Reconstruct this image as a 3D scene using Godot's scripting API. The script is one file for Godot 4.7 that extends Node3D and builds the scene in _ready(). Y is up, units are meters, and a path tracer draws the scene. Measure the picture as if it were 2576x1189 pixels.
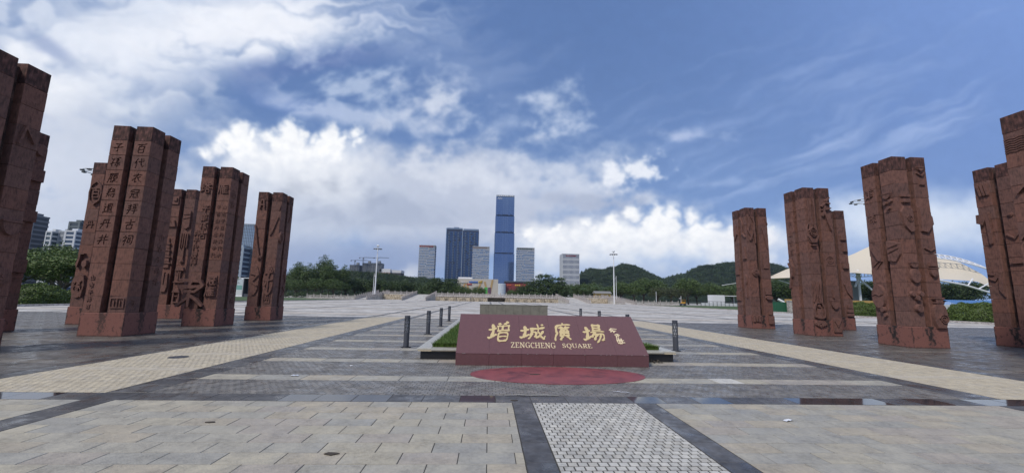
extends Node3D

# Plaza axes: x to the right, -z away from the camera, metres.
const PITCH := 8.45
const YAW := -3.0
const ROLL := 1.15
const EYE := 1.6

var M := {}
var used := {}
var rng := RandomNumberGenerator.new()


func _ready():
	rng.seed = 4711
	build_view()
	build_materials()
	build_ground()
	build_piers()
	build_sign_bed()
	build_terrace()
	build_street_furniture()
	build_trees()
	build_canopy()
	build_buildings()
	build_hills()
	build_details()


func build_view():
	var cam := Camera3D.new()
	cam.name = "camera"
	cam.fov = 59.83
	cam.near = 0.1
	cam.far = 6000.0
	cam.position = Vector3(0, EYE, 0)
	cam.rotation_degrees = Vector3(PITCH, YAW, ROLL)
	add_child(cam)
	cam.current = true
	var env := Environment.new()
	env.background_mode = Environment.BG_SKY
	var sky := Sky.new()
	var pano := PanoramaSkyMaterial.new()
	pano.panorama = sky_image(cam.transform.basis)
	pano.energy_multiplier = 1.0
	sky.sky_material = pano
	env.sky = sky
	env.tonemap_mode = Environment.TONE_MAPPER_LINEAR
	env.tonemap_exposure = 1.1
	env.sdfgi_enabled = true
	env.ssao_enabled = true
	env.ssil_enabled = true
	env.fog_enabled = true
	env.fog_density = 0.00009
	env.fog_light_color = Color(0.66, 0.74, 0.87)
	var we := WorldEnvironment.new()
	we.name = "environment"
	we.environment = env
	add_child(we)
	var sun := DirectionalLight3D.new()
	sun.name = "sun"
	sun.light_energy = 0.85
	sun.light_color = Color(1.0, 0.97, 0.93)
	sun.light_angular_distance = 9.0
	sun.shadow_enabled = true
	add_child(sun)
	sun.look_at_from_position(Vector3(-0.45, 0.74, 0.50) * 100.0, Vector3.ZERO)


# ------------------------------------------------------------------ sky
# The clouds are laid out by direction; (x, y) below are positions on a
# flat chart of the sky whose middle is the way the avenue is viewed.
func prepare_puffs(list: Array) -> Array:
	var out := []
	for c in list:
		var ca := cos(float(c[4]))
		var sa := sin(float(c[4]))
		var wx: float = 2.0 * sqrt(pow(c[2] * ca, 2.0) + pow(c[3] * sa, 2.0))
		var wy: float = 2.0 * sqrt(pow(c[2] * sa, 2.0) + pow(c[3] * ca, 2.0))
		out.append(PackedFloat32Array([c[0] - wx, c[0] + wx, c[1] - wy, c[1] + wy, c[0], c[1], ca / c[2], sa / c[2], -sa / c[3], ca / c[3], c[5], c[6], c[7], c[8], c[9], c[10], c[11], c[12], c[13], c[14], c[15]]))
	return out


func sky_image(b: Basis) -> ImageTexture:
	var W := 2560
	var HH := 1280
	var inv := b.transposed()
	list_clouds()
	var fa := noise(11, 1.0, 5)
	var fb := noise(23, 1.0, 4)
	var fc := noise(37, 1.0, 4)
	var coarse := Image.create(512, 256, false, Image.FORMAT_RGB8)
	for j in 256:
		var el: float = PI / 2 - (j + 0.5) / 256.0 * PI
		for i in 512:
			var az: float = (i + 0.5) / 512.0 * TAU
			var d := Vector3(sin(az) * cos(el), sin(el), -cos(az) * cos(el))
			coarse.set_pixel(i, j, wide_sky(d, fa, fb))
	coarse.resize(W, HH, Image.INTERPOLATE_CUBIC)
	# the part of the sky with finer clouds
	var j1 := int(HH * 0.505)
	for j in range(int(HH * 0.20), j1):
		var el2: float = PI / 2 - (j + 0.5) / HH * PI
		var ce := cos(el2)
		var se := sin(el2)
		for i0 in range(-int(W * 0.172), int(W * 0.187)):
			var az2: float = (i0 + 0.5) / W * TAU
			var d := Vector3(sin(az2) * ce, se, -cos(az2) * ce)
			var q := inv * d
			if q.z > -0.2:
				continue
			var x: float = 1288.0 + 1033.0 * q.x / -q.z
			var y: float = 594.5 - 1033.0 * q.y / -q.z
			var wt: float = smoothstep(-260.0, -20.0, x) * (1.0 - smoothstep(2596.0, 2840.0, x)) * smoothstep(-330.0, -20.0, y)
			if wt <= 0.0:
				continue
			var c := near_sky(x, y, fa, fb, fc)
			var px := (i0 + W) % W
			if wt < 1.0:
				c = coarse.get_pixel(px, j).lerp(c, wt)
			coarse.set_pixel(px, j, c)
	return ImageTexture.create_from_image(coarse)


func noise(s, freq, oct, type = FastNoiseLite.TYPE_SIMPLEX_SMOOTH) -> FastNoiseLite:
	var n := FastNoiseLite.new()
	n.seed = s
	n.noise_type = type
	n.frequency = freq
	n.fractal_octaves = oct
	n.fractal_type = FastNoiseLite.FRACTAL_FBM
	return n


func wide_sky(d: Vector3, fa: FastNoiseLite, fb: FastNoiseLite) -> Color:
	if d.y < -0.01:
		return Color(0.42, 0.44, 0.42)
	var up: float = clamp(d.y, 0.0, 1.0)
	var c := Color(0.60, 0.69, 0.84).lerp(Color(0.34, 0.46, 0.68), pow(up, 0.6))
	var p := d * (2.2 / (0.35 + up))
	var n: float = fa.get_noise_2d(p.x * 0.9, p.z * 0.9) + 0.35 * fb.get_noise_3d(d.x * 6.0, d.y * 9.0, d.z * 6.0)
	var a := smoothstep(-0.25, 0.45, n)
	c = c.lerp(Color(0.84, 0.86, 0.91), a * 0.9)
	return c


var high_clouds := []
var low_clouds := []


func list_clouds():
	# middle, radii, turn, density, how ragged, how soft, which noises, colour
	high_clouds = prepare_puffs([
		[60, 380, 820, 480, 0.2, 0.97, 0.5, 0.8, 0.8, 0.15, 0, 0.35, 0, 0.815, 0.84, 0.895],
		[330, 60, 900, 220, -0.05, 0.95, 0.6, 0.9, 0.5, 0, 0, 0.6, 0, 0.86, 0.885, 0.935],
		[620, 80, 460, 105, -0.1, 0.9, 0.6, 0.9, 0, 0.2, 0, 0.8, 0, 0.925, 0.935, 0.965],
		[30, 170, 210, 150, 0.5, 0.85, 0.6, 0.8, 0.8, 0.6, 0, 0, 0, 0.93, 0.94, 0.965],
		[250, 330, 330, 110, 0.1, 0.35, 0.9, 1.1, 0, 0.8, 0, 0.5, 0, 0.72, 0.76, 0.83],
		[300, 250, 140, 60, 0.4, 0.4, 0.8, 1, 0, 0.8, 0, 0, 0, 0.92, 0.935, 0.96],
		[120, 118, 120, 30, 0.62, 0.5, 0.6, 0.9, 0.4, 0, 0, 0.7, 0, 0.47, 0.545, 0.72],
		[780, 160, 350, 50, -0.14, 0.66, 0.6, 0.9, 0, 0.25, 0, 0.8, 0, 0.395, 0.48, 0.68],
		[640, 225, 170, 36, 0.35, 0.4, 0.6, 0.9, 0, 0.25, 0, 0.8, 0, 0.42, 0.51, 0.71],
		[790, 272, 260, 34, 0.14, 0.7, 0.6, 0.9, 0, 0.2, 0, 0.7, 0, 0.41, 0.515, 0.735],
		[900, 215, 280, 80, 0.3, 0.62, 0.9, 1.1, 0, 0.7, 0.7, 0, 0.25, 0.8, 0.84, 0.91],
		[900, 290, 350, 48, 0.18, 0.62, 0.7, 1, 0, 0.4, 0, 0.8, 0, 0.81, 0.845, 0.91],
		[1130, 110, 340, 130, 0.4, 0.3, 0.9, 1.3, 0.8, 0, 0.7, 0, 0, 0.64, 0.7, 0.83],
		[1085, 300, 125, 145, 0.3, 0.6, 0.8, 1, 0.6, 0.8, 0, 0, 0.2, 0.77, 0.8, 0.875],
		[1100, 250, 50, 60, 0.3, 0.5, 0.8, 0.9, 0, 0.8, 0, 0, 0.4, 0.85, 0.87, 0.915],
		[1405, 262, 95, 85, 0.35, 0.8, 0.8, 1.3, 0.3, 0.9, 0, 0, 0.25, 0.82, 0.85, 0.91],
		[1260, 315, 110, 60, -0.6, 0.5, 0.8, 1.3, 0.3, 0.9, 0, 0, 0.2, 0.72, 0.77, 0.87],
		[1430, 305, 90, 34, -0.3, 0.6, 0.8, 1.3, 0.2, 0.9, 0, 0, 0.2, 0.78, 0.82, 0.9],
		[1960, 290, 520, 170, -0.3, 0.38, 1.0, 1.9, 0.2, 0, 1.2, 0, 0, 0.68, 0.75, 0.9],
		[2120, 390, 360, 110, -0.35, 0.45, 1.0, 1.8, 0.2, 0, 1.2, 0, 0, 0.74, 0.8, 0.93],
		[2040, 430, 170, 30, -0.35, 0.3, 1.1, 1.6, 0, 0, 0.9, 0, 0, 0.78, 0.83, 0.94],
		[1725, 338, 165, 25, 0.02, 0.7, 0.8, 1.1, 0, 0.8, 0, 0.4, 0.2, 0.73, 0.775, 0.885],
		[1800, 462, 190, 20, -0.08, 0.45, 0.8, 1.1, 0, 0.8, 0, 0.4, 0, 0.7, 0.765, 0.9],
		[1120, 500, 640, 185, 0.05, 0.97, 0.45, 0.6, 0.7, 0.5, 0, 0, 0.12, 0.745, 0.775, 0.845],
		[600, 560, 700, 260, 0, 0.9, 0.4, 0.7, 0.8, 0.3, 0, 0, 0, 0.745, 0.78, 0.85],
		[1430, 430, 280, 115, 0, 0.8, 0.7, 0.9, 0.7, 0.6, 0, 0, 0.15, 0.745, 0.785, 0.865],
		[1330, 455, 330, 60, 0.1, 0.5, 0.8, 1, 0, 0.8, 0, 0.5, 0.2, 0.82, 0.845, 0.9],
		[1590, 428, 100, 48, -0.15, 0.95, 0.8, 0.8, 0, 0.8, 0, 0, 0.6, 0.9, 0.915, 0.95],
		[1100, 430, 240, 60, 0.1, 0.55, 0.8, 1, 0, 0.9, 0, 0, 0.3, 0.84, 0.86, 0.905],
		[800, 475, 170, 52, 0.08, 0.75, 0.8, 1, 0, 0.9, 0, 0, 0.15, 0.6, 0.635, 0.71],
		[1010, 540, 460, 62, 0.03, 0.45, 0.8, 1.1, 0.7, 0.3, 0, 0.7, 0, 0.575, 0.62, 0.72],
		[1480, 508, 190, 30, 0.05, 0.75, 0.8, 1, 0, 0.8, 0, 0.4, 0.15, 0.65, 0.69, 0.78],
		[920, 655, 470, 85, 0, 0.9, 0.35, 0.9, 0.7, 0, 0, 0, 0, 0.565, 0.63, 0.765],
		[260, 640, 420, 130, 0, 0.7, 0.4, 1, 0.7, 0, 0, 0, 0, 0.79, 0.83, 0.895],
	])
	low_clouds = prepare_puffs([
		[2290, 560, 430, 115, -0.06, 0.92, 0.35, 0.8, 0.7, 0.3, 0, 0, 0.08, 0.85, 0.885, 0.94],
		[1640, 705, 440, 60, 0.02, 0.6, 0.4, 0.9, 0.7, 0, 0, 0, 0, 0.645, 0.715, 0.84],
		[1900, 600, 120, 40, 0.1, 0.5, 0.8, 1, 0, 0.8, 0, 0, 0.3, 0.9, 0.9, 0.92],
	])


func near_sky(x: float, y: float, fa: FastNoiseLite, fb: FastNoiseLite, fc: FastNoiseLite) -> Color:
	var t: float = clamp(y / 700.0, 0.0, 1.0)
	var c := Color(0.365, 0.475, 0.67).lerp(Color(0.56, 0.675, 0.85), t * t)
	c = c.lerp(Color(0.48, 0.595, 0.82), smoothstep(1400.0, 2600.0, x) * 0.9 * (1.0 - 0.7 * t))
	var na := fa.get_noise_2d(x / 330.0, y / 210.0)
	var nb := fb.get_noise_2d(x / 105.0 + 40.0, y / 75.0)
	# feathery streaks, drawn out towards the upper right
	var su := x * 0.92 - y * 0.38
	var sv := x * 0.38 + y * 0.92
	var wob := na * 90.0 + nb * 14.0
	var ns := fc.get_noise_2d(su / 520.0, (sv + na * 40.0) / 62.0)
	var ns2 := fc.get_noise_2d(x / 560.0 + 9.0, (y + wob * 1.2 - x * 0.12) / 95.0)
	var nd := fb.get_noise_2d(x / 36.0, y / 30.0 + 60.0)
	c = lay_puffs(c, high_clouds, x, y, na, nb, ns, ns2, nd)
	# sunlit heaps: round heads over a body
	c = heap(c, x, y, [[598, 326, 30], [636, 338, 24], [570, 352, 30], [520, 388, 20], [545, 372, 24], [680, 348, 26], [722, 330, 32], [752, 336, 24], [785, 352, 22], [826, 338, 32], [858, 346, 22], [890, 336, 24], [910, 356, 20], [610, 372, 46], [720, 375, 56], [830, 378, 52]], 395.0, 190.0, 530.0, 1010.0, nb, nd)
	c = heap(c, x, y, [[1480, 560, 20], [1400, 572, 22], [1330, 590, 26], [1540, 552, 24], [1590, 540, 26], [1650, 534, 28], [1690, 534, 24], [1740, 550, 26], [1790, 566, 22], [1835, 580, 22], [1660, 578, 56], [1540, 592, 48], [1760, 598, 44], [1900, 592, 26], [1940, 600, 34]], 605.0, 165.0, 1270.0, 2080.0, nb, nd)
	c = lay_puffs(c, low_clouds, x, y, na, nb, ns, ns2, nd)
	for h in [[1042, 690, 34, 0.55], [1354, 690, 20, 0.6], [1522, 676, 24, 0.4], [1015, 706, 38, 0.5], [1320, 708, 40, 0.5]]:
		var ddx: float = x - h[0] + nb * 26.0
		var ddy: float = y - h[1] + nd * 9.0
		if absf(ddx) < 60.0 and absf(ddy) < 60.0:
			var dd: float = sqrt(ddx * ddx + ddy * ddy) + nd * 10.0
			c = c.lerp(Color(0.86, 0.865, 0.885), h[3] * (1.0 - smoothstep(h[2] - 24.0, h[2] + 4.0, dd)))
	var g: float = 1.0 + nd * 0.01 + nb * 0.012
	return Color(c.r * g, c.g * g, c.b * g)


func lay_puffs(c: Color, list: Array, x: float, y: float, na: float, nb: float, ns: float, ns2: float, nd: float) -> Color:
	for k in list:
		var p: PackedFloat32Array = k
		if x < p[0] or x > p[1] or y < p[2] or y > p[3]:
			continue
		var dx: float = x - p[4]
		var dy: float = y - p[5]
		var u: float = dx * p[6] + dy * p[7]
		var v: float = dx * p[8] + dy * p[9]
		var t: float = 1.0 - sqrt(u * u + v * v) + (na * p[13] + nb * p[14] + ns * p[15] + ns2 * p[16] + nd * p[17]) * p[11]
		if t > 0.0:
			c = c.lerp(Color(p[18], p[19], p[20]), p[10] * smoothstep(0.0, p[12], t))
	return c


func heap(c: Color, x: float, y: float, heads: Array, base: float, fall: float, x0: float, x1: float, nb: float, nd: float) -> Color:
	if x < x0 - 80.0 or x > x1 + 80.0 or y < base - 130.0 or y > base + fall + 40.0:
		return c
	var a := 0.0
	var lit := 0.0
	var wx: float = x + nb * 22.0 + nd * 9.0
	var wy: float = y + nb * 12.0 - nd * 12.0
	for h in heads:
		var dx: float = wx - h[0]
		var dy: float = wy - h[1]
		var r: float = h[2]
		var d: float = sqrt(dx * dx + dy * dy)
		if d > r + 10.0:
			continue
		var k: float = 1.0 - smoothstep(r - 19.0, r + 9.0, d)
		a = maxf(a, k)
		lit = maxf(lit, k * (0.45 - 0.55 * dy / r))
	var body: float = smoothstep(base - 70.0, base - 10.0, y + nb * 30.0) * smoothstep(x0 - 60.0, x0 + 110.0, x + nb * 60.0) * (1.0 - smoothstep(x1 - 200.0, x1, x + nb * 60.0))
	a = maxf(a, body)
	a *= 1.0 - smoothstep(base, base + fall, y + nb * 60.0)
	var tone := Color(0.90, 0.913, 0.943).lerp(Color(0.985, 0.985, 0.985), clampf(lit * 0.9 + nd * 0.45 + nb * 0.3 + 0.35, 0.0, 1.0))
	tone = tone.lerp(Color(0.80, 0.83, 0.885), smoothstep(base - 20.0, base + fall, y) * 0.8)
	return c.lerp(tone, a * 0.96)


# ------------------------------------------------------------------ helpers
func numbered(called: String) -> String:
	var n: int = used.get(called, 0)
	used[called] = n + 1
	return called if n == 0 else "%s_%03d" % [called, n]


func thing(called: String, label: String, category: String, at := Vector3.ZERO, turn := 0.0, group := "") -> Node3D:
	var o := Node3D.new()
	o.name = numbered(called)
	add_child(o)
	o.position = at
	o.rotation.y = turn
	tag(o, label, category, group)
	return o


func tag(o: Node, label: String, category: String, group := ""):
	o.set_meta("label", label)
	o.set_meta("category", category)
	if group != "":
		o.set_meta("group", group)


func setting(called: String, at := Vector3.ZERO) -> Node3D:
	var o := Node3D.new()
	o.name = numbered(called)
	add_child(o)
	o.position = at
	o.set_meta("kind", "structure")
	return o


func part(called: String, mesh: Mesh, m: Material, parent: Node, at := Vector3.ZERO) -> MeshInstance3D:
	var o := MeshInstance3D.new()
	o.name = called if parent != self else numbered(called)
	o.mesh = mesh
	o.material_override = m
	o.position = at
	parent.add_child(o, true)
	return o


func pen() -> SurfaceTool:
	var st := SurfaceTool.new()
	st.begin(Mesh.PRIMITIVE_TRIANGLES)
	st.set_smooth_group(-1)
	return st


func done(st: SurfaceTool) -> ArrayMesh:
	st.generate_normals()
	return st.commit()


func tri(st: SurfaceTool, a: Vector3, b: Vector3, c: Vector3):
	st.add_vertex(a)
	st.add_vertex(b)
	st.add_vertex(c)


func quad(st: SurfaceTool, a: Vector3, b: Vector3, c: Vector3, d: Vector3):
	# a b c d counter-clockwise seen from outside
	tri(st, a, c, b)
	tri(st, a, d, c)


func box(st: SurfaceTool, mid: Vector3, size: Vector3, xf := Transform3D.IDENTITY):
	var h := size * 0.5
	var p := []
	for i in 8:
		p.append(xf * (mid + Vector3(h.x if i & 1 else -h.x, h.y if i & 2 else -h.y, h.z if i & 4 else -h.z)))
	quad(st, p[4], p[5], p[7], p[6])
	quad(st, p[1], p[0], p[2], p[3])
	quad(st, p[5], p[1], p[3], p[7])
	quad(st, p[0], p[4], p[6], p[2])
	quad(st, p[6], p[7], p[3], p[2])
	quad(st, p[0], p[1], p[5], p[4])


# a box whose upright and top edges are cut off at 45 degrees
func cut_box(st: SurfaceTool, mid: Vector3, size: Vector3, c: float, xf := Transform3D.IDENTITY, cut_low := true):
	var h := size * 0.5
	var ring := func(y: float, inset: float) -> Array:
		var x := h.x - inset
		var z := h.z - inset
		var k := c
		return [Vector3(-x + k, y, z), Vector3(x - k, y, z), Vector3(x, y, z - k), Vector3(x, y, -z + k), Vector3(x - k, y, -z), Vector3(-x + k, y, -z), Vector3(-x, y, -z + k), Vector3(-x, y, z - k)]
	var rings := []
	if cut_low:
		rings.append(ring.call(-h.y, c))
		rings.append(ring.call(-h.y + c, 0.0))
	else:
		rings.append(ring.call(-h.y, 0.0))
	rings.append(ring.call(h.y - c, 0.0))
	rings.append(ring.call(h.y, c))
	for r in rings.size() - 1:
		for i in 8:
			var j := (i + 1) % 8
			quad(st, xf * (mid + rings[r][i]), xf * (mid + rings[r][j]), xf * (mid + rings[r + 1][j]), xf * (mid + rings[r + 1][i]))
	var top: Array = rings[-1]
	var low: Array = rings[0]
	for i in range(1, 7):
		tri(st, xf * (mid + top[0]), xf * (mid + top[i + 1]), xf * (mid + top[i]))
		tri(st, xf * (mid + low[0]), xf * (mid + low[i]), xf * (mid + low[i + 1]))


func box_mesh(size: Vector3, c := 0.0) -> ArrayMesh:
	var st := pen()
	if c > 0.0:
		cut_box(st, Vector3.ZERO, size, c)
	else:
		box(st, Vector3.ZERO, size)
	return done(st)


# tapered round bar along a path
func tube(st: SurfaceTool, path: Array, radii: Array, sides := 8, close := true):
	var prev := []
	for i in path.size():
		var p: Vector3 = path[i]
		var a: Vector3 = path[max(i - 1, 0)]
		var b: Vector3 = path[min(i + 1, path.size() - 1)]
		var d := (b - a).normalized()
		var u := d.cross(Vector3.UP if absf(d.y) < 0.9 else Vector3.RIGHT).normalized()
		var v := u.cross(d).normalized()
		var r: float = radii[min(i, radii.size() - 1)]
		var ring := []
		for k in sides:
			var t := TAU * k / sides
			ring.append(p + (u * cos(t) + v * sin(t)) * r)
		if i > 0:
			for k in sides:
				var n := (k + 1) % sides
				quad(st, prev[k], ring[k], ring[n], prev[n])
		elif close:
			for k in range(1, sides - 1):
				tri(st, ring[0], ring[k], ring[k + 1])
		prev = ring
	if close:
		for k in range(1, sides - 1):
			tri(st, prev[0], prev[k + 1], prev[k])


# turned shape: profile of Vector2(radius, height)
func lathe(st: SurfaceTool, prof: Array, sides := 16, at := Vector3.ZERO):
	for i in prof.size() - 1:
		for k in sides:
			var a := TAU * k / sides
			var b := TAU * (k + 1) / sides
			var d0 := Vector3(sin(a), 0, cos(a))
			var d1 := Vector3(sin(b), 0, cos(b))
			var lo: Vector2 = prof[i]
			var hi: Vector2 = prof[i + 1]
			quad(st, at + d0 * lo.x + Vector3.UP * lo.y, at + d1 * lo.x + Vector3.UP * lo.y, at + d1 * hi.x + Vector3.UP * hi.y, at + d0 * hi.x + Vector3.UP * hi.y)


var queue := []
var queueing := false


# flat outline (x, y) raised from z0 to z1; k shrinks the front for a bevel
func prism(st: SurfaceTool, poly: PackedVector2Array, z0: float, z1: float, xf := Transform3D.IDENTITY, k := 1.0):
	if queueing:
		queue.append([poly, z0, z1, xf, k])
		return
	if Geometry2D.is_polygon_clockwise(poly):
		poly = poly.duplicate()
		poly.reverse()
	var c := Vector2.ZERO
	for p in poly:
		c += p
	c /= poly.size()
	var n := poly.size()
	var front := []
	var back := []
	for p in poly:
		var f: Vector2 = c + (p - c) * k
		front.append(xf * Vector3(f.x, f.y, z1))
		back.append(xf * Vector3(p.x, p.y, z0))
	for i in n:
		var j := (i + 1) % n
		quad(st, back[i], back[j], front[j], front[i])
	var idx := Geometry2D.triangulate_polygon(poly)
	for i in range(0, idx.size(), 3):
		var p0: Vector2 = poly[idx[i]]
		var p1: Vector2 = poly[idx[i + 1]]
		var p2: Vector2 = poly[idx[i + 2]]
		if (p1 - p0).cross(p2 - p0) > 0.0:
			tri(st, front[idx[i]], front[idx[i + 2]], front[idx[i + 1]])
			tri(st, back[idx[i]], back[idx[i + 1]], back[idx[i + 2]])
		else:
			tri(st, front[idx[i]], front[idx[i + 1]], front[idx[i + 2]])
			tri(st, back[idx[i]], back[idx[i + 2]], back[idx[i + 1]])


# a stroke that presses, thins and presses again, bent a little
func brush(a: Vector2, b: Vector2, w: float, bend: float) -> PackedVector2Array:
	var d := b - a
	var s := Vector2(-d.y, d.x)
	var left := []
	var right := []
	var prof := [0.55, 1.2, 0.95, 0.74, 0.82, 1.12, 0.5]
	for i in prof.size():
		var t := lerpf(-0.06, 1.06, float(i) / (prof.size() - 1))
		var p := a + d * t + s * bend * 4.0 * t * (1.0 - t)
		left.append(p + s.normalized() * w * 0.5 * prof[i])
		right.append(p - s.normalized() * w * 0.5 * prof[i])
	right.reverse()
	var out := PackedVector2Array(left)
	out.append_array(PackedVector2Array(right))
	return out


# outline of one brush stroke
func stroke(pts: Array, w0: float, w1: float) -> PackedVector2Array:
	var left := []
	var right := []
	var n := pts.size()
	for i in n:
		var a: Vector2 = pts[max(i - 1, 0)]
		var b: Vector2 = pts[min(i + 1, n - 1)]
		var d := (b - a).normalized()
		var s := Vector2(-d.y, d.x)
		var w: float = lerp(w0, w1, float(i) / (n - 1))
		var p: Vector2 = pts[i]
		if i == 0:
			left.append(p - d * w * 0.5 + s * w * 0.3)
			right.append(p - d * w * 0.5 - s * w * 0.3)
		left.append(p + s * w * 0.5)
		right.append(p - s * w * 0.5)
		if i == n - 1:
			left.append(p + d * w * 0.5 + s * w * 0.3)
			right.append(p + d * w * 0.5 - s * w * 0.3)
	right.reverse()
	var out := PackedVector2Array(left)
	out.append_array(PackedVector2Array(right))
	return out


func oval(c: Vector2, rx: float, ry: float, n := 20, a0 := 0.0, a1 := TAU) -> PackedVector2Array:
	var out := PackedVector2Array()
	var full: bool = a1 - a0 > TAU - 0.01
	for i in (n if full else n + 1):
		var t: float = a0 + (a1 - a0) * i / n
		out.append(c + Vector2(cos(t) * rx, sin(t) * ry))
	return out


func rect(x: float, y: float, w: float, h: float) -> PackedVector2Array:
	return PackedVector2Array([Vector2(x - w / 2, y - h / 2), Vector2(x + w / 2, y - h / 2), Vector2(x + w / 2, y + h / 2), Vector2(x - w / 2, y + h / 2)])


# ------------------------------------------------------------------ materials
func lin(r: float, g: float, b: float) -> Color:
	return Color(r, g, b).linear_to_srgb()


# layers: [frequency x, frequency y, weight, seed]; value runs 0..1 along the colours
func grain(size: int, layers: Array, stops: Array, gain := 1.0) -> ImageTexture:
	var sum := PackedFloat32Array()
	sum.resize(size * size)
	var total := 0.0
	for l in layers:
		total += l[2]
	for l in layers:
		var n := noise(l[3], l[0] / size, 3)
		var w: float = int(size * maxf(1.0, 1.0))
		var img := n.get_seamless_image(size, size, false, false, 0.2, true)
		if l[1] != l[0]:
			# drawn out: shrink one way, then tile
			var h := int(size * l[0] / l[1])
			img.resize(int(w), max(h, 4), Image.INTERPOLATE_BILINEAR)
			var big := Image.create(size, size, false, img.get_format())
			var y := 0
			while y < size:
				big.blit_rect(img, Rect2i(0, 0, size, min(h, size - y)), Vector2i(0, y))
				y += h
			img = big
		img.convert(Image.FORMAT_L8)
		var d := img.get_data()
		var k: float = l[2] / total / 255.0
		for i in sum.size():
			sum[i] += d[i] * k
	var table := []
	for i in 256:
		var t: float = clampf((i / 255.0 - 0.5) * gain + 0.5, 0.0, 1.0) * (stops.size() - 1)
		var s: int = min(int(t), stops.size() - 2)
		var c: Color = stops[s].lerp(stops[s + 1], t - s)
		table.append([int(clampf(c.r, 0, 1) * 255), int(clampf(c.g, 0, 1) * 255), int(clampf(c.b, 0, 1) * 255)])
	var out := PackedByteArray()
	out.resize(size * size * 3)
	for i in sum.size():
		var e: Array = table[clampi(int(sum[i] * 255.0), 0, 255)]
		out[i * 3] = e[0]
		out[i * 3 + 1] = e[1]
		out[i * 3 + 2] = e[2]
	return ImageTexture.create_from_image(Image.create_from_data(size, size, false, Image.FORMAT_RGB8, out))


func bumps(size: int, freq: float, s: int, strength: float) -> ImageTexture:
	var img := noise(s, freq / size, 4).get_seamless_image(size, size, false, false, 0.2, true)
	img.convert(Image.FORMAT_RGBA8)
	img.bump_map_to_normal_map(strength)
	return ImageTexture.create_from_image(img)


func mat(color: Color, rough := 0.8, tex: Texture2D = null, scale := 1.0, normal: Texture2D = null, nscale := 1.0) -> StandardMaterial3D:
	var m := StandardMaterial3D.new()
	m.albedo_color = color
	m.roughness = rough
	if tex or normal:
		m.uv1_triplanar = true
		m.uv1_world_triplanar = true
		m.uv1_scale = Vector3(scale, scale, scale)
	if tex:
		m.albedo_texture = tex
	if normal:
		m.normal_enabled = true
		m.normal_texture = normal
		m.normal_scale = nscale
	return m


func grey(v: float) -> Color:
	return Color(v, v, v)


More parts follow.
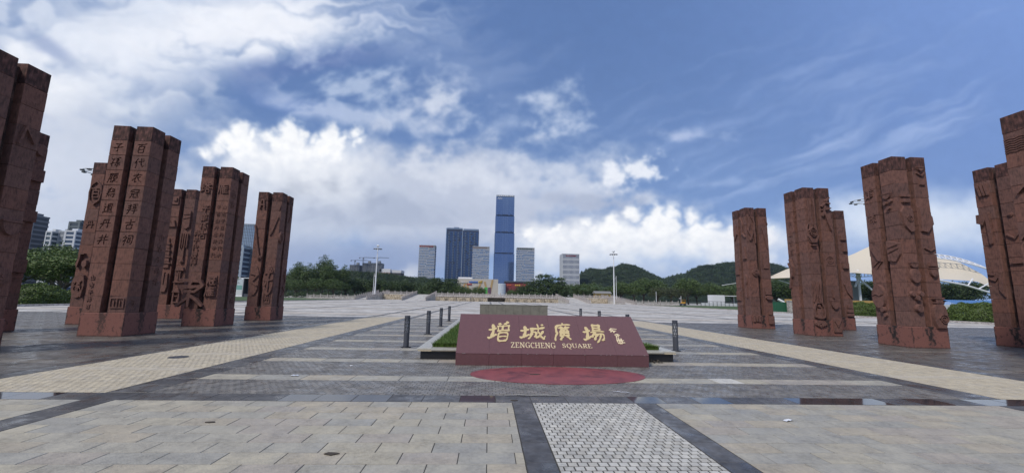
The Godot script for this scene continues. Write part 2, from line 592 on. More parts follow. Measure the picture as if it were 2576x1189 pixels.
func build_materials():
	var g_granite := grain(1024, [[230.0, 230.0, 0.7, 1], [30.0, 30.0, 0.6, 2], [5.0, 5.0, 0.7, 3]], [Color(0.74, 0.73, 0.71), Color(0.87, 0.86, 0.84), Color(0.94, 0.93, 0.905), Color(1.0, 0.98, 0.94)], 1.8)
	var g_dark := grain(1024, [[160.0, 160.0, 0.5, 4], [18.0, 18.0, 0.8, 5], [4.0, 4.0, 1.0, 6]], [Color(0.66, 0.64, 0.62), Color(0.80, 0.785, 0.77), Color(0.90, 0.885, 0.87), Color(1.0, 0.98, 0.96)], 1.9)
	var g_stone := grain(1024, [[130.0, 130.0, 0.7, 7], [26.0, 26.0, 0.8, 8], [6.0, 6.0, 1.0, 9]], [Color(0.50, 0.46, 0.46), Color(0.76, 0.73, 0.72), Color(0.92, 0.90, 0.89), Color(1.0, 0.97, 0.95)], 2.0)
	var g_wet := grain(512, [[14.0, 14.0, 0.8, 10], [4.0, 4.0, 1.2, 11], [60.0, 60.0, 0.25, 12]], [grey(0.25), grey(0.5), grey(0.75), grey(0.95)], 2.2)
	var g_damp := grain(512, [[30.0, 30.0, 0.6, 13], [5.0, 5.0, 1.0, 14]], [grey(0.38), grey(0.55), grey(0.75), grey(0.9)], 2.0)
	var n_fine := bumps(512, 90.0, 15, 3.0)
	var n_rock := bumps(512, 36.0, 16, 6.0)
	M.g_stone = g_stone
	M.n_rock = n_rock

	# pale granite slabs, a few shades
	M.slabs = []
	for c in [lin(0.445, 0.427, 0.375), lin(0.42, 0.408, 0.367), lin(0.465, 0.425, 0.352), lin(0.395, 0.389, 0.36), lin(0.435, 0.402, 0.36), lin(0.475, 0.445, 0.37)]:
		var m := mat(c, 1.0, g_granite, 0.45, n_fine, 0.35)
		m.roughness_texture = g_damp
		m.roughness_texture_channel = BaseMaterial3D.TEXTURE_CHANNEL_RED
		M.slabs.append(m)
	# dark basalt slabs, wet
	M.basalt = []
	for c in [lin(0.125, 0.127, 0.13), lin(0.105, 0.107, 0.112), lin(0.145, 0.147, 0.15)]:
		var m := mat(c, 0.62, g_dark, 0.5, n_fine, 0.12)
		m.roughness_texture = g_wet
		m.roughness_texture_channel = BaseMaterial3D.TEXTURE_CHANNEL_RED
		M.basalt.append(m)
	M.wet_basalt = mat(lin(0.055, 0.06, 0.072), 0.06, g_dark, 0.5)
	M.side = []
	for c in [lin(0.152, 0.144, 0.133), lin(0.168, 0.157, 0.143), lin(0.138, 0.131, 0.123), lin(0.22, 0.204, 0.178)]:
		var m := mat(c, 0.75, g_dark, 0.37, n_fine, 0.15)
		m.roughness_texture = g_wet
		m.roughness_texture_channel = BaseMaterial3D.TEXTURE_CHANNEL_RED
		M.side.append(m)
	M.cobble = []
	for c in [lin(0.60, 0.60, 0.585), lin(0.52, 0.52, 0.505), lin(0.64, 0.635, 0.61), lin(0.55, 0.54, 0.51)]:
		M.cobble.append(mat(c, 0.75, g_granite, 0.6, n_fine, 0.4))
	M.yellow = []
	for c in [lin(0.60, 0.535, 0.415), lin(0.57, 0.51, 0.40), lin(0.64, 0.575, 0.45), lin(0.58, 0.53, 0.44)]:
		M.yellow.append(mat(c, 0.75, g_granite, 0.6, n_fine, 0.4))
	M.brick = []
	for c in [lin(0.235, 0.232, 0.222), lin(0.255, 0.250, 0.238), lin(0.215, 0.213, 0.207), lin(0.27, 0.26, 0.24)]:
		var m := mat(c, 0.8, g_dark, 0.5, n_fine, 0.2)
		m.roughness_texture = g_wet
		m.roughness_texture_channel = BaseMaterial3D.TEXTURE_CHANNEL_RED
		M.brick.append(m)
	# the same stones where they are laid by the thousand
	M.many = mat(Color.WHITE, 0.75, g_dark, 0.5, n_fine, 0.2)
	M.many.vertex_color_use_as_albedo = true
	M.many.roughness_texture = g_wet
	M.many.roughness_texture_channel = BaseMaterial3D.TEXTURE_CHANNEL_RED
	M.many_dry = mat(Color.WHITE, 0.8, g_granite, 0.5, n_fine, 0.3)
	M.many_dry.vertex_color_use_as_albedo = true
	M.joint = mat(lin(0.06, 0.058, 0.053), 0.95, g_granite, 0.8)
	M.earth = mat(lin(0.06, 0.07, 0.035), 0.95, g_granite, 0.05)
	var g_far := grain(1024, [[120.0, 120.0, 0.4, 21], [30.0, 30.0, 0.8, 22], [7.0, 7.0, 1.0, 23]], [Color(0.72, 0.70, 0.68), Color(0.86, 0.845, 0.825), Color(0.95, 0.94, 0.925), Color(1, 1, 0.99)], 2.2)
	M.far_plaza = mat(lin(0.57, 0.555, 0.525), 0.7, g_far, 0.06)
	M.far_warm = mat(lin(0.58, 0.535, 0.475), 0.7, g_far, 0.06)
	M.far_light = mat(lin(0.64, 0.63, 0.61), 0.7, g_far, 0.06)
	M.far_dark = mat(lin(0.19, 0.19, 0.19), 0.65, g_far, 0.06)
	M.lawn = mat(lin(0.06, 0.11, 0.025), 0.95, g_far, 0.3)

	# red sandstone, weathered black in places
	var sand := grain(1024, [[150.0, 150.0, 0.5, 31], [30.0, 7.5, 1.3, 32], [7.0, 7.0, 1.0, 33]], [Color(0.44, 0.43, 0.43), Color(0.72, 0.71, 0.70), Color(0.87, 0.86, 0.84), Color(0.95, 0.93, 0.91), Color(1.0, 0.98, 0.96)], 1.35)
	M.sand = []
	for c in [lin(0.205, 0.099, 0.080), lin(0.188, 0.093, 0.077), lin(0.222, 0.106, 0.084), lin(0.172, 0.088, 0.075), lin(0.196, 0.102, 0.086), lin(0.214, 0.099, 0.077)]:
		M.sand.append(mat(c, 0.88, sand, 0.5, n_rock, 0.22))
	var crust := grain(512, [[60.0, 60.0, 0.6, 34], [16.0, 4.0, 1.0, 35], [5.0, 5.0, 0.8, 36]], [Color(0.34, 0.31, 0.30), Color(0.52, 0.46, 0.45), Color(0.76, 0.68, 0.66), Color(0.98, 0.90, 0.88)], 1.9)
	M.sand_top = mat(lin(0.19, 0.105, 0.092), 0.9, crust, 0.6, n_rock, 0.3)
	M.sand_core = mat(lin(0.165, 0.120, 0.106), 0.92, crust, 0.45, n_rock, 0.4)
	M.carving = mat(lin(0.195, 0.096, 0.079), 0.88, sand, 0.6, n_rock, 0.2)
	M.mortar = mat(lin(0.30, 0.19, 0.165), 0.95)
	M.sand_base = [base_material(51, 1.0), base_material(57, 0.6), base_material(63, 0.85)]

	# sign and bed
	M.red_granite = mat(lin(0.150, 0.066, 0.070), 0.28, grain(512, [[200.0, 200.0, 1.0, 46], [6.0, 6.0, 0.4, 47]], [Color(0.80, 0.80, 0.80), Color(0.92, 0.92, 0.92), Color(1, 1, 1)], 1.6), 1.6)
	M.gold = mat(lin(0.56, 0.44, 0.22), 0.5)
	M.gold_pale = mat(lin(0.66, 0.54, 0.34), 0.45)
	M.white_stone = mat(lin(0.50, 0.50, 0.47), 0.35, g_granite, 0.8)
	M.trim = mat(lin(0.52, 0.44, 0.30), 0.5)
	M.black_stone = mat(lin(0.016, 0.017, 0.02), 0.35, g_dark, 0.8)
	M.grey_clad = mat(lin(0.25, 0.24, 0.21), 0.7, g_granite, 0.4)
	M.red_mat = mat(lin(0.27, 0.072, 0.074), 0.42, grain(512, [[12.0, 12.0, 0.8, 41], [4.0, 4.0, 1.2, 42], [80.0, 80.0, 0.2, 43]], [Color(0.72, 0.74, 0.78), Color(0.90, 0.90, 0.91), Color(0.98, 0.96, 0.96), Color(1, 1, 1)], 1.8), 0.35)
	M.steel_dark = mat(lin(0.075, 0.08, 0.095), 0.5)
	M.steel_dark.metallic = 0.3
	M.white_paint = mat(lin(0.72, 0.73, 0.75), 0.4)
	M.pale_paint = mat(lin(0.55, 0.57, 0.60), 0.5)
	M.concrete = mat(lin(0.40, 0.39, 0.37), 0.85, g_stone, 0.25)
	M.balus = mat(lin(0.60, 0.59, 0.57), 0.8, g_stone, 0.3)
	M.wall_stain = mat(lin(0.62, 0.55, 0.44), 0.85, grain(512, [[40.0, 40.0, 0.5, 44], [26.0, 4.0, 1.2, 45]], [Color(0.35, 0.33, 0.30), Color(0.72, 0.70, 0.66), Color(0.92, 0.90, 0.87), Color(1, 1, 1)], 2.0), 0.2)

	# plants
	M.leaf = []
	for c in [lin(0.070, 0.115, 0.028), lin(0.045, 0.080, 0.022), lin(0.095, 0.145, 0.030), lin(0.060, 0.075, 0.030)]:
		var m := mat(c, 0.6)
		m.vertex_color_use_as_albedo = true
		m.cull_mode = BaseMaterial3D.CULL_DISABLED
		m.backlight_enabled = true
		m.backlight = Color(c.r * 0.5, c.g * 0.5, c.b * 0.4)
		M.leaf.append(m)
	M.bark = mat(lin(0.10, 0.085, 0.07), 0.95, g_stone, 1.2)
	M.bark_pale = mat(lin(0.26, 0.24, 0.21), 0.95, g_stone, 1.2)
	M.grass = mat(lin(0.070, 0.135, 0.022), 0.7)
	M.grass.vertex_color_use_as_albedo = true
	M.grass.cull_mode = BaseMaterial3D.CULL_DISABLED
	M.soil = mat(lin(0.045, 0.07, 0.02), 0.95)


# lowest course of a pier: red stone with black run-off stains below the slots
func base_material(s0: int, amount: float) -> StandardMaterial3D:
	var n := noise(s0, 0.02, 4)
	var f := noise(s0 + 1, 0.11, 3)
	var img := Image.create(256, 256, false, Image.FORMAT_RGB8)
	for y in 256:
		for x in 256:
			var a := n.get_noise_2d(x * 1.6, y * 0.6)
			var b := f.get_noise_2d(x, y)
			var mid: float = absf(x - 128.0) / 128.0
			# stain: a ragged tongue in the middle, thin rims at the corners and foot
			var s: float = (1.0 - smoothstep(0.02, 0.24, mid + a * 0.30 + b * 0.10)) * (1.0 - smoothstep(0.35, 1.15, y / 256.0 + a * 0.5 + b * 0.2)) * amount
			s = maxf(s, smoothstep(0.93, 1.0, mid + a * 0.10 + b * 0.06) * 0.6)
			s = maxf(s, smoothstep(0.93, 0.99, y / 256.0 + b * 0.05 + a * 0.04) * 0.6)
			s = maxf(s, smoothstep(0.30, 0.55, a + b * 0.3) * 0.4)
			var c := Color(0.565, 0.375, 0.345).lerp(Color(0.63, 0.43, 0.39), 0.5 + b * 0.8)
			c = c.lerp(Color(0.15, 0.13, 0.13), s * 0.9)
			img.set_pixel(x, y, c)
	var m := StandardMaterial3D.new()
	m.albedo_texture = ImageTexture.create_from_image(img)
	m.albedo_color = Color(0.80, 0.79, 0.77)
	m.roughness = 0.88
	return m


# ------------------------------------------------------------------ ground
func sheet(called: String, x0: float, x1: float, z0: float, z1: float, y: float, m: Material, parent: Node = self) -> MeshInstance3D:
	var st := pen()
	box(st, Vector3((x0 + x1) / 2, y - 0.012, (z0 + z1) / 2), Vector3(x1 - x0, 0.024, absf(z1 - z0)))
	var o := part(called, done(st), m, parent)
	if parent == self:
		o.set_meta("kind", "structure")
	return o


var unit_slab: ArrayMesh


# pieces: [x, z, width, depth, shade]; the largest in view become parts, the rest one part of many
func lay(parent: Node3D, called: String, pieces: Array, mats: Array, colors: Array, many: Material, most := 300):
	if unit_slab == null:
		var st := pen()
		cut_box(st, Vector3(0, -0.02, 0), Vector3(1, 0.04, 1), 0.006, Transform3D.IDENTITY, false)
		unit_slab = done(st)
	pieces.sort_custom(func(a, b): return a[2] * a[3] / (a[0] * a[0] + a[1] * a[1]) > b[2] * b[3] / (b[0] * b[0] + b[1] * b[1]))
	for i in min(most, pieces.size()):
		var p: Array = pieces[i]
		var o := part(called, unit_slab, mats[p[4] % mats.size()], parent)
		o.transform = Transform3D(Basis.from_scale(Vector3(p[2], 1, p[3])), Vector3(p[0], rng.randf_range(-0.0010, 0.0012), p[1]))
	if pieces.size() > most:
		var mm := MultiMesh.new()
		mm.transform_format = MultiMesh.TRANSFORM_3D
		mm.use_colors = true
		mm.mesh = unit_slab
		mm.instance_count = pieces.size() - most
		for i in range(most, pieces.size()):
			var p: Array = pieces[i]
			mm.set_instance_transform(i - most, Transform3D(Basis.from_scale(Vector3(p[2], 1, p[3])), Vector3(p[0], rng.randf_range(-0.0010, 0.0012), p[1])))
			mm.set_instance_color(i - most, colors[p[4] % colors.size()])
		var mi := MultiMeshInstance3D.new()
		mi.name = called + "s_farther_off"
		mi.multimesh = mm
		mi.material_override = many
		mi.set_meta("kind", "stuff")
		parent.add_child(mi, true)


# running bond over a rectangle
func bond(x0: float, x1: float, z_near: float, z_far: float, w: float, d: float, gap: float, out := [], seed_shift := 0) -> Array:
	if z_near < z_far:
		var swap := z_near
		z_near = z_far
		z_far = swap
	var rows := int(round((z_near - z_far) / d))
	var dd := (z_near - z_far) / rows
	for r in rows:
		var z := z_near - (r + 0.5) * dd
		var x := x0 - (w * 0.5 if (r + seed_shift) % 2 else 0.0)
		while x < x1 - 0.02:
			var a := maxf(x, x0)
			var b := minf(x + w, x1)
			if b - a > 0.03:
				out.append([(a + b) / 2, z, b - a - gap, dd - gap, rng.randi() % 12])
			x += w
	return out


func linear_of(mats: Array) -> Array:
	var out := []
	for m in mats:
		out.append(m.albedo_color.srgb_to_linear())
	return out


func build_ground():
	var g := part("ground", null, M.earth, self)
	var st := pen()
	quad(st, Vector3(-3000, -0.12, 400), Vector3(3000, -0.12, 400), Vector3(3000, -0.12, -3000), Vector3(-3000, -0.12, -3000))
	g.mesh = done(st)
	g.set_meta("kind", "structure")
	sheet("plaza", -41, 48, 14, -30.5, -0.0035, M.joint)
	# forecourt in front of the dark cross band
	var fore := setting("forecourt_pavement")
	var p := bond(-5.44, 0.40, -6.62, -2.5, 0.575, 0.29, 0.0065)
	p = bond(-11.5, -5.90, -6.62, -2.5, 0.575, 0.29, 0.0065, p, 1)
	p = bond(2.66, 8.42, -6.62, -2.5, 0.575, 0.29, 0.0065, p, 1)
	p = bond(8.90, 13.5, -6.62, -2.5, 0.575, 0.29, 0.0065, p, 1)
	lay(fore, "slab", p, M.slabs, linear_of(M.slabs), M.many_dry)
	sheet("forecourt", -30, 33, 12, -2.5, -0.002, M.slabs[1])
	# dark bands: across, and along
	var band := setting("dark_stone_band")
	p = []
	var x := -16.0
	while x < 20.0:
		var w := rng.randf_range(0.5, 0.6)
		p.append([x + w / 2, -6.845, w - 0.006, 0.437, rng.randi() % 3])
		x += w
	for s in [[-5.67, 0.44], [0.555, 0.30], [2.50, 0.30], [8.66, 0.46]]:
		var z := -6.62
		while z < -2.6:
			p.append([s[0], z + 0.29, s[1] - 0.006, 0.574, rng.randi() % 3])
			z += 0.58
	for s in [[-5.67, 0.6], [-8.82, 0.42], [8.75, 0.62], [12.05, 0.42]]:
		var z := -7.1
		while z > -30.4:
			p.append([s[0], z - 0.29, s[1] - 0.006, 0.574, rng.randi() % 3])
			z -= 0.58
	# standing water makes some of the band slabs mirror the sky
	var wet := []
	var dry := []
	for e in p:
		if absf(e[1] + 6.845) < 0.01 and (rng.randf() < 0.30 or (e[0] > 3.5 and rng.randf() < 0.35)):
			wet.append(e)
		else:
			dry.append(e)
	lay(band, "basalt_slab", dry, M.basalt, linear_of(M.basalt), M.many)
	lay(band, "wet_slab", wet, [M.wet_basalt], [M.wet_basalt.albedo_color.srgb_to_linear()], M.wet_basalt)
	# white cobbles on the axis
	var cob := setting("white_cobble_strip")
	p = bond(0.71, 2.345, -6.62, -2.6, 0.102, 0.1, 0.015)
	lay(cob, "cobble", p, M.cobble, linear_of(M.cobble), M.many_dry)
	# two runs of yellow cobbles
	for s in [[-8.6, -5.98], [9.07, 11.83]]:
		var yel := setting("yellow_cobble_strip")
		p = []
		var z := -7.08
		while z > -30.0:
			bond(s[0], s[1], z, maxf(z - 1.95, -30.4), 0.12, 0.10, 0.010, p)
			var q := []
			bond(s[0], s[1], z - 1.95, maxf(z - 2.25, -30.4), 0.9, 0.29, 0.008, q)
			for e in q:
				e[4] = 3
				p.append(e)
			z -= 2.25
		lay(yel, "cobble", p, M.yellow, linear_of(M.yellow), M.many_dry)
	# middle of the avenue: grey bricks between pale stripes
	var avenue := setting("avenue_pavement")
	var stripe := []
	var bricks := []
	var far_bricks := []
	var near := -7.07
	for k in 11:
		var mid := -8.45 - 2.2 * k
		if k < 6:
			bond(-5.36, 8.43, near, mid + 0.25, 0.12, 0.1, 0.008, bricks)
		else:
			bond(-5.36, 8.43, near, mid + 0.25, 0.9, 0.45, 0.01, bricks)
		bond(-5.36, 8.43, mid + 0.24, mid - 0.24, 0.92, 0.48, 0.008, stripe, k)
		near = mid - 0.25
	# one slab of the first stripe has been replaced in white
	part("replaced_slab", box_mesh(Vector3(0.50, 0.03, 0.47)), M.cobble[2], avenue, Vector3(4.87, -0.0105, -8.45))
	lay(avenue, "stripe_slab", stripe, M.slabs, linear_of(M.slabs), M.many_dry)
	lay(avenue, "brick", bricks, M.brick, linear_of(M.brick), M.many)
	# dark slabs under the piers
	for s in [[-41.0, -9.04, -7.08], [12.27, 48.0, -7.08]]:
		var side := setting("side_pavement")
		p = bond(s[0], s[1], s[2], -30.5, 0.9, 0.45, 0.004)
		for e in p:
			# some courses are of a paler stone
			var row := int(floor(-e[1] / 0.45))
			e[4] = 3 if row % 9 == 4 else e[4] % 3
		lay(side, "slab", p, M.side, linear_of(M.side), M.many)
	# the open plaza beyond, and its grid of bands
	var far := setting("open_plaza")
	sheet("paving", -41, 48, -30.5, -240, -0.020, M.far_plaza, far)
	var zz := -31.0
	var k := 0
	while zz > -136.0:
		var step := 1.6 + (-zz) * 0.06
		var m: Material = [M.far_light, M.far_dark, M.far_warm, M.far_dark, M.far_light][k % 5]
		var w: float = [0.9, 0.35, 1.6, 0.5, 1.2][k % 5] * (1.0 + (-zz - 30) * 0.02)
		sheet("cross_band", -41, 48, zz, zz - w, -0.013, m, far)
		zz -= w + step * 0.4
		k += 1
	for s in [[-5.8, 0.45], [-8.9, 0.45], [8.5, 0.45], [11.9, 0.45], [-20.0, 0.5], [23.0, 0.5], [-31.0, 0.5], [34.0, 0.5], [0.2, 0.5], [3.0, 0.5]]:
		sheet("long_band", s[0], s[0] + s[1], -30.7, -137, -0.006, M.far_dark, far)
	# lawns on both sides
	for s in [[-150.0, -41.3], [48.3, 170.0]]:
		var lw := setting("lawn")
		sheet("turf", s[0], s[1], 20, -150, -0.01, M.lawn, lw)
	var kerb := setting("kerb")
	for s in [-41.15, 48.15]:
		part("kerb_stone", box_mesh(Vector3(0.3, 0.2, 160), 0.02), M.balus, kerb, Vector3(s, 0.04, -66))
	for s in [[-150.0, -41.3], [48.3, 170.0]]:
		sheet("path", s[0], s[1], -150, -240, -0.01, M.far_plaza)


# ------------------------------------------------------------------ written characters
# each a list of strokes, points x, y on a square of ten by ten
func glyphs() -> Dictionary:
	var earth := [[0.2, 6.0, 3.4, 6.8], [1.8, 8.6, 1.6, 2.6], [0.0, 1.8, 1.8, 2.4, 3.6, 3.6]]
	return {
		"zeng": earth + [[4.6, 9.4, 5.4, 8.4], [8.6, 10.0, 7.0, 8.6], [4.0, 7.8, 9.2, 8.0, 9.2, 5.2, 4.2, 5.0, 4.0, 7.8], [6.6, 8.0, 6.4, 5.2], [4.8, 4.0, 8.6, 4.0, 8.2, 0.2, 4.8, 0.0, 4.8, 4.0], [4.8, 2.0, 8.2, 2.1]],
		"cheng": earth + [[4.2, 7.2, 9.6, 7.6], [4.6, 7.2, 4.4, 3.0, 3.4, 0.8], [4.6, 4.8, 6.4, 4.8, 6.0, 1.8], [6.8, 9.8, 7.2, 5.0, 8.4, 1.8, 9.6, 0.2, 10.0, 2.2], [9.2, 5.2, 6.6, 1.2], [8.6, 9.6, 9.2, 8.8]],
		"guang": [[4.8, 10.0, 5.4, 9.0], [1.0, 8.4, 9.0, 8.8], [1.4, 8.4, 1.4, 4.0, 0.0, 0.2], [2.5, 7.2, 8.5, 7.3], [4.0, 8.0, 4.0, 5.8], [6.6, 8.0, 6.6, 5.8], [3.4, 5.8, 7.6, 5.9], [3.0, 5.0, 8.0, 5.0, 8.0, 2.4, 3.0, 2.4, 3.0, 5.0], [5.4, 5.6, 5.4, 2.4], [3.0, 3.7, 8.0, 3.7], [4.4, 2.0, 3.0, 0.2], [6.6, 2.0, 8.6, 0.2]],
		"chang": earth + [[4.8, 9.8, 8.4, 9.6, 8.2, 6.8, 4.8, 6.6, 4.8, 9.8], [4.8, 8.2, 8.4, 8.2], [3.8, 5.6, 9.8, 5.8], [5.8, 5.4, 4.0, 3.0], [5.0, 4.2, 9.4, 4.4, 9.2, 1.6, 8.2, 1.0], [6.8, 4.2, 5.0, 1.4], [8.2, 4.2, 6.0, 0.0]],
		"bai": [[1, 9, 9, 9.4], [5, 9, 4, 7.2], [2.4, 7, 7.6, 7, 7.6, 0.6], [2.4, 7, 2.4, 0.6, 7.4, 0.6], [2.4, 3.9, 7.4, 4]],
		"dai": [[3, 9.8, 0.6, 5], [2, 7, 2, 0], [4, 6.4, 9.4, 7], [6, 9.8, 6.6, 4, 8.6, 0.6, 9.6, 2], [8, 9.4, 8.8, 8.4]],
		"yi": [[5, 10, 5.2, 8.8], [1, 7.8, 9, 8], [5, 7.8, 3, 4.8, 0.6, 2.6], [3.4, 5, 3.4, 0.8, 5, 1.8], [8, 6.4, 5.6, 4.4], [4.8, 6, 7, 2.6, 9.6, 0.6]],
		"guan": [[1.4, 8, 1, 6.6], [1.4, 8.2, 9, 8.2, 8.4, 6.8], [2, 6.4, 5, 6.4], [1.4, 4.8, 5.4, 4.8], [2.8, 4.8, 1, 0.6], [4.2, 4.8, 4.2, 1, 6, 0.8, 9.4, 0.8], [5.6, 5.6, 9.6, 5.6], [8, 7, 8, 2, 7.2, 2.2], [6.4, 4.4, 7, 3.4]],
		"bow": [[0.6, 8, 4, 8.6], [0.6, 6, 4, 6.4], [0.2, 4, 4.4, 4.6], [2.6, 9.6, 2.4, 3, 0.8, 0], [5, 9, 9.6, 9.2], [5, 7, 9.4, 7.2], [5.2, 5, 9.4, 5.2], [4.8, 3, 9.8, 3.2], [7.2, 9, 7.2, 0]],
		"gu": [[0.6, 7, 9.4, 7.4], [5, 10, 5, 4.6], [2.6, 4.6, 7.6, 4.6, 7.6, 0.6], [2.6, 4.6, 2.6, 0.6, 7.6, 0.6]],
		"ci": [[2, 9.8, 2.8, 8.8], [0.6, 7.6, 4, 7.8, 1, 3.6], [2.4, 5.4, 2.4, 0], [3, 5, 4, 4], [5, 9, 9.4, 9, 9.2, 1, 8, 0.6], [5, 6.8, 8, 6.8], [5.2, 5.2, 7.6, 5.2, 7.6, 2.4], [5.2, 5.2, 5.2, 2.4, 7.6, 2.4]],
		"zi": [[2, 9, 7.6, 9, 5, 6.6], [5, 6.6, 5.2, 1, 3.6, 1.2], [0.6, 5.2, 9.4, 5.4]],
		"sun": [[0.4, 8.6, 3.4, 8.6, 2, 6.6], [2, 6.6, 2, 1], [0.2, 3.6, 3.8, 4.8], [9, 9.6, 5, 8.6], [7, 8.8, 5.2, 6.8, 8, 6.6], [7.6, 7.8, 4.8, 4.6, 8.8, 4.6], [6.8, 4.6, 6.8, 0.4, 6, 1], [5.6, 3.4, 4.6, 1.6], [8, 3.4, 9.4, 1.6]],
		"lu": [[1.6, 9, 8.6, 9, 8.6, 7.4, 1.8, 7.4], [1.6, 9, 1.4, 4, 0.2, 0], [4, 6.8, 2.6, 5.4], [3.8, 5, 2.4, 3.4], [3.2, 4, 3.2, 0], [5, 6.6, 9.4, 6.6], [5.2, 5.6, 8.6, 5.6, 8.6, 3.8], [5.2, 5.6, 5.2, 3.8, 8.6, 3.8], [6.4, 3.4, 4.4, 0.6], [6, 2.6, 8, 2.6, 5, 0], [6, 1.8, 9.6, 0]],
		"xi": [[5, 10, 3, 8.6], [2.4, 8.6, 2.4, 5.6], [2.4, 8.4, 4.6, 8.4], [5.6, 8.4, 7.8, 8.4, 7.8, 5.6], [2.4, 7, 4.4, 7], [5.8, 7, 7.8, 7], [2, 5.4, 8, 5.4], [3, 5.4, 1.6, 3.4, 8.8, 3.6, 8.2, 0.4, 7, 0.8], [2, 2, 1.4, 0.8], [3.6, 2.2, 3.8, 1], [5.2, 2.2, 5.6, 1.2]],
		"yi_leave": [[1, 9.4, 2, 8.4], [0.6, 6.6, 2.6, 6.6, 1.6, 4, 2.6, 2], [0.4, 0.6, 2.4, 1.6, 9.8, 0.4], [4.4, 9, 8.4, 9, 8.4, 7.4], [4.4, 9, 4.4, 7.4, 8.4, 7.4], [6.4, 9.8, 6.4, 6.6], [3.6, 6.4, 9.4, 6.4], [4.8, 5.6, 8.2, 5.6, 8.2, 2.8], [4.8, 5.6, 4.8, 2.8, 8.2, 2.8], [4.8, 4.2, 8.2, 4.2], [5.4, 2.6, 4, 1.6], [7.4, 2.6, 9, 1.8]],
		"dan": [[3, 9, 2.8, 4, 0.8, 0.4], [3, 9, 7.6, 9, 7.6, 1, 6.4, 1], [0.4, 5, 9.6, 5.2], [4.6, 7.6, 5.6, 6.4]],
		"jing": [[1, 7, 9, 7.2], [0.4, 3.8, 9.6, 4], [3.6, 9.4, 3.4, 4, 1.4, 0.4], [6.8, 9.6, 6.8, 0]],
		"yan": [[1, 9, 9, 9.2], [1.2, 9, 1, 4, 0, 0], [3.4, 8, 2, 5.4], [2.8, 6.4, 2.8, 0.6], [5.4, 8.4, 4, 5.8], [4.6, 6.8, 4.6, 0.4], [4.6, 6.8, 9.2, 6.8], [4.8, 5, 9, 5], [4.8, 3, 9, 3], [4.6, 0.9, 9.6, 0.9], [6.8, 6.8, 6.8, 0.9]],
		"ta": earth + [[3.8, 8.4, 9.8, 8.6], [5.4, 9.8, 5.4, 7.4], [7.8, 9.8, 7.8, 7.4], [6.6, 7.4, 4, 4.8], [6.6, 7.4, 9.8, 5], [5.4, 4.8, 8, 4.8], [5, 3.6, 8.4, 3.6, 8.4, 0.6], [5, 3.6, 5, 0.6, 8.4, 0.6]],
		"ping": [[1, 9, 9, 9.2], [3, 8, 3.6, 6.4], [7, 8, 6.2, 6.4], [0.4, 5.2, 9.6, 5.4], [5, 9, 5, 0]],
		"di": [[1, 8, 9, 8], [3, 9.6, 4, 8], [7, 9.6, 6, 8], [2, 6, 8, 6, 8, 4, 2, 4, 1.6, 2, 8.4, 2], [5, 8, 5, 0], [4.6, 2, 1, 0]],
		"shan": [[5, 9.6, 5, 1], [1.4, 6.4, 1.4, 1], [8.6, 6.4, 8.6, 1], [1.4, 1, 8.6, 1]],
		"mei": [[1, 9.4, 8, 9.0, 9, 7.6, 5, 6.6], [4.8, 9.0, 4.2, 6.8, 1.6, 6.4], [0.8, 7.0, 8.8, 7.2, 6.4, 5.2, 2.2, 5.4], [4.8, 5.4, 4.2, 3.0, 0.6, 0.0], [4.6, 4.0, 7.0, 2.4, 9.4, 0.2], [4.6, 3.4, 4.6, 0.0]],
	}


var GLYPH := {}


func points(flat: Array, scale: float, off: Vector2, lean := 0.0) -> Array:
	var out := []
	for i in range(0, flat.size(), 2):
		out.append(off + Vector2(flat[i] - 5.0 + (flat[i + 1] - 5.0) * lean, flat[i + 1] - 5.0 + (flat[i] - 5.0) * lean) * scale / 10.0)
	return out


# characters as raised or sunk strokes; each stroke ends at its own height so none lie in one plane
func write(st: SurfaceTool, key: String, at: Vector2, size: float, w: float, z0: float, z1: float, xf: Transform3D):
	var k := 0
	for s in GLYPH[key]:
		var pts := points(s, size, at)
		# each bend is its own short piece, so that strokes may cross themselves
		for i in pts.size() - 1:
			prism(st, stroke([pts[i], pts[i + 1]], w * (1.1 if i == 0 else 0.9), w * 0.8), z0, z1 + k * 0.0006, xf)
			k += 1


# ------------------------------------------------------------------ piers
const SIDE := 1.46
const SHAFT := 0.585
const PIER_H := 7.6
const BASE_H := 0.8
var course_meshes := []


func face(which: String, inset := 0.0) -> Transform3D:
	# x to the right and y up as one stands before the face, z out of it
	var h := SIDE / 2 - 0.025 - inset
	match which:
		"front":
			return Transform3D(Basis.IDENTITY, Vector3(0, 0, h))
		"right":
			return Transform3D(Basis(Vector3(0, 0, -1), Vector3.UP, Vector3(1, 0, 0)), Vector3(h, 0, 0))
		"left":
			return Transform3D(Basis(Vector3(0, 0, 1), Vector3.UP, Vector3(-1, 0, 0)), Vector3(-h, 0, 0))
	return Transform3D(Basis(Vector3(-1, 0, 0), Vector3.UP, Vector3(0, 0, -1)), Vector3(0, 0, -h))


func rough_block(size: Vector3, s: int) -> ArrayMesh:
	# a dressed stone with chipped, uneven arrises
	var r := RandomNumberGenerator.new()
	r.seed = s
	var st := pen()
	var c := 0.008
	cut_box(st, Vector3.ZERO, size, c)
	var m := done(st)
	var tool := MeshDataTool.new()
	tool.create_from_surface(m, 0)
	var moved := {}
	for i in tool.get_vertex_count():
		var v := tool.get_vertex(i)
		var key := Vector3i((v * 1000.0).round())
		if not moved.has(key):
			moved[key] = v + Vector3(r.randf_range(-1, 1), r.randf_range(-1, 1), r.randf_range(-1, 1)) * 0.004
		tool.set_vertex(i, moved[key])
	var out := ArrayMesh.new()
	tool.commit_to_surface(out)
	var st2 := SurfaceTool.new()
	st2.begin(Mesh.PRIMITIVE_TRIANGLES)
	st2.set_smooth_group(-1)
	for f in tool.get_face_count():
		for k in 3:
			st2.add_vertex(tool.get_vertex(tool.get_face_vertex(f, k)))
	st2.generate_normals()
	return st2.commit()


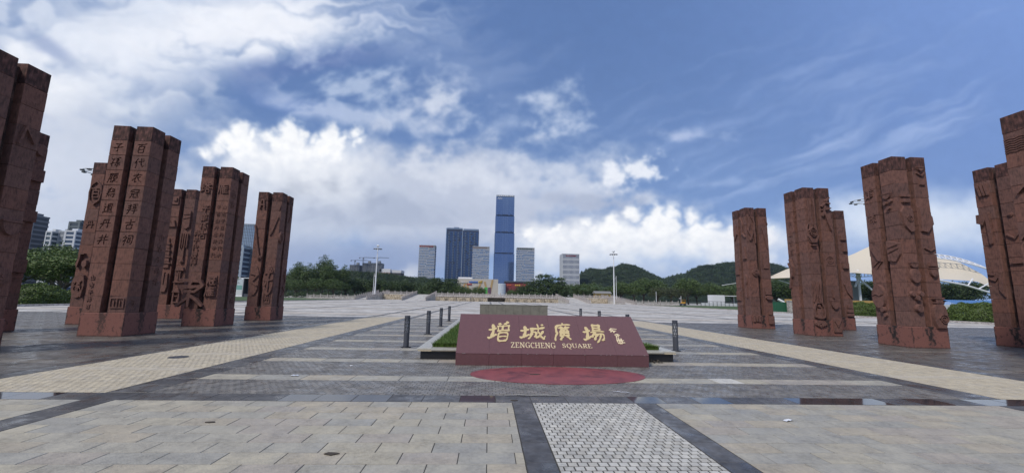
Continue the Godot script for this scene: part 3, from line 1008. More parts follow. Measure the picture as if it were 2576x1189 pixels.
var base_mesh: ArrayMesh
var course_h := (PIER_H - BASE_H) / 12.0


func base_block_mesh() -> ArrayMesh:
	var st := SurfaceTool.new()
	st.begin(Mesh.PRIMITIVE_TRIANGLES)
	st.set_smooth_group(-1)
	var h := SIDE / 2
	var c := 0.02
	for t in ["front", "right", "back", "left"]:
		var xf := face(t, -0.025)
		# face, with slightly cut top edge
		var p := [Vector3(-h, 0, 0), Vector3(h, 0, 0), Vector3(h, BASE_H - c, 0), Vector3(-h, BASE_H - c, 0)]
		var uv := [Vector2(0, 1), Vector2(1, 1), Vector2(1, 0), Vector2(0, 0)]
		for i in [0, 2, 1, 0, 3, 2]:
			st.set_uv(uv[i])
			st.add_vertex(xf * p[i])
		var q := [Vector3(-h, BASE_H - c, 0), Vector3(h, BASE_H - c, 0), Vector3(h - c, BASE_H, -c), Vector3(-h + c, BASE_H, -c)]
		for i in [0, 2, 1, 0, 3, 2]:
			st.set_uv(Vector2(0.1 + 0.8 * uv[i].x, 0.02))
			st.add_vertex(xf * q[i])
	var k := h - c
	for v in [Vector3(-k, BASE_H, k), Vector3(k, BASE_H, -k), Vector3(k, BASE_H, k), Vector3(-k, BASE_H, k), Vector3(-k, BASE_H, -k), Vector3(k, BASE_H, -k)]:
		st.set_uv(Vector2(0.5 + v.x * 0.3, 0.1))
		st.add_vertex(v)
	st.generate_normals()
	return st.commit()


# incised: {"front": {Vector2i(shaft 0 or 1, course): key}}
func pier(x: float, z: float, label: String, carve: Callable, incised := {}, s := 1) -> Node3D:
	var t := thing("sandstone_pier", label, "pier", Vector3(x, 0, z), 0.0, "red sandstone piers on the plaza")
	if course_meshes.is_empty():
		for i in 6:
			course_meshes.append(rough_block(Vector3(SHAFT, course_h - 0.007, SHAFT), 100 + i))
		base_mesh = base_block_mesh()
	part("base_block", base_mesh, M.sand_base[s % 3 if x < 0 else (s % 2) * 2], t)
	var core := pen()
	box(core, Vector3(0, (BASE_H + PIER_H - 0.12) / 2 + 0.0, 0), Vector3(0.98, PIER_H - 0.12 - BASE_H, 0.98))
	part("core", done(core), M.sand_core, t)
	# mortar inside each shaft
	var mt := pen()
	var o := SIDE / 2 - 0.025 - SHAFT / 2
	var r := RandomNumberGenerator.new()
	r.seed = 900 + s
	for cx in [-1, 1]:
		for cz in [-1, 1]:
			box(mt, Vector3(cx * o, (BASE_H + PIER_H) / 2, cz * o), Vector3(SHAFT - 0.12, PIER_H - BASE_H - 0.10, SHAFT - 0.12))
			for k in 12:
				var at := Vector3(cx * o, BASE_H + (k + 0.5) * course_h, cz * o)
				var m: Material = M.sand[r.randi() % 6]
				if k == 11:
					m = M.sand_top
				var key := ""
				var where := ""
				for f in incised:
					var side := 0
					if f == "front" and cz == 1:
						side = 0 if cx < 0 else 1
					elif f == "right" and cx == 1:
						side = 0 if cz > 0 else 1
					elif f == "left" and cx == -1:
						side = 0 if cz < 0 else 1
					else:
						continue
					if incised[f].has(Vector2i(side, k)):
						key = incised[f][Vector2i(side, k)]
						where = f
				if key != "":
					t.add_child(cut_stone(key, where, m, at), true)
				else:
					var b := part("stone_block", course_meshes[r.randi() % 6], m, t, at)
					b.rotation = Vector3(0, [0.0, PI / 2, PI, -PI / 2][r.randi() % 4], 0)
					b.position += Vector3(cx, 0, cz) * r.randf_range(-0.006, 0.004)
	part("mortar", done(mt), M.mortar, t)
	if carve.is_valid():
		carve.call(t)
	return t


# a block with a character sunk into one face
func cut_stone(key: String, where: String, m: Material, at: Vector3) -> CSGCombiner3D:
	var c := CSGCombiner3D.new()
	c.name = "inscribed_block"
	c.position = at
	var b := CSGMesh3D.new()
	b.mesh = course_meshes[0]
	b.material = m
	c.add_child(b)
	var xf := face(where)
	xf.origin = xf.basis.z * (SHAFT / 2)
	var k := 0
	for s in GLYPH[key]:
		var pts := points(s, 0.36, Vector2.ZERO, 0.10)
		for i in pts.size() - 1:
			var g := CSGPolygon3D.new()
			g.operation = CSGShape3D.OPERATION_SUBTRACTION
			g.polygon = brush(pts[i], pts[i + 1], 0.042, 0.05 if (i + k) % 2 else -0.05)
			g.depth = 0.2
			g.material = m
			var f := xf
			f.origin += xf.basis.z * (0.2 - 0.04 - k * 0.0003)
			# CSGPolygon3D extrudes towards its own -z
			g.transform = f
			c.add_child(g)
			k += 1
	return c


# ---- carvings: shapes that touch form one raised piece of the pier
func relief(t: Node3D, called: String, f: String, build: Callable):
	var st := pen()
	queue = []
	queueing = true
	build.call(st, face(f))
	queueing = false
	var groups := []
	for q in queue:
		var r := Rect2(q[0][0], Vector2.ZERO)
		for p in q[0]:
			r = r.expand(p)
		r = r.grow(0.02)
		var mine := [q]
		var rest := []
		for g in groups:
			if g[0].intersects(r):
				r = r.merge(g[0])
				mine = g[1] + mine
			else:
				rest.append(g)
		rest.append([r, mine])
		groups = rest
	for g in groups:
		var one := pen()
		for q in g[1]:
			prism(one, q[0], q[1], q[2] * 1.5, q[3], q[4])
		part(called, done(one), M.carving, t)


func bowl(st, xf, u, v, w, h, d := 0.06):
	prism(st, oval(Vector2(u, v), w / 2, h, 14, PI, TAU), -0.02, d, xf, 0.9)
	prism(st, rect(u, v + 0.012, w * 1.06, 0.05), -0.02, d + 0.012, xf, 0.96)


func disc(st, xf, u, v, r, d := 0.05):
	prism(st, oval(Vector2(u, v), r, r, 22), -0.02, d, xf, 0.93)
	prism(st, oval(Vector2(u, v), r * 0.62, r * 0.62, 18), 0, d + 0.02, xf, 0.9)
	prism(st, oval(Vector2(u, v), r * 0.3, r * 0.3, 12), 0, d + 0.035, xf, 0.8)


func jar(st, xf, u, v, w, h, d := 0.07):
	var p := PackedVector2Array()
	for e in [[0.30, -0.5], [0.46, -0.25], [0.5, 0.0], [0.42, 0.22], [0.24, 0.34], [0.22, 0.42], [0.32, 0.5]]:
		p.append(Vector2(u + e[0] * w, v + e[1] * h))
	for e in [[-0.32, 0.5], [-0.22, 0.42], [-0.24, 0.34], [-0.42, 0.22], [-0.5, 0.0], [-0.46, -0.25], [-0.30, -0.5]]:
		p.append(Vector2(u + e[0] * w, v + e[1] * h))
	prism(st, p, -0.02, d, xf, 0.93)
	prism(st, rect(u, v + h * 0.38, w * 0.62, h * 0.05), 0, d + 0.016, xf, 0.95)


func spiral(st, xf, u, v, r, d):
	var k := 0
	var prev := Vector2(u, v)
	for i in range(1, 26):
		var a := i * 0.62
		var p = Vector2(u, v) + Vector2(cos(a), sin(a)) * r * i / 25.0
		prism(st, stroke([prev, p], r * 0.14, r * 0.14), 0, d + k * 0.0005, xf)
		prev = p
		k += 1


func lines(st, xf, list: Array, w: float, d: float):
	var k := 0
	for s in list:
		for i in range(0, s.size() - 2, 2):
			prism(st, stroke([Vector2(s[i], s[i + 1]), Vector2(s[i + 2], s[i + 3])], w, w * 0.8), -0.02, d + k * 0.0007, xf, 0.97)
			k += 1


func plate(st, xf, pts: Array, d: float, k := 0.94):
	var p := PackedVector2Array()
	for i in range(0, pts.size(), 2):
		p.append(Vector2(pts[i], pts[i + 1]))
	prism(st, p, -0.02, d, xf, k)


func flames(st, xf, u, v, h, n: int, s: int, w := 0.05):
	var r := RandomNumberGenerator.new()
	r.seed = s
	for i in n:
		var x = u + (float(i) / (n - 1) - 0.5) * 0.42
		var a := []
		var steps := 6
		for j in steps + 1:
			var t := float(j) / steps
			a.append_array([x * 1.0 + sin(t * 4.0 + i * 1.3) * 0.05 * (0.4 + t) + (u - x) * t * 0.5, v + h * t * (0.7 + 0.3 * r.randf())  if j == steps else v + h * t * 0.85])
		lines(st, xf, [a], w * (1.0 - 0.1 * (i % 2)), 0.035 + 0.012 * (i % 3))


func pagoda(st, xf, u, v, w, h):
	for i in 4:
		var y = v + h * i / 4.0
		var ww = w * (1.0 - i * 0.17)
		plate(st, xf, [u - ww * 0.32, y, u + ww * 0.32, y, u + ww * 0.30, y + h * 0.15, u - ww * 0.30, y + h * 0.15], 0.05)
		plate(st, xf, [u - ww * 0.5, y + h * 0.155, u + ww * 0.5, y + h * 0.155, u + ww * 0.3, y + h * 0.235, u - ww * 0.3, y + h * 0.235], 0.075)
	plate(st, xf, [u - 0.03, v + h, u + 0.03, v + h, u, v + h * 1.16], 0.05)


# a column of raised characters, each a part of its own
func column(t: Node3D, f: String, keys: Array, u: float, top: float, pitch: float, size: float, w: float, d: float):
	for i in keys.size():
		relief(t, "character", f, func(st, xf):
			write(st, keys[i], Vector2(u, top - i * pitch), size, w, -0.01, d, xf))


const SL := -0.4125   # middle of the left shaft of a face
const SR := 0.4125


func build_piers():
	GLYPH = glyphs()
	var xi := -13.32
	var xo := -18.35
	var xr := 16.92
	var xq := 22.15
	var z0 := -10.9
	var z1 := -15.9
	var z2 := -20.7
	var z3 := -25.6

	# --- left of the avenue
	pier(xi, z1, "red sandstone pier incised with two columns of seven large characters", func(t):
		relief(t, "book_carving", "front", func(st, xf):
			lines(st, xf, [[SR - 0.22, 0.98, SR + 0.22, 0.98], [SR - 0.22, 1.3, SR + 0.22, 1.3], [SR - 0.22, 0.98, SR - 0.22, 1.3], [SR + 0.22, 0.98, SR + 0.22, 1.3], [SR, 1.0, SR, 1.28], [SR - 0.1, 1.05, SR - 0.1, 1.22], [SR + 0.1, 1.05, SR + 0.1, 1.22]], 0.035, 0.022))
		column(t, "front", ["shan", "gu", "zi", "jing", "bai"], SL - 0.12, 2.0, 0.25, 0.16, 0.025, 0.014)
		column(t, "right", ["shan", "gu", "zi", "dan", "jing"], SR, 3.6, 0.42, 0.24, 0.03, 0.014)
		column(t, "right", ["zi"], SL, 1.15, 0.3, 0.24, 0.03, 0.015),
		{"front": {Vector2i(1, 10): "bai", Vector2i(1, 9): "dai", Vector2i(1, 8): "yi", Vector2i(1, 7): "guan", Vector2i(1, 6): "bow", Vector2i(1, 5): "gu", Vector2i(1, 4): "ci",
			Vector2i(0, 10): "zi", Vector2i(0, 9): "sun", Vector2i(0, 8): "lu", Vector2i(0, 7): "xi", Vector2i(0, 6): "yi_leave", Vector2i(0, 5): "dan", Vector2i(0, 4): "jing"}}, 1)
	pier(xi, z2, "red sandstone pier with raised brush characters and a big bold glyph near its foot", func(t):
		column(t, "front", ["yan"], SR - 0.02, 6.5, 0.5, 0.46, 0.05, 0.03)
		column(t, "front", ["ta"], SL, 6.5, 0.5, 0.46, 0.05, 0.03)
		column(t, "front", ["ping", "di", "sun", "gu"], SL + 0.1, 5.5, 0.42, 0.34, 0.04, 0.026)
		column(t, "front", ["jing", "zi", "dai", "lu", "bow"], SL - 0.14, 4.3, 0.34, 0.28, 0.032, 0.022)
		column(t, "front", ["shan", "gu", "zi", "bai", "dan", "jing", "dai", "yi"], SR + 0.13, 5.6, 0.33, 0.2, 0.022, 0.012)
		column(t, "front", ["zi", "bai", "shan", "dan", "gu", "jing", "zi", "dai"], SR - 0.13, 5.6, 0.33, 0.2, 0.022, 0.012)
		relief(t, "tablet_carving", "front", func(st, xf):
			prism(st, rect(SR - 0.02, 1.85, 0.46, 1.0), -0.02, 0.03, xf, 0.97))
		column(t, "front", ["guan", "yan"], SR - 0.02, 2.1, 0.5, 0.42, 0.06, 0.07)
		relief(t, "bold_glyph", "front", func(st, xf):
			write(st, "mei", Vector2(SL - 0.02, 1.55), 1.25, 0.13, -0.02, 0.10, xf))
		relief(t, "raised_inscription", "right", func(st, xf):
			prism(st, rect(SR, 7.25, 0.44, 0.5), -0.02, 0.02, xf, 0.96))
		column(t, "right", ["shan", "gu"], SL, 6.3, 0.5, 0.32, 0.04, 0.02)
		column(t, "right", ["bai", "dan", "jing"], SR, 2.2, 0.5, 0.3, 0.04, 0.02), {}, 2)
	pier(xi, z3, "red sandstone pier with a carved hook, a knotted disc and a small seal", func(t):
		relief(t, "hook_carving", "front", func(st, xf):
			lines(st, xf, [[SL - 0.25, 5.5, SL - 0.16, 5.0, SL - 0.02, 4.3, SL + 0.12, 3.75]], 0.10, 0.06)
			disc(st, xf, SL + 0.14, 3.62, 0.14, 0.05))
		relief(t, "bracket_carving", "front", func(st, xf):
			lines(st, xf, [[SL - 0.12, 6.6, SL - 0.06, 7.1, SL + 0.08, 7.1, SL + 0.14, 6.6], [SL - 0.12, 6.8, SL + 0.14, 6.8]], 0.09, 0.06))
		relief(t, "knife_carving", "front", func(st, xf):
			plate(st, xf, [SR - 0.2, 4.9, SR - 0.08, 5.1, SR + 0.22, 6.1, SR + 0.12, 6.15, SR - 0.1, 5.6], 0.045)
			lines(st, xf, [[SR + 0.18, 6.5, SR + 0.26, 6.8]], 0.05, 0.03))
		relief(t, "disc_carving", "front", func(st, xf):
			prism(st, oval(Vector2(SL, 2.3), 0.30, 0.9, 20), -0.02, 0.04, xf, 0.95)
			prism(st, oval(Vector2(SR - 0.02, 2.3), 0.31, 0.9, 20), -0.02, 0.045, xf, 0.95)
			lines(st, xf, [[SR - 0.2, 2.7, SR + 0.2, 2.8], [SR, 3.0, SR, 1.7], [SR - 0.22, 2.3, SR + 0.22, 2.35], [SR - 0.15, 2.0, SR + 0.1, 2.9]], 0.09, 0.085)
			lines(st, xf, [[SL - 0.2, 2.7, SL + 0.2, 2.6, SL - 0.1, 2.2, SL + 0.2, 2.0]], 0.10, 0.08))
		relief(t, "seal_carving", "front", func(st, xf):
			lines(st, xf, [[SR - 0.2, 1.0, SR + 0.15, 1.0, SR + 0.15, 1.55, SR - 0.2, 1.55, SR - 0.2, 1.0]], 0.03, 0.02)
			write(st, "jing", Vector2(SR - 0.025, 1.27), 0.3, 0.03, -0.01, 0.02, xf))
		relief(t, "face_carving", "right", func(st, xf):
			prism(st, oval(Vector2(SL - 0.05, 4.9), 0.26, 0.42, 18), -0.02, 0.06, xf, 0.93)
			lines(st, xf, [[SL - 0.2, 5.0, SL + 0.1, 5.0], [SL - 0.05, 5.1, SL - 0.05, 4.7], [SL - 0.15, 4.65, SL + 0.05, 4.65]], 0.05, 0.09)
			lines(st, xf, [[SR - 0.2, 1.4, SR + 0.1, 1.7, SR - 0.1, 2.0, SR + 0.15, 2.3, SR - 0.05, 2.7, SR + 0.1, 3.0]], 0.05, 0.04)
			lines(st, xf, [[SR - 0.1, 6.0, SR + 0.1, 6.5, SR, 7.0]], 0.06, 0.04)), {}, 3)
	pier(xi, z0, "red sandstone pier with blackened top, its foot beyond the inscribed couplet pier", func(t):
		relief(t, "vessel_carving", "right", func(st, xf):
			jar(st, xf, SL, 4.6, 0.5, 0.8)
			bowl(st, xf, SR, 3.3, 0.48, 0.36)
			lines(st, xf, [[SR - 0.2, 5.4, SR - 0.1, 5.9, SR + 0.15, 5.5]], 0.06, 0.05)
			plate(st, xf, [SL - 0.22, 2.2, SL + 0.2, 2.2, SL + 0.24, 2.9, SL - 0.2, 2.9], 0.05)
			disc(st, xf, SR, 1.9, 0.22)), {}, 4)
	pier(xo, z1, "red sandstone pier with stacked block and bowl carvings beside blackened-top pier", func(t):
		relief(t, "block_carving", "right", func(st, xf):
			for e in [[SL, 6.7, 0.46, 0.4], [SR, 5.9, 0.5, 0.5], [SL, 4.9, 0.44, 0.5], [SR, 4.3, 0.5, 0.45], [SL, 3.2, 0.5, 0.7], [SR, 2.4, 0.46, 0.5]]:
				prism(st, rect(e[0], e[1], e[2], e[3]), -0.02, 0.09, xf, 0.94)
			bowl(st, xf, SL, 2.2, 0.5, 0.4)
			prism(st, oval(Vector2(SR, 6.9), 0.2, 0.25, 14), -0.02, 0.08, xf, 0.9)), {}, 5)
	pier(xo, z2, "red sandstone pier with a round seal and a drum carving behind couplet pier", func(t):
		relief(t, "round_seal", "front", func(st, xf):
			prism(st, oval(Vector2(SL + 0.06, 6.1), 0.27, 0.55, 22), -0.02, 0.02, xf, 0.96)
			lines(st, xf, [[SL - 0.2, 6.1, SL - 0.16, 6.45, SL + 0.06, 6.66, SL + 0.28, 6.45, SL + 0.33, 6.1, SL + 0.28, 5.75, SL + 0.06, 5.54, SL - 0.16, 5.75, SL - 0.2, 6.1]], 0.06, 0.06)
			write(st, "bai", Vector2(SL + 0.1, 6.1), 0.5, 0.06, 0, 0.06, xf))
		relief(t, "small_square_carving", "front", func(st, xf):
			write(st, "dan", Vector2(SL, 4.6), 0.36, 0.03, -0.01, 0.02, xf))
		relief(t, "tool_carving", "front", func(st, xf):
			lines(st, xf, [[SL - 0.2, 2.7, SL - 0.1, 3.2, SL + 0.05, 3.2], [SL - 0.1, 3.1, SL - 0.18, 2.6]], 0.07, 0.08)
			prism(st, oval(Vector2(SL + 0.15, 2.75), 0.13, 0.2, 14), -0.02, 0.09, xf, 0.85))
		relief(t, "drum_carving", "front", func(st, xf):
			prism(st, oval(Vector2(SL - 0.02, 1.75), 0.30, 0.58, 20), -0.02, 0.04, xf, 0.96)
			lines(st, xf, [[SL + 0.2, 1.25, SL + 0.27, 1.75, SL + 0.2, 2.2, SL, 2.32]], 0.05, 0.08)
			write(st, "sun", Vector2(SL - 0.04, 1.75), 0.42, 0.05, 0, 0.07, xf)), {}, 6)
	pier(xo, z3, "red sandstone pier carved with a small pagoda and a bell behind brush-character pier", func(t):
		relief(t, "pagoda_carving", "front", func(st, xf):
			pagoda(st, xf, SL, 2.9, 0.55, 1.5))
		relief(t, "pan_carving", "front", func(st, xf):
			plate(st, xf, [SL - 0.2, 1.7, SL - 0.1, 1.5, SL + 0.16, 1.5, SL + 0.24, 1.8, SL + 0.2, 2.6, SL - 0.16, 2.6], 0.06)
			lines(st, xf, [[SL, 2.6, SL, 2.0]], 0.08, 0.09))
		relief(t, "square_carving", "front", func(st, xf):
			prism(st, rect(SL, 6.9, 0.45, 0.5), -0.02, 0.04, xf, 0.95)
			prism(st, rect(SL + 0.05, 6.95, 0.2, 0.2), 0, 0.08, xf, 0.9)
			plate(st, xf, [SL - 0.2, 5.3, SL + 0.24, 5.3, SL + 0.16, 5.7, SL, 5.5, SL - 0.16, 5.7], 0.06))
		relief(t, "bell_carving", "front", func(st, xf):
			plate(st, xf, [SR - 0.2, 5.3, SR, 5.15, SR + 0.2, 5.3, SR + 0.2, 6.3, SR, 6.45, SR - 0.2, 6.3], 0.06)
			lines(st, xf, [[SR - 0.2, 5.8, SR + 0.2, 5.9], [SR - 0.2, 6.05, SR + 0.2, 6.1]], 0.03, 0.08))
		relief(t, "comb_carving", "front", func(st, xf):
			lines(st, xf, [[SR - 0.18, 4.9, SR - 0.18, 4.1], [SR - 0.06, 4.9, SR - 0.06, 4.1], [SR + 0.06, 4.9, SR + 0.06, 3.4], [SR + 0.18, 4.9, SR + 0.18, 4.1]], 0.06, 0.06)
			disc(st, xf, SR, 3.3, 0.13))
		relief(t, "table_carving", "front", func(st, xf):
			plate(st, xf, [SR - 0.26, 2.75, SR + 0.26, 2.75, SR + 0.2, 2.95, SR - 0.2, 2.95], 0.08)
			lines(st, xf, [[SR - 0.05, 2.75, SR - 0.05, 2.2], [SR + 0.05, 2.75, SR + 0.05, 2.2], [SR - 0.26, 2.1, SR + 0.26, 2.1]], 0.06, 0.06))
		relief(t, "pavilion_carving", "front", func(st, xf):
			plate(st, xf, [SR - 0.26, 1.5, SR + 0.2, 1.5, SR + 0.1, 1.75, SR - 0.12, 1.75], 0.09)
			lines(st, xf, [[SR - 0.16, 1.5, SR - 0.16, 0.95, SR + 0.14, 0.95, SR + 0.14, 1.5], [SR - 0.05, 1.3, SR + 0.05, 1.3]], 0.07, 0.07)), {}, 7)

	# --- right of the avenue
	pier(xr, z3, "red sandstone pier carved with draped ribbons, a coin disc and spoon", func(t):
		relief(t, "ribbon_carving", "front", func(st, xf):
			lines(st, xf, [[SL - 0.2, 7.1, SL - 0.1, 6.6, SL - 0.2, 6.1, SL + 0.02, 5.6], [SL + 0.05, 7.0, SL + 0.22, 6.6, SL + 0.1, 6.0, SL - 0.1, 5.5], [SL + 0.2, 6.4, SL + 0.22, 5.3]], 0.09, 0.06))
		relief(t, "coin_carving", "front", func(st, xf):
			disc(st, xf, SL + 0.12, 3.45, 0.24)
			spiral(st, xf, SL + 0.12, 3.45, 0.14, 0.075))
		relief(t, "strap_carving", "front", func(st, xf):
			lines(st, xf, [[SR - 0.1, 6.3, SR + 0.05, 5.6, SR + 0.15, 5.0], [SR + 0.15, 6.9, SR + 0.25, 6.5]], 0.07, 0.05)
			prism(st, rect(SR, 4.2, 0.34, 1.0), -0.02, 0.03, xf, 0.96))
		relief(t, "box_carving", "front", func(st, xf):
			prism(st, rect(SR + 0.02, 2.3, 0.4, 0.42), -0.02, 0.05, xf, 0.95)
			prism(st, oval(Vector2(SR + 0.05, 1.9), 0.24, 0.15, 16), -0.02, 0.08, xf, 0.85))
		relief(t, "lock_carving", "front", func(st, xf):
			for i in 3:
				prism(st, rect(SL - 0.18 + i * 0.17, 0.62, 0.13, 0.42 - 0.06 * (i % 2)), 0.0, 0.07, xf, 0.92)
			prism(st, rect(SR + 0.06, 0.55, 0.3, 0.5), 0, 0.09, xf, 0.94)
			prism(st, rect(SR + 0.06, 0.95, 0.2, 0.2), 0, 0.07, xf, 0.9))
		relief(t, "bell_carving", "left", func(st, xf):
			plate(st, xf, [SR - 0.12, 4.3, SR + 0.2, 4.3, SR + 0.1, 5.1, SR - 0.02, 5.1], 0.07)
			lines(st, xf, [[SL, 6.6, SL + 0.15, 6.0, SL - 0.1, 5.6], [SR - 0.2, 7.0, SR, 6.5, SR - 0.1, 6.0, SR + 0.2, 5.7]], 0.09, 0.06))
		relief(t, "spoon_carving", "left", func(st, xf):
			prism(st, oval(Vector2(SR, 3.0), 0.16, 0.34, 16), -0.02, 0.06, xf, 0.9)
			lines(st, xf, [[SR, 2.7, SR + 0.04, 1.9]], 0.09, 0.05)
			prism(st, rect(SL, 2.0, 0.42, 0.6), -0.02, 0.06, xf, 0.94)
			prism(st, rect(SL, 3.6, 0.36, 0.5), -0.02, 0.05, xf, 0.94)), {}, 8)
	pier(xr, z2, "red sandstone pier with a flame-crowned phoenix and a seated figure in flames", func(t):
		relief(t, "phoenix_carving", "front", func(st, xf):
			prism(st, oval(Vector2(SL, 5.2), 0.31, 0.62, 20), -0.02, 0.035, xf, 0.95)
			flames(st, xf, SL, 5.4, 1.75, 5, 3, 0.055)
			spiral(st, xf, SL, 5.15, 0.2, 0.08)
			lines(st, xf, [[SL - 0.26, 5.0, SL - 0.1, 4.7, SL + 0.12, 4.72, SL + 0.26, 5.05], [SL - 0.2, 5.3, SL, 5.5, SL + 0.2, 5.3], [SL - 0.1, 4.55, SL + 0.1, 4.55]], 0.06, 0.085))
		relief(t, "seated_figure_carving", "front", func(st, xf):
			flames(st, xf, SL, 1.7, 1.0, 4, 9, 0.07)
			lines(st, xf, [[SL - 0.24, 0.95, SL - 0.26, 1.35, SL - 0.14, 1.65, SL + 0.14, 1.65, SL + 0.26, 1.35, SL + 0.24, 0.95]], 0.07, 0.07)
			prism(st, oval(Vector2(SL, 1.48), 0.075, 0.1, 12), -0.02, 0.07, xf, 0.75)
			plate(st, xf, [SL - 0.13, 1.0, SL + 0.13, 1.0, SL + 0.11, 1.36, SL - 0.11, 1.36], 0.06, 0.85)
			prism(st, oval(Vector2(SL, 0.95), 0.25, 0.1, 16), -0.02, 0.08, xf, 0.9))
		relief(t, "lotus_carving", "front", func(st, xf):
			for i in 7:
				prism(st, oval(Vector2(SL - 0.24 + i * 0.08, 0.5 + 0.04 * absf(i - 3)), 0.055, 0.11, 10), 0.0, 0.07 + 0.006 * (i % 3), xf, 0.7)
			prism(st, oval(Vector2(SL, 0.7), 0.25, 0.09, 16), 0.0, 0.06, xf, 0.9))
		relief(t, "bird_carving", "front", func(st, xf):
			lines(st, xf, [[SR - 0.22, 6.6, SR, 6.8, SR + 0.22, 6.75], [SR - 0.2, 6.4, SR + 0.24, 6.5], [SR + 0.05, 6.9, SR + 0.2, 7.05], [SR - 0.1, 6.3, SR + 0.05, 5.8, SR + 0.2, 5.35], [SR - 0.05, 6.6, SR - 0.2, 6.1]], 0.09, 0.07))
		relief(t, "scroll_carving", "front", func(st, xf):
			spiral(st, xf, SR, 3.8, 0.22, 0.02)
			prism(st, rect(SR, 3.8, 0.5, 0.55), -0.02, 0.012, xf, 0.97))
		relief(t, "pouch_carving", "front", func(st, xf):
			bowl(st, xf, SR + 0.03, 1.75, 0.46, 0.42)
			prism(st, rect(SR + 0.04, 0.55, 0.42, 0.7), 0.0, 0.06, xf, 0.94)
			lines(st, xf, [[SR - 0.1, 0.75, SR + 0.04, 0.5, SR + 0.18, 0.8]], 0.06, 0.09)
			lines(st, xf, [[SR, 1.9, SR, 2.3]], 0.05, 0.05))
		relief(t, "limb_carving", "left", func(st, xf):
			lines(st, xf, [[SL - 0.2, 3.7, SL - 0.02, 3.3, SL - 0.12, 2.8, SL - 0.2, 2.4], [SL - 0.1, 3.9, SL + 0.06, 3.5, SL, 3.0]], 0.10, 0.08))
		column(t, "left", ["jing", "zi", "shan", "gu", "bai"], SL, 6.3, 0.5, 0.3, 0.03, 0.014), {}, 9)
	pier(xr, z1, "red sandstone pier carved with bowls, pouches, a spiral jar and round drum", func(t):
		relief(t, "cauldron_carving", "left", func(st, xf):
			plate(st, xf, [SL - 0.2, 3.95, SL + 0.28, 4.15, SL + 0.28, 3.35, SL + 0.1, 3.4], 0.05)
			lines(st, xf, [[SL - 0.15, 3.2, SL + 0.1, 3.4], [SL, 3.1, SL + 0.2, 3.35]], 0.035, 0.03)
			plate(st, xf, [SR - 0.28, 3.35, SR + 0.05, 3.3, SR + 0.26, 3.6, SR + 0.28, 4.05, SR - 0.28, 4.2], 0.055)
			lines(st, xf, [[SR - 0.2, 3.9, SR + 0.2, 4.0], [SR - 0.2, 3.7, SR + 0.22, 3.85]], 0.04, 0.08))
		relief(t, "drum_carving", "left", func(st, xf):
			prism(st, oval(Vector2(SL - 0.02, 1.95), 0.30, 0.5, 20), -0.02, 0.07, xf, 0.94)
			lines(st, xf, [[SL - 0.24, 2.0, SL - 0.1, 2.05, SL + 0.05, 1.98, SL + 0.2, 2.04]], 0.04, 0.09)
			prism(st, oval(Vector2(SL + 0.1, 1.42), 0.1, 0.13, 12), -0.02, 0.08, xf, 0.8)
			prism(st, oval(Vector2(SL + 0.18, 1.2), 0.07, 0.09, 12), -0.02, 0.07, xf, 0.8))
		relief(t, "knot_carving", "left", func(st, xf):
			bowl(st, xf, SR - 0.05, 6.1, 0.36, 0.22)
			for e in [[-0.14, 5.72], [0.08, 5.78], [-0.02, 5.5]]:
				prism(st, oval(Vector2(SR + e[0], e[1]), 0.085, 0.085, 12), -0.02, 0.07, xf, 0.8))
		relief(t, "glyph_carving", "left", func(st, xf):
			write(st, "di", Vector2(SL, 6.3), 0.4, 0.045, -0.01, 0.03, xf)
			write(st, "sun", Vector2(SL, 5.2), 0.36, 0.03, -0.01, 0.015, xf))
		relief(t, "cup_carving", "front", func(st, xf):
			prism(st, rect(SL + 0.05, 5.95, 0.4, 0.1), -0.02, 0.05, xf, 0.95)
			prism(st, rect(SL + 0.05, 5.75, 0.34, 0.16), -0.02, 0.06, xf, 0.93))
		relief(t, "pouch_carving", "front", func(st, xf):
			plate(st, xf, [SL - 0.22, 5.3, SL - 0.1, 4.7, SL + 0.12, 4.45, SL + 0.28, 4.5, SL + 0.28, 5.45, SL - 0.08, 5.55], 0.05)
			plate(st, xf, [SR - 0.28, 4.5, SR - 0.02, 4.45, SR + 0.26, 4.8, SR + 0.24, 5.1, SR - 0.02, 5.5, SR - 0.28, 5.5], 0.06)
			spiral(st, xf, SL + 0.1, 5.0, 0.14, 0.06))
		relief(t, "mask_carving", "front", func(st, xf):
			bowl(st, xf, SL + 0.05, 3.25, 0.34, 0.2)
			prism(st, oval(Vector2(SL + 0.06, 2.75), 0.22, 0.3, 18), -0.02, 0.06, xf, 0.9)
			for e in [[-0.14, 2.05], [0.2, 2.05], [0.03, 1.9]]:
				prism(st, oval(Vector2(SL + e[0], e[1]), 0.11, 0.12, 14), -0.02, 0.07, xf, 0.8)
			prism(st, oval(Vector2(SL + 0.05, 1.5), 0.15, 0.17, 14), -0.02, 0.08, xf, 0.85))
		relief(t, "lidded_cup_carving", "front", func(st, xf):
			bowl(st, xf, SR + 0.02, 3.05, 0.36, 0.34)
			prism(st, rect(SR + 0.02, 3.2, 0.32, 0.14), -0.02, 0.06, xf, 0.9)
			lines(st, xf, [[SR - 0.2, 3.85, SR, 3.75, SR + 0.2, 3.85], [SR - 0.15, 6.9, SR + 0.05, 6.8, SR + 0.15, 6.95]], 0.05, 0.04)
			prism(st, rect(SR + 0.02, 6.55, 0.26, 0.3), -0.02, 0.04, xf, 0.85)
			bowl(st, xf, SR, 7.15, 0.26, 0.16))
		relief(t, "spiral_jar_carving", "front", func(st, xf):
			jar(st, xf, SR + 0.02, 1.3, 0.58, 1.15, 0.08)
			spiral(st, xf, SR + 0.1, 1.1, 0.2, 0.10)
			prism(st, rect(SR + 0.02, 1.9, 0.44, 0.07), 0, 0.09, xf, 0.95)), {}, 10)
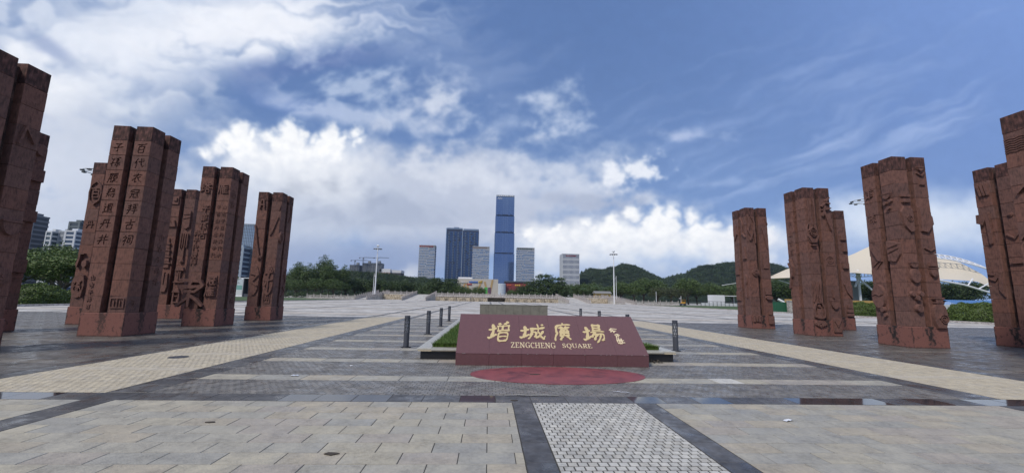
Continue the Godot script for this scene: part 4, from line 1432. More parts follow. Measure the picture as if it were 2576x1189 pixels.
	pier(xq, z3, "red sandstone pier with lock and jar carvings behind the flame-carved pier", func(t):
		relief(t, "lock_carving", "front", func(st, xf):
			for e in [[SR, 5.8, 0.4, 0.3], [SR + 0.05, 5.2, 0.26, 0.6], [SR, 4.0, 0.4, 0.34], [SR, 1.2, 0.4, 0.22], [SR, 0.95, 0.44, 0.18], [SR, 1.45, 0.3, 0.2]]:
				prism(st, rect(e[0], e[1], e[2], e[3]), -0.02, 0.08, xf, 0.94))
		relief(t, "fan_carving", "front", func(st, xf):
			plate(st, xf, [SR - 0.25, 2.85, SR - 0.05, 2.3, SR + 0.26, 1.9, SR + 0.28, 2.8], 0.06)), {}, 11)
	pier(xq, z1, "red sandstone pier with a hanging axe and bundle of cones beside spiral-jar pier", func(t):
		relief(t, "cone_carving", "left", func(st, xf):
			for i in 3:
				lines(st, xf, [[SL - 0.15 + i * 0.14, 6.9, SL - 0.05 + i * 0.12, 6.4]], 0.09, 0.06)
			disc(st, xf, SR, 5.4, 0.1, 0.03))
		relief(t, "axe_carving", "left", func(st, xf):
			plate(st, xf, [SL - 0.34, 5.2, SL - 0.1, 5.1, SL + 0.02, 5.35, SL + 0.02, 5.6, SL - 0.32, 5.6], 0.07)
			lines(st, xf, [[SL + 0.06, 5.6, SL + 0.08, 4.3]], 0.14, 0.06))
		relief(t, "fruit_carving", "left", func(st, xf):
			plate(st, xf, [SL + 0.1, 2.3, SL + 0.28, 2.0, SL + 0.28, 3.1, SL + 0.16, 3.1], 0.05)
			lines(st, xf, [[SL - 0.2, 2.8, SL, 2.7, SL + 0.1, 2.85], [SL - 0.2, 3.0, SL - 0.05, 2.95]], 0.05, 0.04)
			lines(st, xf, [[SR - 0.2, 4.6, SR + 0.05, 4.4, SR + 0.2, 4.6], [SR - 0.2, 3.4, SR + 0.2, 3.4]], 0.06, 0.05)), {}, 12)
	pier(xr, z0, "red sandstone pier with wave grooves under its capstone beside spiral-jar pier", func(t):
		relief(t, "wave_carving", "left", func(st, xf):
			for i in 7:
				var y := 6.4 + i * 0.07
				lines(st, xf, [[SL - 0.26, y, SL - 0.13, y + 0.03, SL, y, SL + 0.13, y + 0.03, SL + 0.26, y]], 0.035, 0.02)
			lines(st, xf, [[SL - 0.1, 5.1, SL + 0.1, 5.3, SL + 0.2, 5.0]], 0.08, 0.06)
			spiral(st, xf, SL, 3.6, 0.2, 0.04)
			jar(st, xf, SL, 2.0, 0.5, 0.8)), {}, 13)


# ------------------------------------------------------------------ sign, bed, bollards
func build_sign_bed():
	var x0 := -0.75
	var x1 := 3.91
	var xm := (x0 + x1) / 2
	var zf := -10.06
	var zt := -11.30
	var lip := 0.275
	var top := 1.14
	var t := thing("stone_sign", "polished dark red granite sign with gold square name, sloping face", "sign", Vector3(xm, 0, zf))
	var hw := (x1 - x0) / 2
	# face panels: cut into granite plates with hair joints
	var cuts := [-hw, -hw + 0.79, -hw + 1.56, 0.0, hw - 1.55, hw - 0.78, hw]
	for i in cuts.size() - 1:
		var a: float = cuts[i] + (0.0015 if i > 0 else 0.0)
		var b: float = cuts[i + 1] - (0.0015 if i < cuts.size() - 2 else 0.0)
		var st := pen()
		var A := [Vector3(a, lip, 0), Vector3(b, lip, 0), Vector3(b, top, zt - zf), Vector3(a, top, zt - zf)]
		var n: Vector3 = (A[1] - A[0]).cross(A[3] - A[0]).normalized()
		quad(st, A[0], A[1], A[2], A[3])
		var B := []
		for v in A:
			B.append(v - n * 0.03)
		for k in 4:
			quad(st, B[k], B[(k + 1) % 4], A[(k + 1) % 4], A[k])
		quad(st, B[3], B[2], B[1], B[0])
		part("face_plate", done(st), M.red_granite, t)
		var s2 := pen()
		cut_box(s2, Vector3((a + b) / 2, lip / 2 - 0.006, -0.025 - 0.006), Vector3(b - a, lip - 0.012, 0.05), 0.004)
		part("plinth_plate", done(s2), M.red_granite, t)
	# body behind the plates
	var body := pen()
	var sec := PackedVector2Array([Vector2(0.05, 0.0), Vector2(0.05, lip - 0.02), Vector2(-(zt - zf), top - 0.035), Vector2(-(zt - zf) + 0.12, top - 0.035), Vector2(-(zt - zf) + 0.12, 0.0)])
	prism(body, sec, -hw + 0.004, hw - 0.004, Transform3D(Basis(Vector3(0, 0, -1), Vector3.UP, Vector3(1, 0, 0)), Vector3.ZERO))
	part("body", done(body), M.red_granite, t)
	# chipped pale edge along the fold
	var chip := pen()
	for i in 16:
		var cx := rng.randf_range(-hw + 0.05, hw - 0.05)
		box(chip, Vector3(cx, lip - 0.002, 0.001), Vector3(rng.randf_range(0.01, 0.05), 0.006, 0.006))
	part("chipped_edge", done(chip), M.white_stone, t)
	# lettering lies on the slope
	var up := Vector3(0, top - lip, zt - zf).normalized()
	var slope := Transform3D(Basis(Vector3.RIGHT, up, Vector3.RIGHT.cross(up)), Vector3(0, lip, 0))
	var names := ["zeng", "cheng", "guang", "chang"]
	var spots := [[0.295, 0.81, 0.57, 0.74], [1.14, 0.80, 0.64, 0.62], [1.94, 0.84, 0.46, 0.68], [2.72, 0.78, 0.56, 0.70]]
	for i in 4:
		var st := pen()
		var k := 0
		var sp: Array = spots[i]
		for s in GLYPH[names[i]]:
			var pts := []
			for j in range(0, s.size(), 2):
				pts.append(Vector2(sp[0] - xm + (s[j] - 5.0 + (s[j + 1] - 5.0) * 0.08) * sp[2] / 10.0, sp[1] + (s[j + 1] - 5.0 + (s[j] - 5.0) * 0.06) * sp[3] / 10.0))
			for j in pts.size() - 1:
				var d: Vector2 = pts[j + 1] - pts[j]
				var w := 0.074 if absf(d.x) > absf(d.y) * 0.6 or s.size() <= 6 else 0.054
				if names[i] == "guang" or k > 5:
					w *= 0.78
				prism(st, brush(pts[j], pts[j + 1], w * (1.15 if k % 3 else 0.9), 0.06 if (j + k) % 2 else -0.07), 0.0, 0.006 + k * 0.0007, slope)
				k += 1
		part("gold_character", done(st), M.gold, t)
	# the writer's name, small and running down
	var sg := pen()
	var k2 := 0
	for s in [[3.17, 0.93, 3.22, 0.99, 3.36, 0.97], [3.22, 0.99, 3.20, 0.88, 3.33, 0.90], [3.19, 0.86, 3.26, 0.93], [3.26, 0.84, 3.30, 0.90], [3.27, 0.74, 3.33, 0.77, 3.38, 0.72], [3.29, 0.70, 3.28, 0.60], [3.33, 0.72, 3.34, 0.66], [3.27, 0.56, 3.27, 0.46], [3.32, 0.60, 3.32, 0.40], [3.29, 0.52, 3.36, 0.54], [3.28, 0.42, 3.36, 0.40], [3.38, 0.58, 3.38, 0.44], [3.35, 0.50, 3.43, 0.52], [3.36, 0.43, 3.44, 0.44]]:
		for j in range(0, s.size() - 2, 2):
			prism(sg, stroke([Vector2(s[j] - xm, s[j + 1]), Vector2(s[j + 2] - xm, s[j + 3])], 0.036, 0.024), 0, 0.005 + k2 * 0.0006, slope)
			k2 += 1
	part("gold_signature", done(sg), M.gold_pale, t)
	for e in [["ZENGCHENG", 1.115, 1.10], ["SQUARE", 2.205, 0.73]]:
		var tm := TextMesh.new()
		var font := SystemFont.new()
		font.font_names = PackedStringArray(["Droid Serif"])
		tm.font = font
		tm.text = e[0]
		tm.font_size = 64
		tm.pixel_size = 0.0042
		tm.depth = 0.012
		var o := part("gold_lettering", tm, M.gold_pale, t)
		var size := tm.get_aabb().size
		var f := slope
		f.basis = slope.basis * Basis.from_scale(Vector3(e[2] / size.x, 0.20 / size.y, 1.0))
		f.origin = slope * Vector3(e[1] - xm, 0.30, 0.005)
		o.transform = f

	# raised bed: black plinth, pale coping, turf
	var bx0 := -1.72
	var bx1 := 4.92
	var bz0 := -10.98
	var bz1 := -29.6
	var bed := thing("grass_bed", "long raised grass bed with white coping on black plinth behind the sign", "planter", Vector3((bx0 + bx1) / 2, 0, (bz0 + bz1) / 2))
	var w := bx1 - bx0
	var l := bz0 - bz1
	var pl := pen()
	box(pl, Vector3(0, 0.1, 0), Vector3(w, 0.2, l))
	part("plinth", done(pl), M.black_stone, bed)
	for s in [-1, 1]:
		for i in 12:
			var seg := l / 12
			var c := pen()
			cut_box(c, Vector3(s * (w / 2 - 0.09), 0.243, -l / 2 + seg * (i + 0.5)), Vector3(0.36, 0.05, seg - 0.004), 0.008)
			part("coping_stone", done(c), M.white_stone, bed)
		for i in 6:
			var seg2 := (w - 0.54) / 6
			var c2 := pen()
			cut_box(c2, Vector3(-(w - 0.54) / 2 + seg2 * (i + 0.5), 0.243, s * (l / 2 - 0.09)), Vector3(seg2 - 0.004, 0.05, 0.36), 0.008)
			part("coping_stone", done(c2), M.white_stone, bed)
	var tr := pen()
	box(tr, Vector3(0, 0.209, 0), Vector3(w + 0.12, 0.016, l + 0.12))
	part("gilt_trim", done(tr), M.trim, bed)
	var so := pen()
	box(so, Vector3(0, 0.23, 0), Vector3(w - 0.56, 0.10, l - 0.56))
	part("soil", done(so), M.soil, bed)
	# turf: blades by the ten thousand
	var blade := SurfaceTool.new()
	blade.begin(Mesh.PRIMITIVE_TRIANGLES)
	blade.set_smooth_group(-1)
	for i in 5:
		var a := i * 1.3
		var d := Vector3(cos(a), 0, sin(a))
		var s := Vector3(-d.z, 0, d.x) * 0.006
		var q := d * 0.02
		tri(blade, q - s, q + d * 0.015 + Vector3(0, 0.06, 0), q + s)
		tri(blade, q - s * 0.6 + Vector3(0, 0.03, 0), q + d * 0.05 + Vector3(0, 0.085, 0), q + s * 0.6 + Vector3(0, 0.03, 0))
	blade.generate_normals()
	var mm := MultiMesh.new()
	mm.transform_format = MultiMesh.TRANSFORM_3D
	mm.use_colors = true
	mm.mesh = blade.commit()
	mm.instance_count = 26000
	for i in mm.instance_count:
		var u := rng.randf()
		var px := rng.randf_range(-w / 2 + 0.28, w / 2 - 0.28)
		var pz := l / 2 - 0.28 - (l - 0.56) * u * u
		var b := Basis(Vector3.UP, rng.randf() * TAU).scaled(Vector3.ONE * rng.randf_range(0.8, 1.6))
		mm.set_instance_transform(i, Transform3D(b, Vector3(px, 0.275, pz)))
		var g := rng.randf_range(0.6, 1.25)
		mm.set_instance_color(i, Color(g * rng.randf_range(0.8, 1.3), g, g * 0.8))
	var mi := MultiMeshInstance3D.new()
	mi.name = "turf"
	mi.multimesh = mm
	mi.material_override = M.grass
	mi.set_meta("kind", "stuff")
	bed.add_child(mi)

	# the back of the other sign, at the far end of the bed
	var bk := thing("sign_back", "grey stone clad back of a second sign across far end of grass bed", "sign", Vector3(1.71, 0, -28.3))
	for i in 8:
		var sw := 4.62 / 8
		var c := pen()
		cut_box(c, Vector3(-2.31 + sw * (i + 0.5), 0.62, 0.0), Vector3(sw - 0.006, 0.92, 0.05), 0.006)
		part("cladding_slab", done(c), M.grey_clad, bk)
	var cap := pen()
	cut_box(cap, Vector3(0, 1.10, -0.08), Vector3(4.66, 0.035, 0.24), 0.006)
	part("cap", done(cap), M.grey_clad, bk)
	var bb := pen()
	prism(bb, PackedVector2Array([Vector2(0.03, 0.0), Vector2(0.03, 1.08), Vector2(0.2, 1.08), Vector2(1.3, 0.28), Vector2(1.3, 0.0)]), -2.3, 2.3, Transform3D(Basis(Vector3(0, 0, -1), Vector3.UP, Vector3(1, 0, 0)), Vector3.ZERO))
	part("body", done(bb), M.red_granite, bk)

	# red oval painted mat in front of the sign
	var ov := pen()
	prism(ov, oval(Vector2.ZERO, 1.85, 0.97, 64), 0.0, 0.006, Transform3D(Basis(Vector3.RIGHT, Vector3(0, 0, -1), Vector3.UP), Vector3.ZERO))
	var om := part("red_oval", done(ov), M.red_mat, self, Vector3(1.5, 0.003, -8.95))
	tag(om, "faded red oval laid flat on paving in front of the stone sign", "floor mat")

	# bollards with pierced upper half
	var proto: Node3D = null
	for s in [[-2.55, "left"], [6.08, "right"]]:
		for i in 4:
			var at := Vector3(s[0], 0, -13.35 - 4.65 * i)
			var b: Node3D
			if proto == null:
				b = bollard(at)
				proto = b
			else:
				b = proto.duplicate()
				b.name = numbered("bollard")
				add_child(b)
				b.position = at
			var place: String = ["first", "second", "third", "fourth"][i]
			var flank: String = "couplet pier" if s[1] == "left" else "spiral-jar pier"
			tag(b, "dark steel bollard, %s from the sign along grass bed, on the %s side" % [place, flank], "bollard", "bollards along the grass bed")


func bollard(at: Vector3) -> Node3D:
	var t := thing("bollard", "", "bollard", at)
	var st := pen()
	lathe(st, [Vector2(0.0, 0.012), Vector2(0.16, 0.012), Vector2(0.165, 0.0)].slice(0, 3), 20)
	lathe(st, [Vector2(0.165, 0.0), Vector2(0.16, 0.012), Vector2(0.0, 0.012)], 20)
	part("foot_plate", done(st), M.steel_dark, t)
	st = pen()
	lathe(st, [Vector2(0.085, 0.01), Vector2(0.085, 0.45), Vector2(0.08, 0.455)], 20)
	part("shaft", done(st), M.steel_dark, t)
	st = pen()
	lathe(st, [Vector2(0.06, 0.44), Vector2(0.06, 0.90)], 14)
	part("inner_tube", done(st), M.pale_paint, t)
	# lattice of crossing ribs over the lit part
	st = pen()
	for k in 10:
		for dir in [-1, 1]:
			var path := []
			for j in 9:
				var h := 0.45 + 0.43 * j / 8.0
				var a: float = TAU * k / 10.0 + dir * j * 0.16
				path.append(Vector3(sin(a) * 0.079, h, cos(a) * 0.079))
			tube(st, path, [0.0085], 4, false)
	part("lattice", done(st), M.steel_dark, t)
	st = pen()
	lathe(st, [Vector2(0.080, 0.875), Vector2(0.086, 0.88), Vector2(0.086, 0.965), Vector2(0.080, 0.972), Vector2(0.0, 0.972)], 20)
	part("cap", done(st), M.steel_dark, t)
	return t


# ------------------------------------------------------------------ terrace with pool wall, ramps and balustrades
# a balustrade from a to b: posts with knobs, and a carved panel between each pair
func balustrade(a: Vector3, b: Vector3, label: String, pitch := 2.1):
	var t := thing("balustrade", label, "balustrade", a, 0.0, "carved stone balustrades of the terrace")
	var d := b - a
	var n: int = max(1, int(round(Vector2(d.x, d.z).length() / pitch)))
	var flat := Vector3(d.x, 0, d.z).normalized()
	var side := Vector3(-flat.z, 0, flat.x)
	for i in n + 1:
		var p := d * i / n
		var st := pen()
		var xf := Transform3D(Basis(flat, Vector3.UP, -side), p)
		box(st, Vector3(0, 0.6, 0), Vector3(0.22, 1.2, 0.22), xf)
		box(st, Vector3(0, 1.23, 0), Vector3(0.27, 0.06, 0.27), xf)
		var post := part("post", done(st), M.balus, t)
		var kb := pen()
		lathe(kb, [Vector2(0.08, 1.26), Vector2(0.13, 1.34), Vector2(0.11, 1.46), Vector2(0.0, 1.52)], 8, p)
		part("finial", done(kb), M.balus, post)
		if i < n:
			var q := d * (i + 1) / n
			var u := flat * 0.11
			var s2 := pen()
			var k := side * 0.06
			# plinth, rail, and openwork between
			for e in [[0.05, 0.34, 0.06], [0.94, 1.06, 0.07]]:
				var w: Vector3 = side * e[2]
				var A := [p + u - w, q - u - w, q - u + w, p + u + w]
				hexa(s2, A, e[0], e[1])
			var m := 5
			for j in m:
				var f0 := p.lerp(q, (j + 0.32) / m)
				var f1 := p.lerp(q, (j + 0.68) / m)
				hexa(s2, [f0 - k * 0.6, f1 - k * 0.6, f1 + k * 0.6, f0 + k * 0.6], 0.34, 0.94)
			var g0 := p.lerp(q, 0.1)
			var g1 := p.lerp(q, 0.9)
			hexa(s2, [g0 - k * 0.7, g1 - k * 0.7, g1 + k * 0.7, g0 + k * 0.7], 0.58, 0.70)
			part("panel", done(s2), M.balus, t)
	return t


func hexa(st: SurfaceTool, base: Array, y0: float, y1: float):
	var lo := []
	var hi := []
	for v in base:
		lo.append(v + Vector3(0, y0, 0))
		hi.append(v + Vector3(0, y1, 0))
	if (base[1] - base[0]).cross(base[2] - base[1]).y < 0.0:
		lo.reverse()
		hi.reverse()
	for i in 4:
		quad(st, lo[i], lo[(i + 1) % 4], hi[(i + 1) % 4], hi[i])
	quad(st, hi[0], hi[1], hi[2], hi[3])
	quad(st, lo[3], lo[2], lo[1], lo[0])


func ramp(x0: float, x1: float, h: float, label_a: String, label_b: String):
	var zf := -138.0
	var zb := -166.0
	var r := setting("ramp")
	var st := pen()
	var sec := PackedVector2Array([Vector2(0, 0), Vector2(-zb + zf, 0), Vector2(-zb + zf, h)])
	prism(st, sec, x0, x1, Transform3D(Basis(Vector3(0, 0, -1), Vector3.UP, Vector3(1, 0, 0)), Vector3(0, 0, zf)))
	part("ramp_deck", done(st), M.far_plaza, r)
	balustrade(Vector3(x0, 0, zf), Vector3(x0, h, zb), label_a)
	balustrade(Vector3(x1, 0, zf), Vector3(x1, h, zb), label_b)


func build_terrace():
	var h := 2.15
	# upper level
	var up := setting("terrace")
	part("terrace_deck", box_mesh(Vector3(101, h, 20)), M.far_plaza, up, Vector3(3, h / 2 - 0.02, -176.2))
	ramp(-28.6, -20.9, h, "sloping stone balustrade up the broad ramp, on the construction cranes' side", "sloping stone balustrade between broad ramp and pool wall, cranes' side")
	ramp(26.8, 34.1, h, "sloping stone balustrade between pool wall and broad ramp, hills' side", "sloping stone balustrade up the broad ramp, on the wooded hills' side")
	ramp(-43.6, -40.0, h, "outer sloping balustrade of narrow ramp next to level railing, cranes' side", "inner sloping balustrade of the narrow ramp, cranes' side")
	ramp(45.9, 49.5, h, "inner sloping balustrade of the narrow ramp, hills' side", "outer sloping balustrade of narrow ramp next to level railing, hills' side")
	balustrade(Vector3(-59.0, 0.15, -138), Vector3(-43.9, 0.15, -138), "level stone balustrade at plaza edge under the tall trees")
	balustrade(Vector3(49.8, 0.15, -138), Vector3(64.3, 0.15, -138), "level stone balustrade at plaza edge ending by a yellow roller")
	part("plinth_course", box_mesh(Vector3(15.3, 0.3, 0.5), 0.02), M.balus, up, Vector3(-51.4, 0.0, -138))
	part("plinth_course", box_mesh(Vector3(14.8, 0.3, 0.5), 0.02), M.balus, up, Vector3(57, 0.0, -138))
	# pool walls
	var t := thing("pool_wall", "weathered stone pool wall with projecting piers and a dark middle niche", "wall", Vector3(3.0, 0, -146))
	var parts := [[-21.5, -3.6], [2.9, 21.5]]
	for e in parts:
		var n := 6
		var w: float = (e[1] - e[0]) / n
		for i in n:
			var st := pen()
			cut_box(st, Vector3(e[0] + w * (i + 0.5), 0.72, 0), Vector3(w - 0.05, 1.44, 0.6), 0.03)
			part("wall_panel", done(st), M.wall_stain, t)
			for s in [-0.42, 0.0, 0.42]:
				var p := pen()
				cut_box(p, Vector3(e[0] + w * i + 0.55 + s, 0.66, 0.45), Vector3(0.26, 1.32, 0.35), 0.02)
				part("pilaster", done(p), M.wall_stain, t)
	var nb := pen()
	# a deep recess: back, floor and cheeks
	box(nb, Vector3(-0.35, 0.7, -3.6), Vector3(6.4, 1.4, 0.3))
	box(nb, Vector3(-3.4, 0.7, -1.9), Vector3(0.3, 1.4, 3.2))
	box(nb, Vector3(2.7, 0.7, -1.9), Vector3(0.3, 1.4, 3.2))
	part("niche", done(nb), M.wall_stain, t)
	part("niche_roof", box_mesh(Vector3(6.6, 0.12, 3.4)), M.balus, t, Vector3(-0.35, 1.39, -2.2))
	var lid := pen()
	cut_box(lid, Vector3(0, 1.52, -0.1), Vector3(43.4, 0.16, 1.2), 0.03)
	part("coping", done(lid), M.balus, t)
	balustrade(Vector3(-18.6, 1.6, -146.1), Vector3(24.5, 1.6, -146.1), "long carved balustrade on top of the pool wall")
	for e in [[-39.8, -28.8, "cranes' side"], [34.3, 45.7, "hills' side"]]:
		var w := thing("side_wall", "streaked stone retaining wall between two ramps, %s" % e[2], "wall", Vector3((e[0] + e[1]) / 2, 0, -158))
		var n := 4
		var ww: float = (e[1] - e[0]) / n
		for i in n:
			part("wall_panel", box_mesh(Vector3(ww - 0.03, 1.9, 0.5), 0.02), M.wall_stain, w, Vector3(-(e[1] - e[0]) / 2 + ww * (i + 0.5), 0.95, 0))
		balustrade(Vector3(e[0], 1.9, -158), Vector3(e[1], 1.9, -158), "carved balustrade on streaked retaining wall between ramps, %s" % e[2])


# ------------------------------------------------------------------ lamps, boards, fences
func high_mast(at: Vector3, h: float, label: String, rad := 1.25):
	var t := thing("high_mast_lamp", label, "street lamp", at, 0.0, "white high mast lamps")
	var st := pen()
	lathe(st, [Vector2(0.30, 0), Vector2(0.30, 0.1), Vector2(0.26, 0.12), Vector2(0.13, h)], 12)
	part("mast", done(st), M.white_paint, t)
	st = pen()
	for i in 24:
		var a := TAU * i / 24
		var b := TAU * (i + 1) / 24
		tube(st, [Vector3(sin(a) * rad, h - 1.0, cos(a) * rad), Vector3(sin(b) * rad, h - 1.0, cos(b) * rad)], [0.07], 5)
	for i in 6:
		var a := TAU * i / 6
		tube(st, [Vector3(0, h - 0.9, 0), Vector3(sin(a) * rad, h - 1.0, cos(a) * rad)], [0.05], 5)
	var ring := part("lamp_ring", done(st), M.pale_paint, t)
	for i in 10:
		var a := TAU * i / 10
		var l := pen()
		cut_box(l, Vector3(sin(a) * (rad + 0.05), h - 1.15, cos(a) * (rad + 0.05)), Vector3(0.42, 0.2, 0.42), 0.04)
		part("floodlight", done(l), M.steel_dark, ring)
	st = pen()
	lathe(st, [Vector2(0.13, h - 0.4), Vector2(0.5, h - 0.15), Vector2(0.55, h + 0.1), Vector2(0.25, h + 0.35), Vector2(0.0, h + 0.45)], 12)
	part("cap", done(st), M.white_paint, t)


func pole(at: Vector3, h: float, label: String, arm := 0.0):
	var t := thing("slim_pole", label, "pole", at, 0.0, "slim pale poles round the plaza")
	var st := pen()
	tube(st, [Vector3.ZERO, Vector3(0, h, 0)], [0.11, 0.07], 8)
	part("shaft", done(st), M.white_paint, t)
	if arm != 0.0:
		st = pen()
		tube(st, [Vector3(0, h - 0.9, 0), Vector3(arm, h - 0.85, 0)], [0.05], 6)
		part("arm", done(st), M.white_paint, t)
		st = pen()
		cut_box(st, Vector3(arm, h - 0.95, 0), Vector3(0.3, 0.2, 0.35), 0.03)
		part("camera_box", done(st), M.pale_paint, t)


func build_street_furniture():
	high_mast(Vector3(-40.4, 0, -149), 19.0, "white high mast lamp with floodlight ring beside narrow ramp, cranes' side")
	high_mast(Vector3(45.6, 0, -149), 19.2, "white high mast lamp with floodlight ring in front of wooded hills")
	high_mast(Vector3(69.5, 0, -70.5), 21.6, "high mast lamp with floodlight ring half hidden by the spiral-jar pier", 2.4)
	high_mast(Vector3(-56.0, 0, -60.5), 19.2, "high mast lamp mostly hidden by the round-seal pier", 2.2)
	pole(Vector3(-41.2, 0, -149.6), 9.2, "slim pole standing close by the mast, cranes' side", 0.5)
	pole(Vector3(46.6, 0, -149.6), 10.2, "slim pole standing close by the mast, hills' side", -0.9)
	pole(Vector3(59.6, 0, -145), 4.7, "short slim pole behind the level balustrade by the roller")
	pole(Vector3(71.0, 0, -150), 3.4, "short pole with an arm beside the yellow roller", -0.6)
	# information board and kiosk at the tree edge
	var b := thing("notice_board", "tall white notice board with pale green panel beside a dark kiosk", "board", Vector3(-88.0, 0, -151))
	var fr := part("frame", box_mesh(Vector3(2.3, 6.6, 0.3), 0.03), M.white_paint, b, Vector3(0, 3.3, 0))
	part("poster", box_mesh(Vector3(1.9, 1.6, 0.04)), mat(lin(0.18, 0.36, 0.33), 0.6), fr, Vector3(0, -0.1, 0.18))
	part("poster", box_mesh(Vector3(1.9, 2.0, 0.04)), mat(lin(0.50, 0.56, 0.60), 0.6), fr, Vector3(0, 1.9, 0.18))
	part("poster", box_mesh(Vector3(1.9, 1.5, 0.04)), mat(lin(0.58, 0.60, 0.60), 0.6), fr, Vector3(0, -1.9, 0.18))
	var k := thing("kiosk", "dark open kiosk with white roof edge beside notice board", "kiosk", Vector3(-85.1, 0, -151.5))
	part("roof", box_mesh(Vector3(2.9, 0.25, 2.6), 0.04), M.white_paint, k, Vector3(0, 6.5, 0))
	part("back_wall", box_mesh(Vector3(2.6, 6.3, 0.2)), M.steel_dark, k, Vector3(0, 3.2, -1.1))
	for s in [-1, 1]:
		part("side_wall", box_mesh(Vector3(0.15, 6.3, 2.2)), M.steel_dark, k, Vector3(s * 1.25, 3.2, 0.1))
	part("counter", box_mesh(Vector3(2.3, 1.0, 0.6), 0.03), M.steel_dark, k, Vector3(0, 0.5, 0.7))
	# low white building with a long canopy, right of the plaza
	var w := thing("service_pavilion", "low white pavilion with flat canopy among the trees", "building", Vector3(85.0, 0, -151))
	part("wall", box_mesh(Vector3(4.4, 4.0, 4), 0.03), M.white_paint, w, Vector3(0, 2.0, 0))
	part("canopy", box_mesh(Vector3(6.2, 0.25, 4), 0.03), M.white_paint, w, Vector3(5.0, 3.75, 0))
	for s in [-1.2, 1.2]:
		part("canopy_post", box_mesh(Vector3(0.15, 3.6, 0.15)), M.white_paint, w, Vector3(7.6, 1.8, s))
	var f := thing("steel_railing", "dark steel railing with white panels along the path", "railing", Vector3(84.5, 0, -147))
	for i in 11:
		part("post", box_mesh(Vector3(0.12, 1.6, 0.12)), M.steel_dark, f, Vector3(-7.5 + i * 1.5, 0.8, 0))
		if i < 10:
			part("panel", box_mesh(Vector3(1.3, 0.9, 0.05)), M.pale_paint, f, Vector3(-6.75 + i * 1.5, 0.65, 0))
	part("rail", box_mesh(Vector3(15.3, 0.14, 0.16)), M.steel_dark, f, Vector3(0, 1.62, 0))
	# small yellow machine at the end of the balustrade
	var y := thing("road_roller", "small yellow machine parked at the end of the level balustrade", "machine", Vector3(66.6, 0, -139.5))
	var ym := mat(lin(0.55, 0.28, 0.03), 0.5)
	var st := pen()
	cut_box(st, Vector3(0.2, 0.95, 0), Vector3(1.2, 0.6, 0.9), 0.08)
	cut_box(st, Vector3(-0.5, 0.8, 0), Vector3(0.5, 0.4, 0.8), 0.06)
	part("body", done(st), ym, y)
	st = pen()
	box(st, Vector3(0.2, 2.0, 0), Vector3(1.2, 0.08, 0.95))
	for sx in [-0.3, 0.7]:
		box(st, Vector3(sx, 1.6, 0.4), Vector3(0.06, 0.8, 0.06))
		box(st, Vector3(sx, 1.6, -0.4), Vector3(0.06, 0.8, 0.06))
	part("roof_frame", done(st), ym, y)
	for sx in [-0.6, 0.7]:
		st = pen()
		var xf := Transform3D(Basis(Vector3.RIGHT, PI / 2), Vector3(sx, 0.4, 0))
		prism(st, oval(Vector2.ZERO, 0.4, 0.4, 18), -0.45, 0.45, Transform3D(Basis.IDENTITY, Vector3(sx, 0.4, 0)))
		part("drum", done(st), M.steel_dark, y)
	# green construction fence beyond the right lawn
	for e in [[41.9, 47.5, 0, "by the ribbon-carved pier"], [53.0, 60.5, 1, "behind the round hedge bushes"]]:
		var gf := thing("hoarding", "dark green sheet hoarding %s" % e[3], "fence", Vector3(e[0] * 72.0 / 60.0, 0, -72), 0.0, "green hoarding panels beyond the lawn")
		var gm := mat(lin(0.02, 0.10, 0.05), 0.5)
		var n := 5
		var L: float = (e[1] - e[0]) * 72.0 / 60.0
		for i in n:
			part("sheet", box_mesh(Vector3(L / n - 0.02, 1.75, 0.06), 0.01), gm, gf, Vector3(L / n * (i + 0.5), 0.875, 0))
	var gp := thing("gate_post", "square pale stone gate post beside the green hoarding", "post", Vector3(53.6, 0, -71.3))
	part("shaft", box_mesh(Vector3(0.7, 1.9, 0.7), 0.03), M.balus, gp, Vector3(0, 0.95, 0))
	part("cap", box_mesh(Vector3(0.9, 0.15, 0.9), 0.03), M.balus, gp, Vector3(0, 1.98, 0))
	var ow := thing("orange_hoarding", "orange hoarding seen over the green fence below the canopy", "fence", Vector3(87.0, 0, -92))
	for i in 6:
		part("panel", box_mesh(Vector3(6.0, 2.5, 0.1), 0.02), mat(lin(0.42, 0.26, 0.08), 0.6), ow, Vector3(-16 + i * 6.03, 1.25, 0))
	var bl := thing("site_cabin", "long low white site cabin with blue corrugated roof", "cabin", Vector3(106.5, 0, -86))
	part("wall", box_mesh(Vector3(15, 1.95, 5), 0.03), M.pale_paint, bl, Vector3(1, 0.98, 0))
	var rf := mat(lin(0.06, 0.16, 0.36), 0.6)
	for i in 15:
		st = pen()
		for k2 in 2:
			var x := -6.5 + i * 1.0 + k2 * 0.5
			quad(st, Vector3(x, 1.98, 2.9), Vector3(x + 0.25, 2.03, 2.9), Vector3(x + 0.25, 3.03, -0.2), Vector3(x, 2.98, -0.2))
			quad(st, Vector3(x + 0.25, 2.03, 2.9), Vector3(x + 0.5, 1.98, 2.9), Vector3(x + 0.5, 2.98, -0.2), Vector3(x + 0.25, 3.03, -0.2))
		part("roof_sheet", done(st), rf, bl)


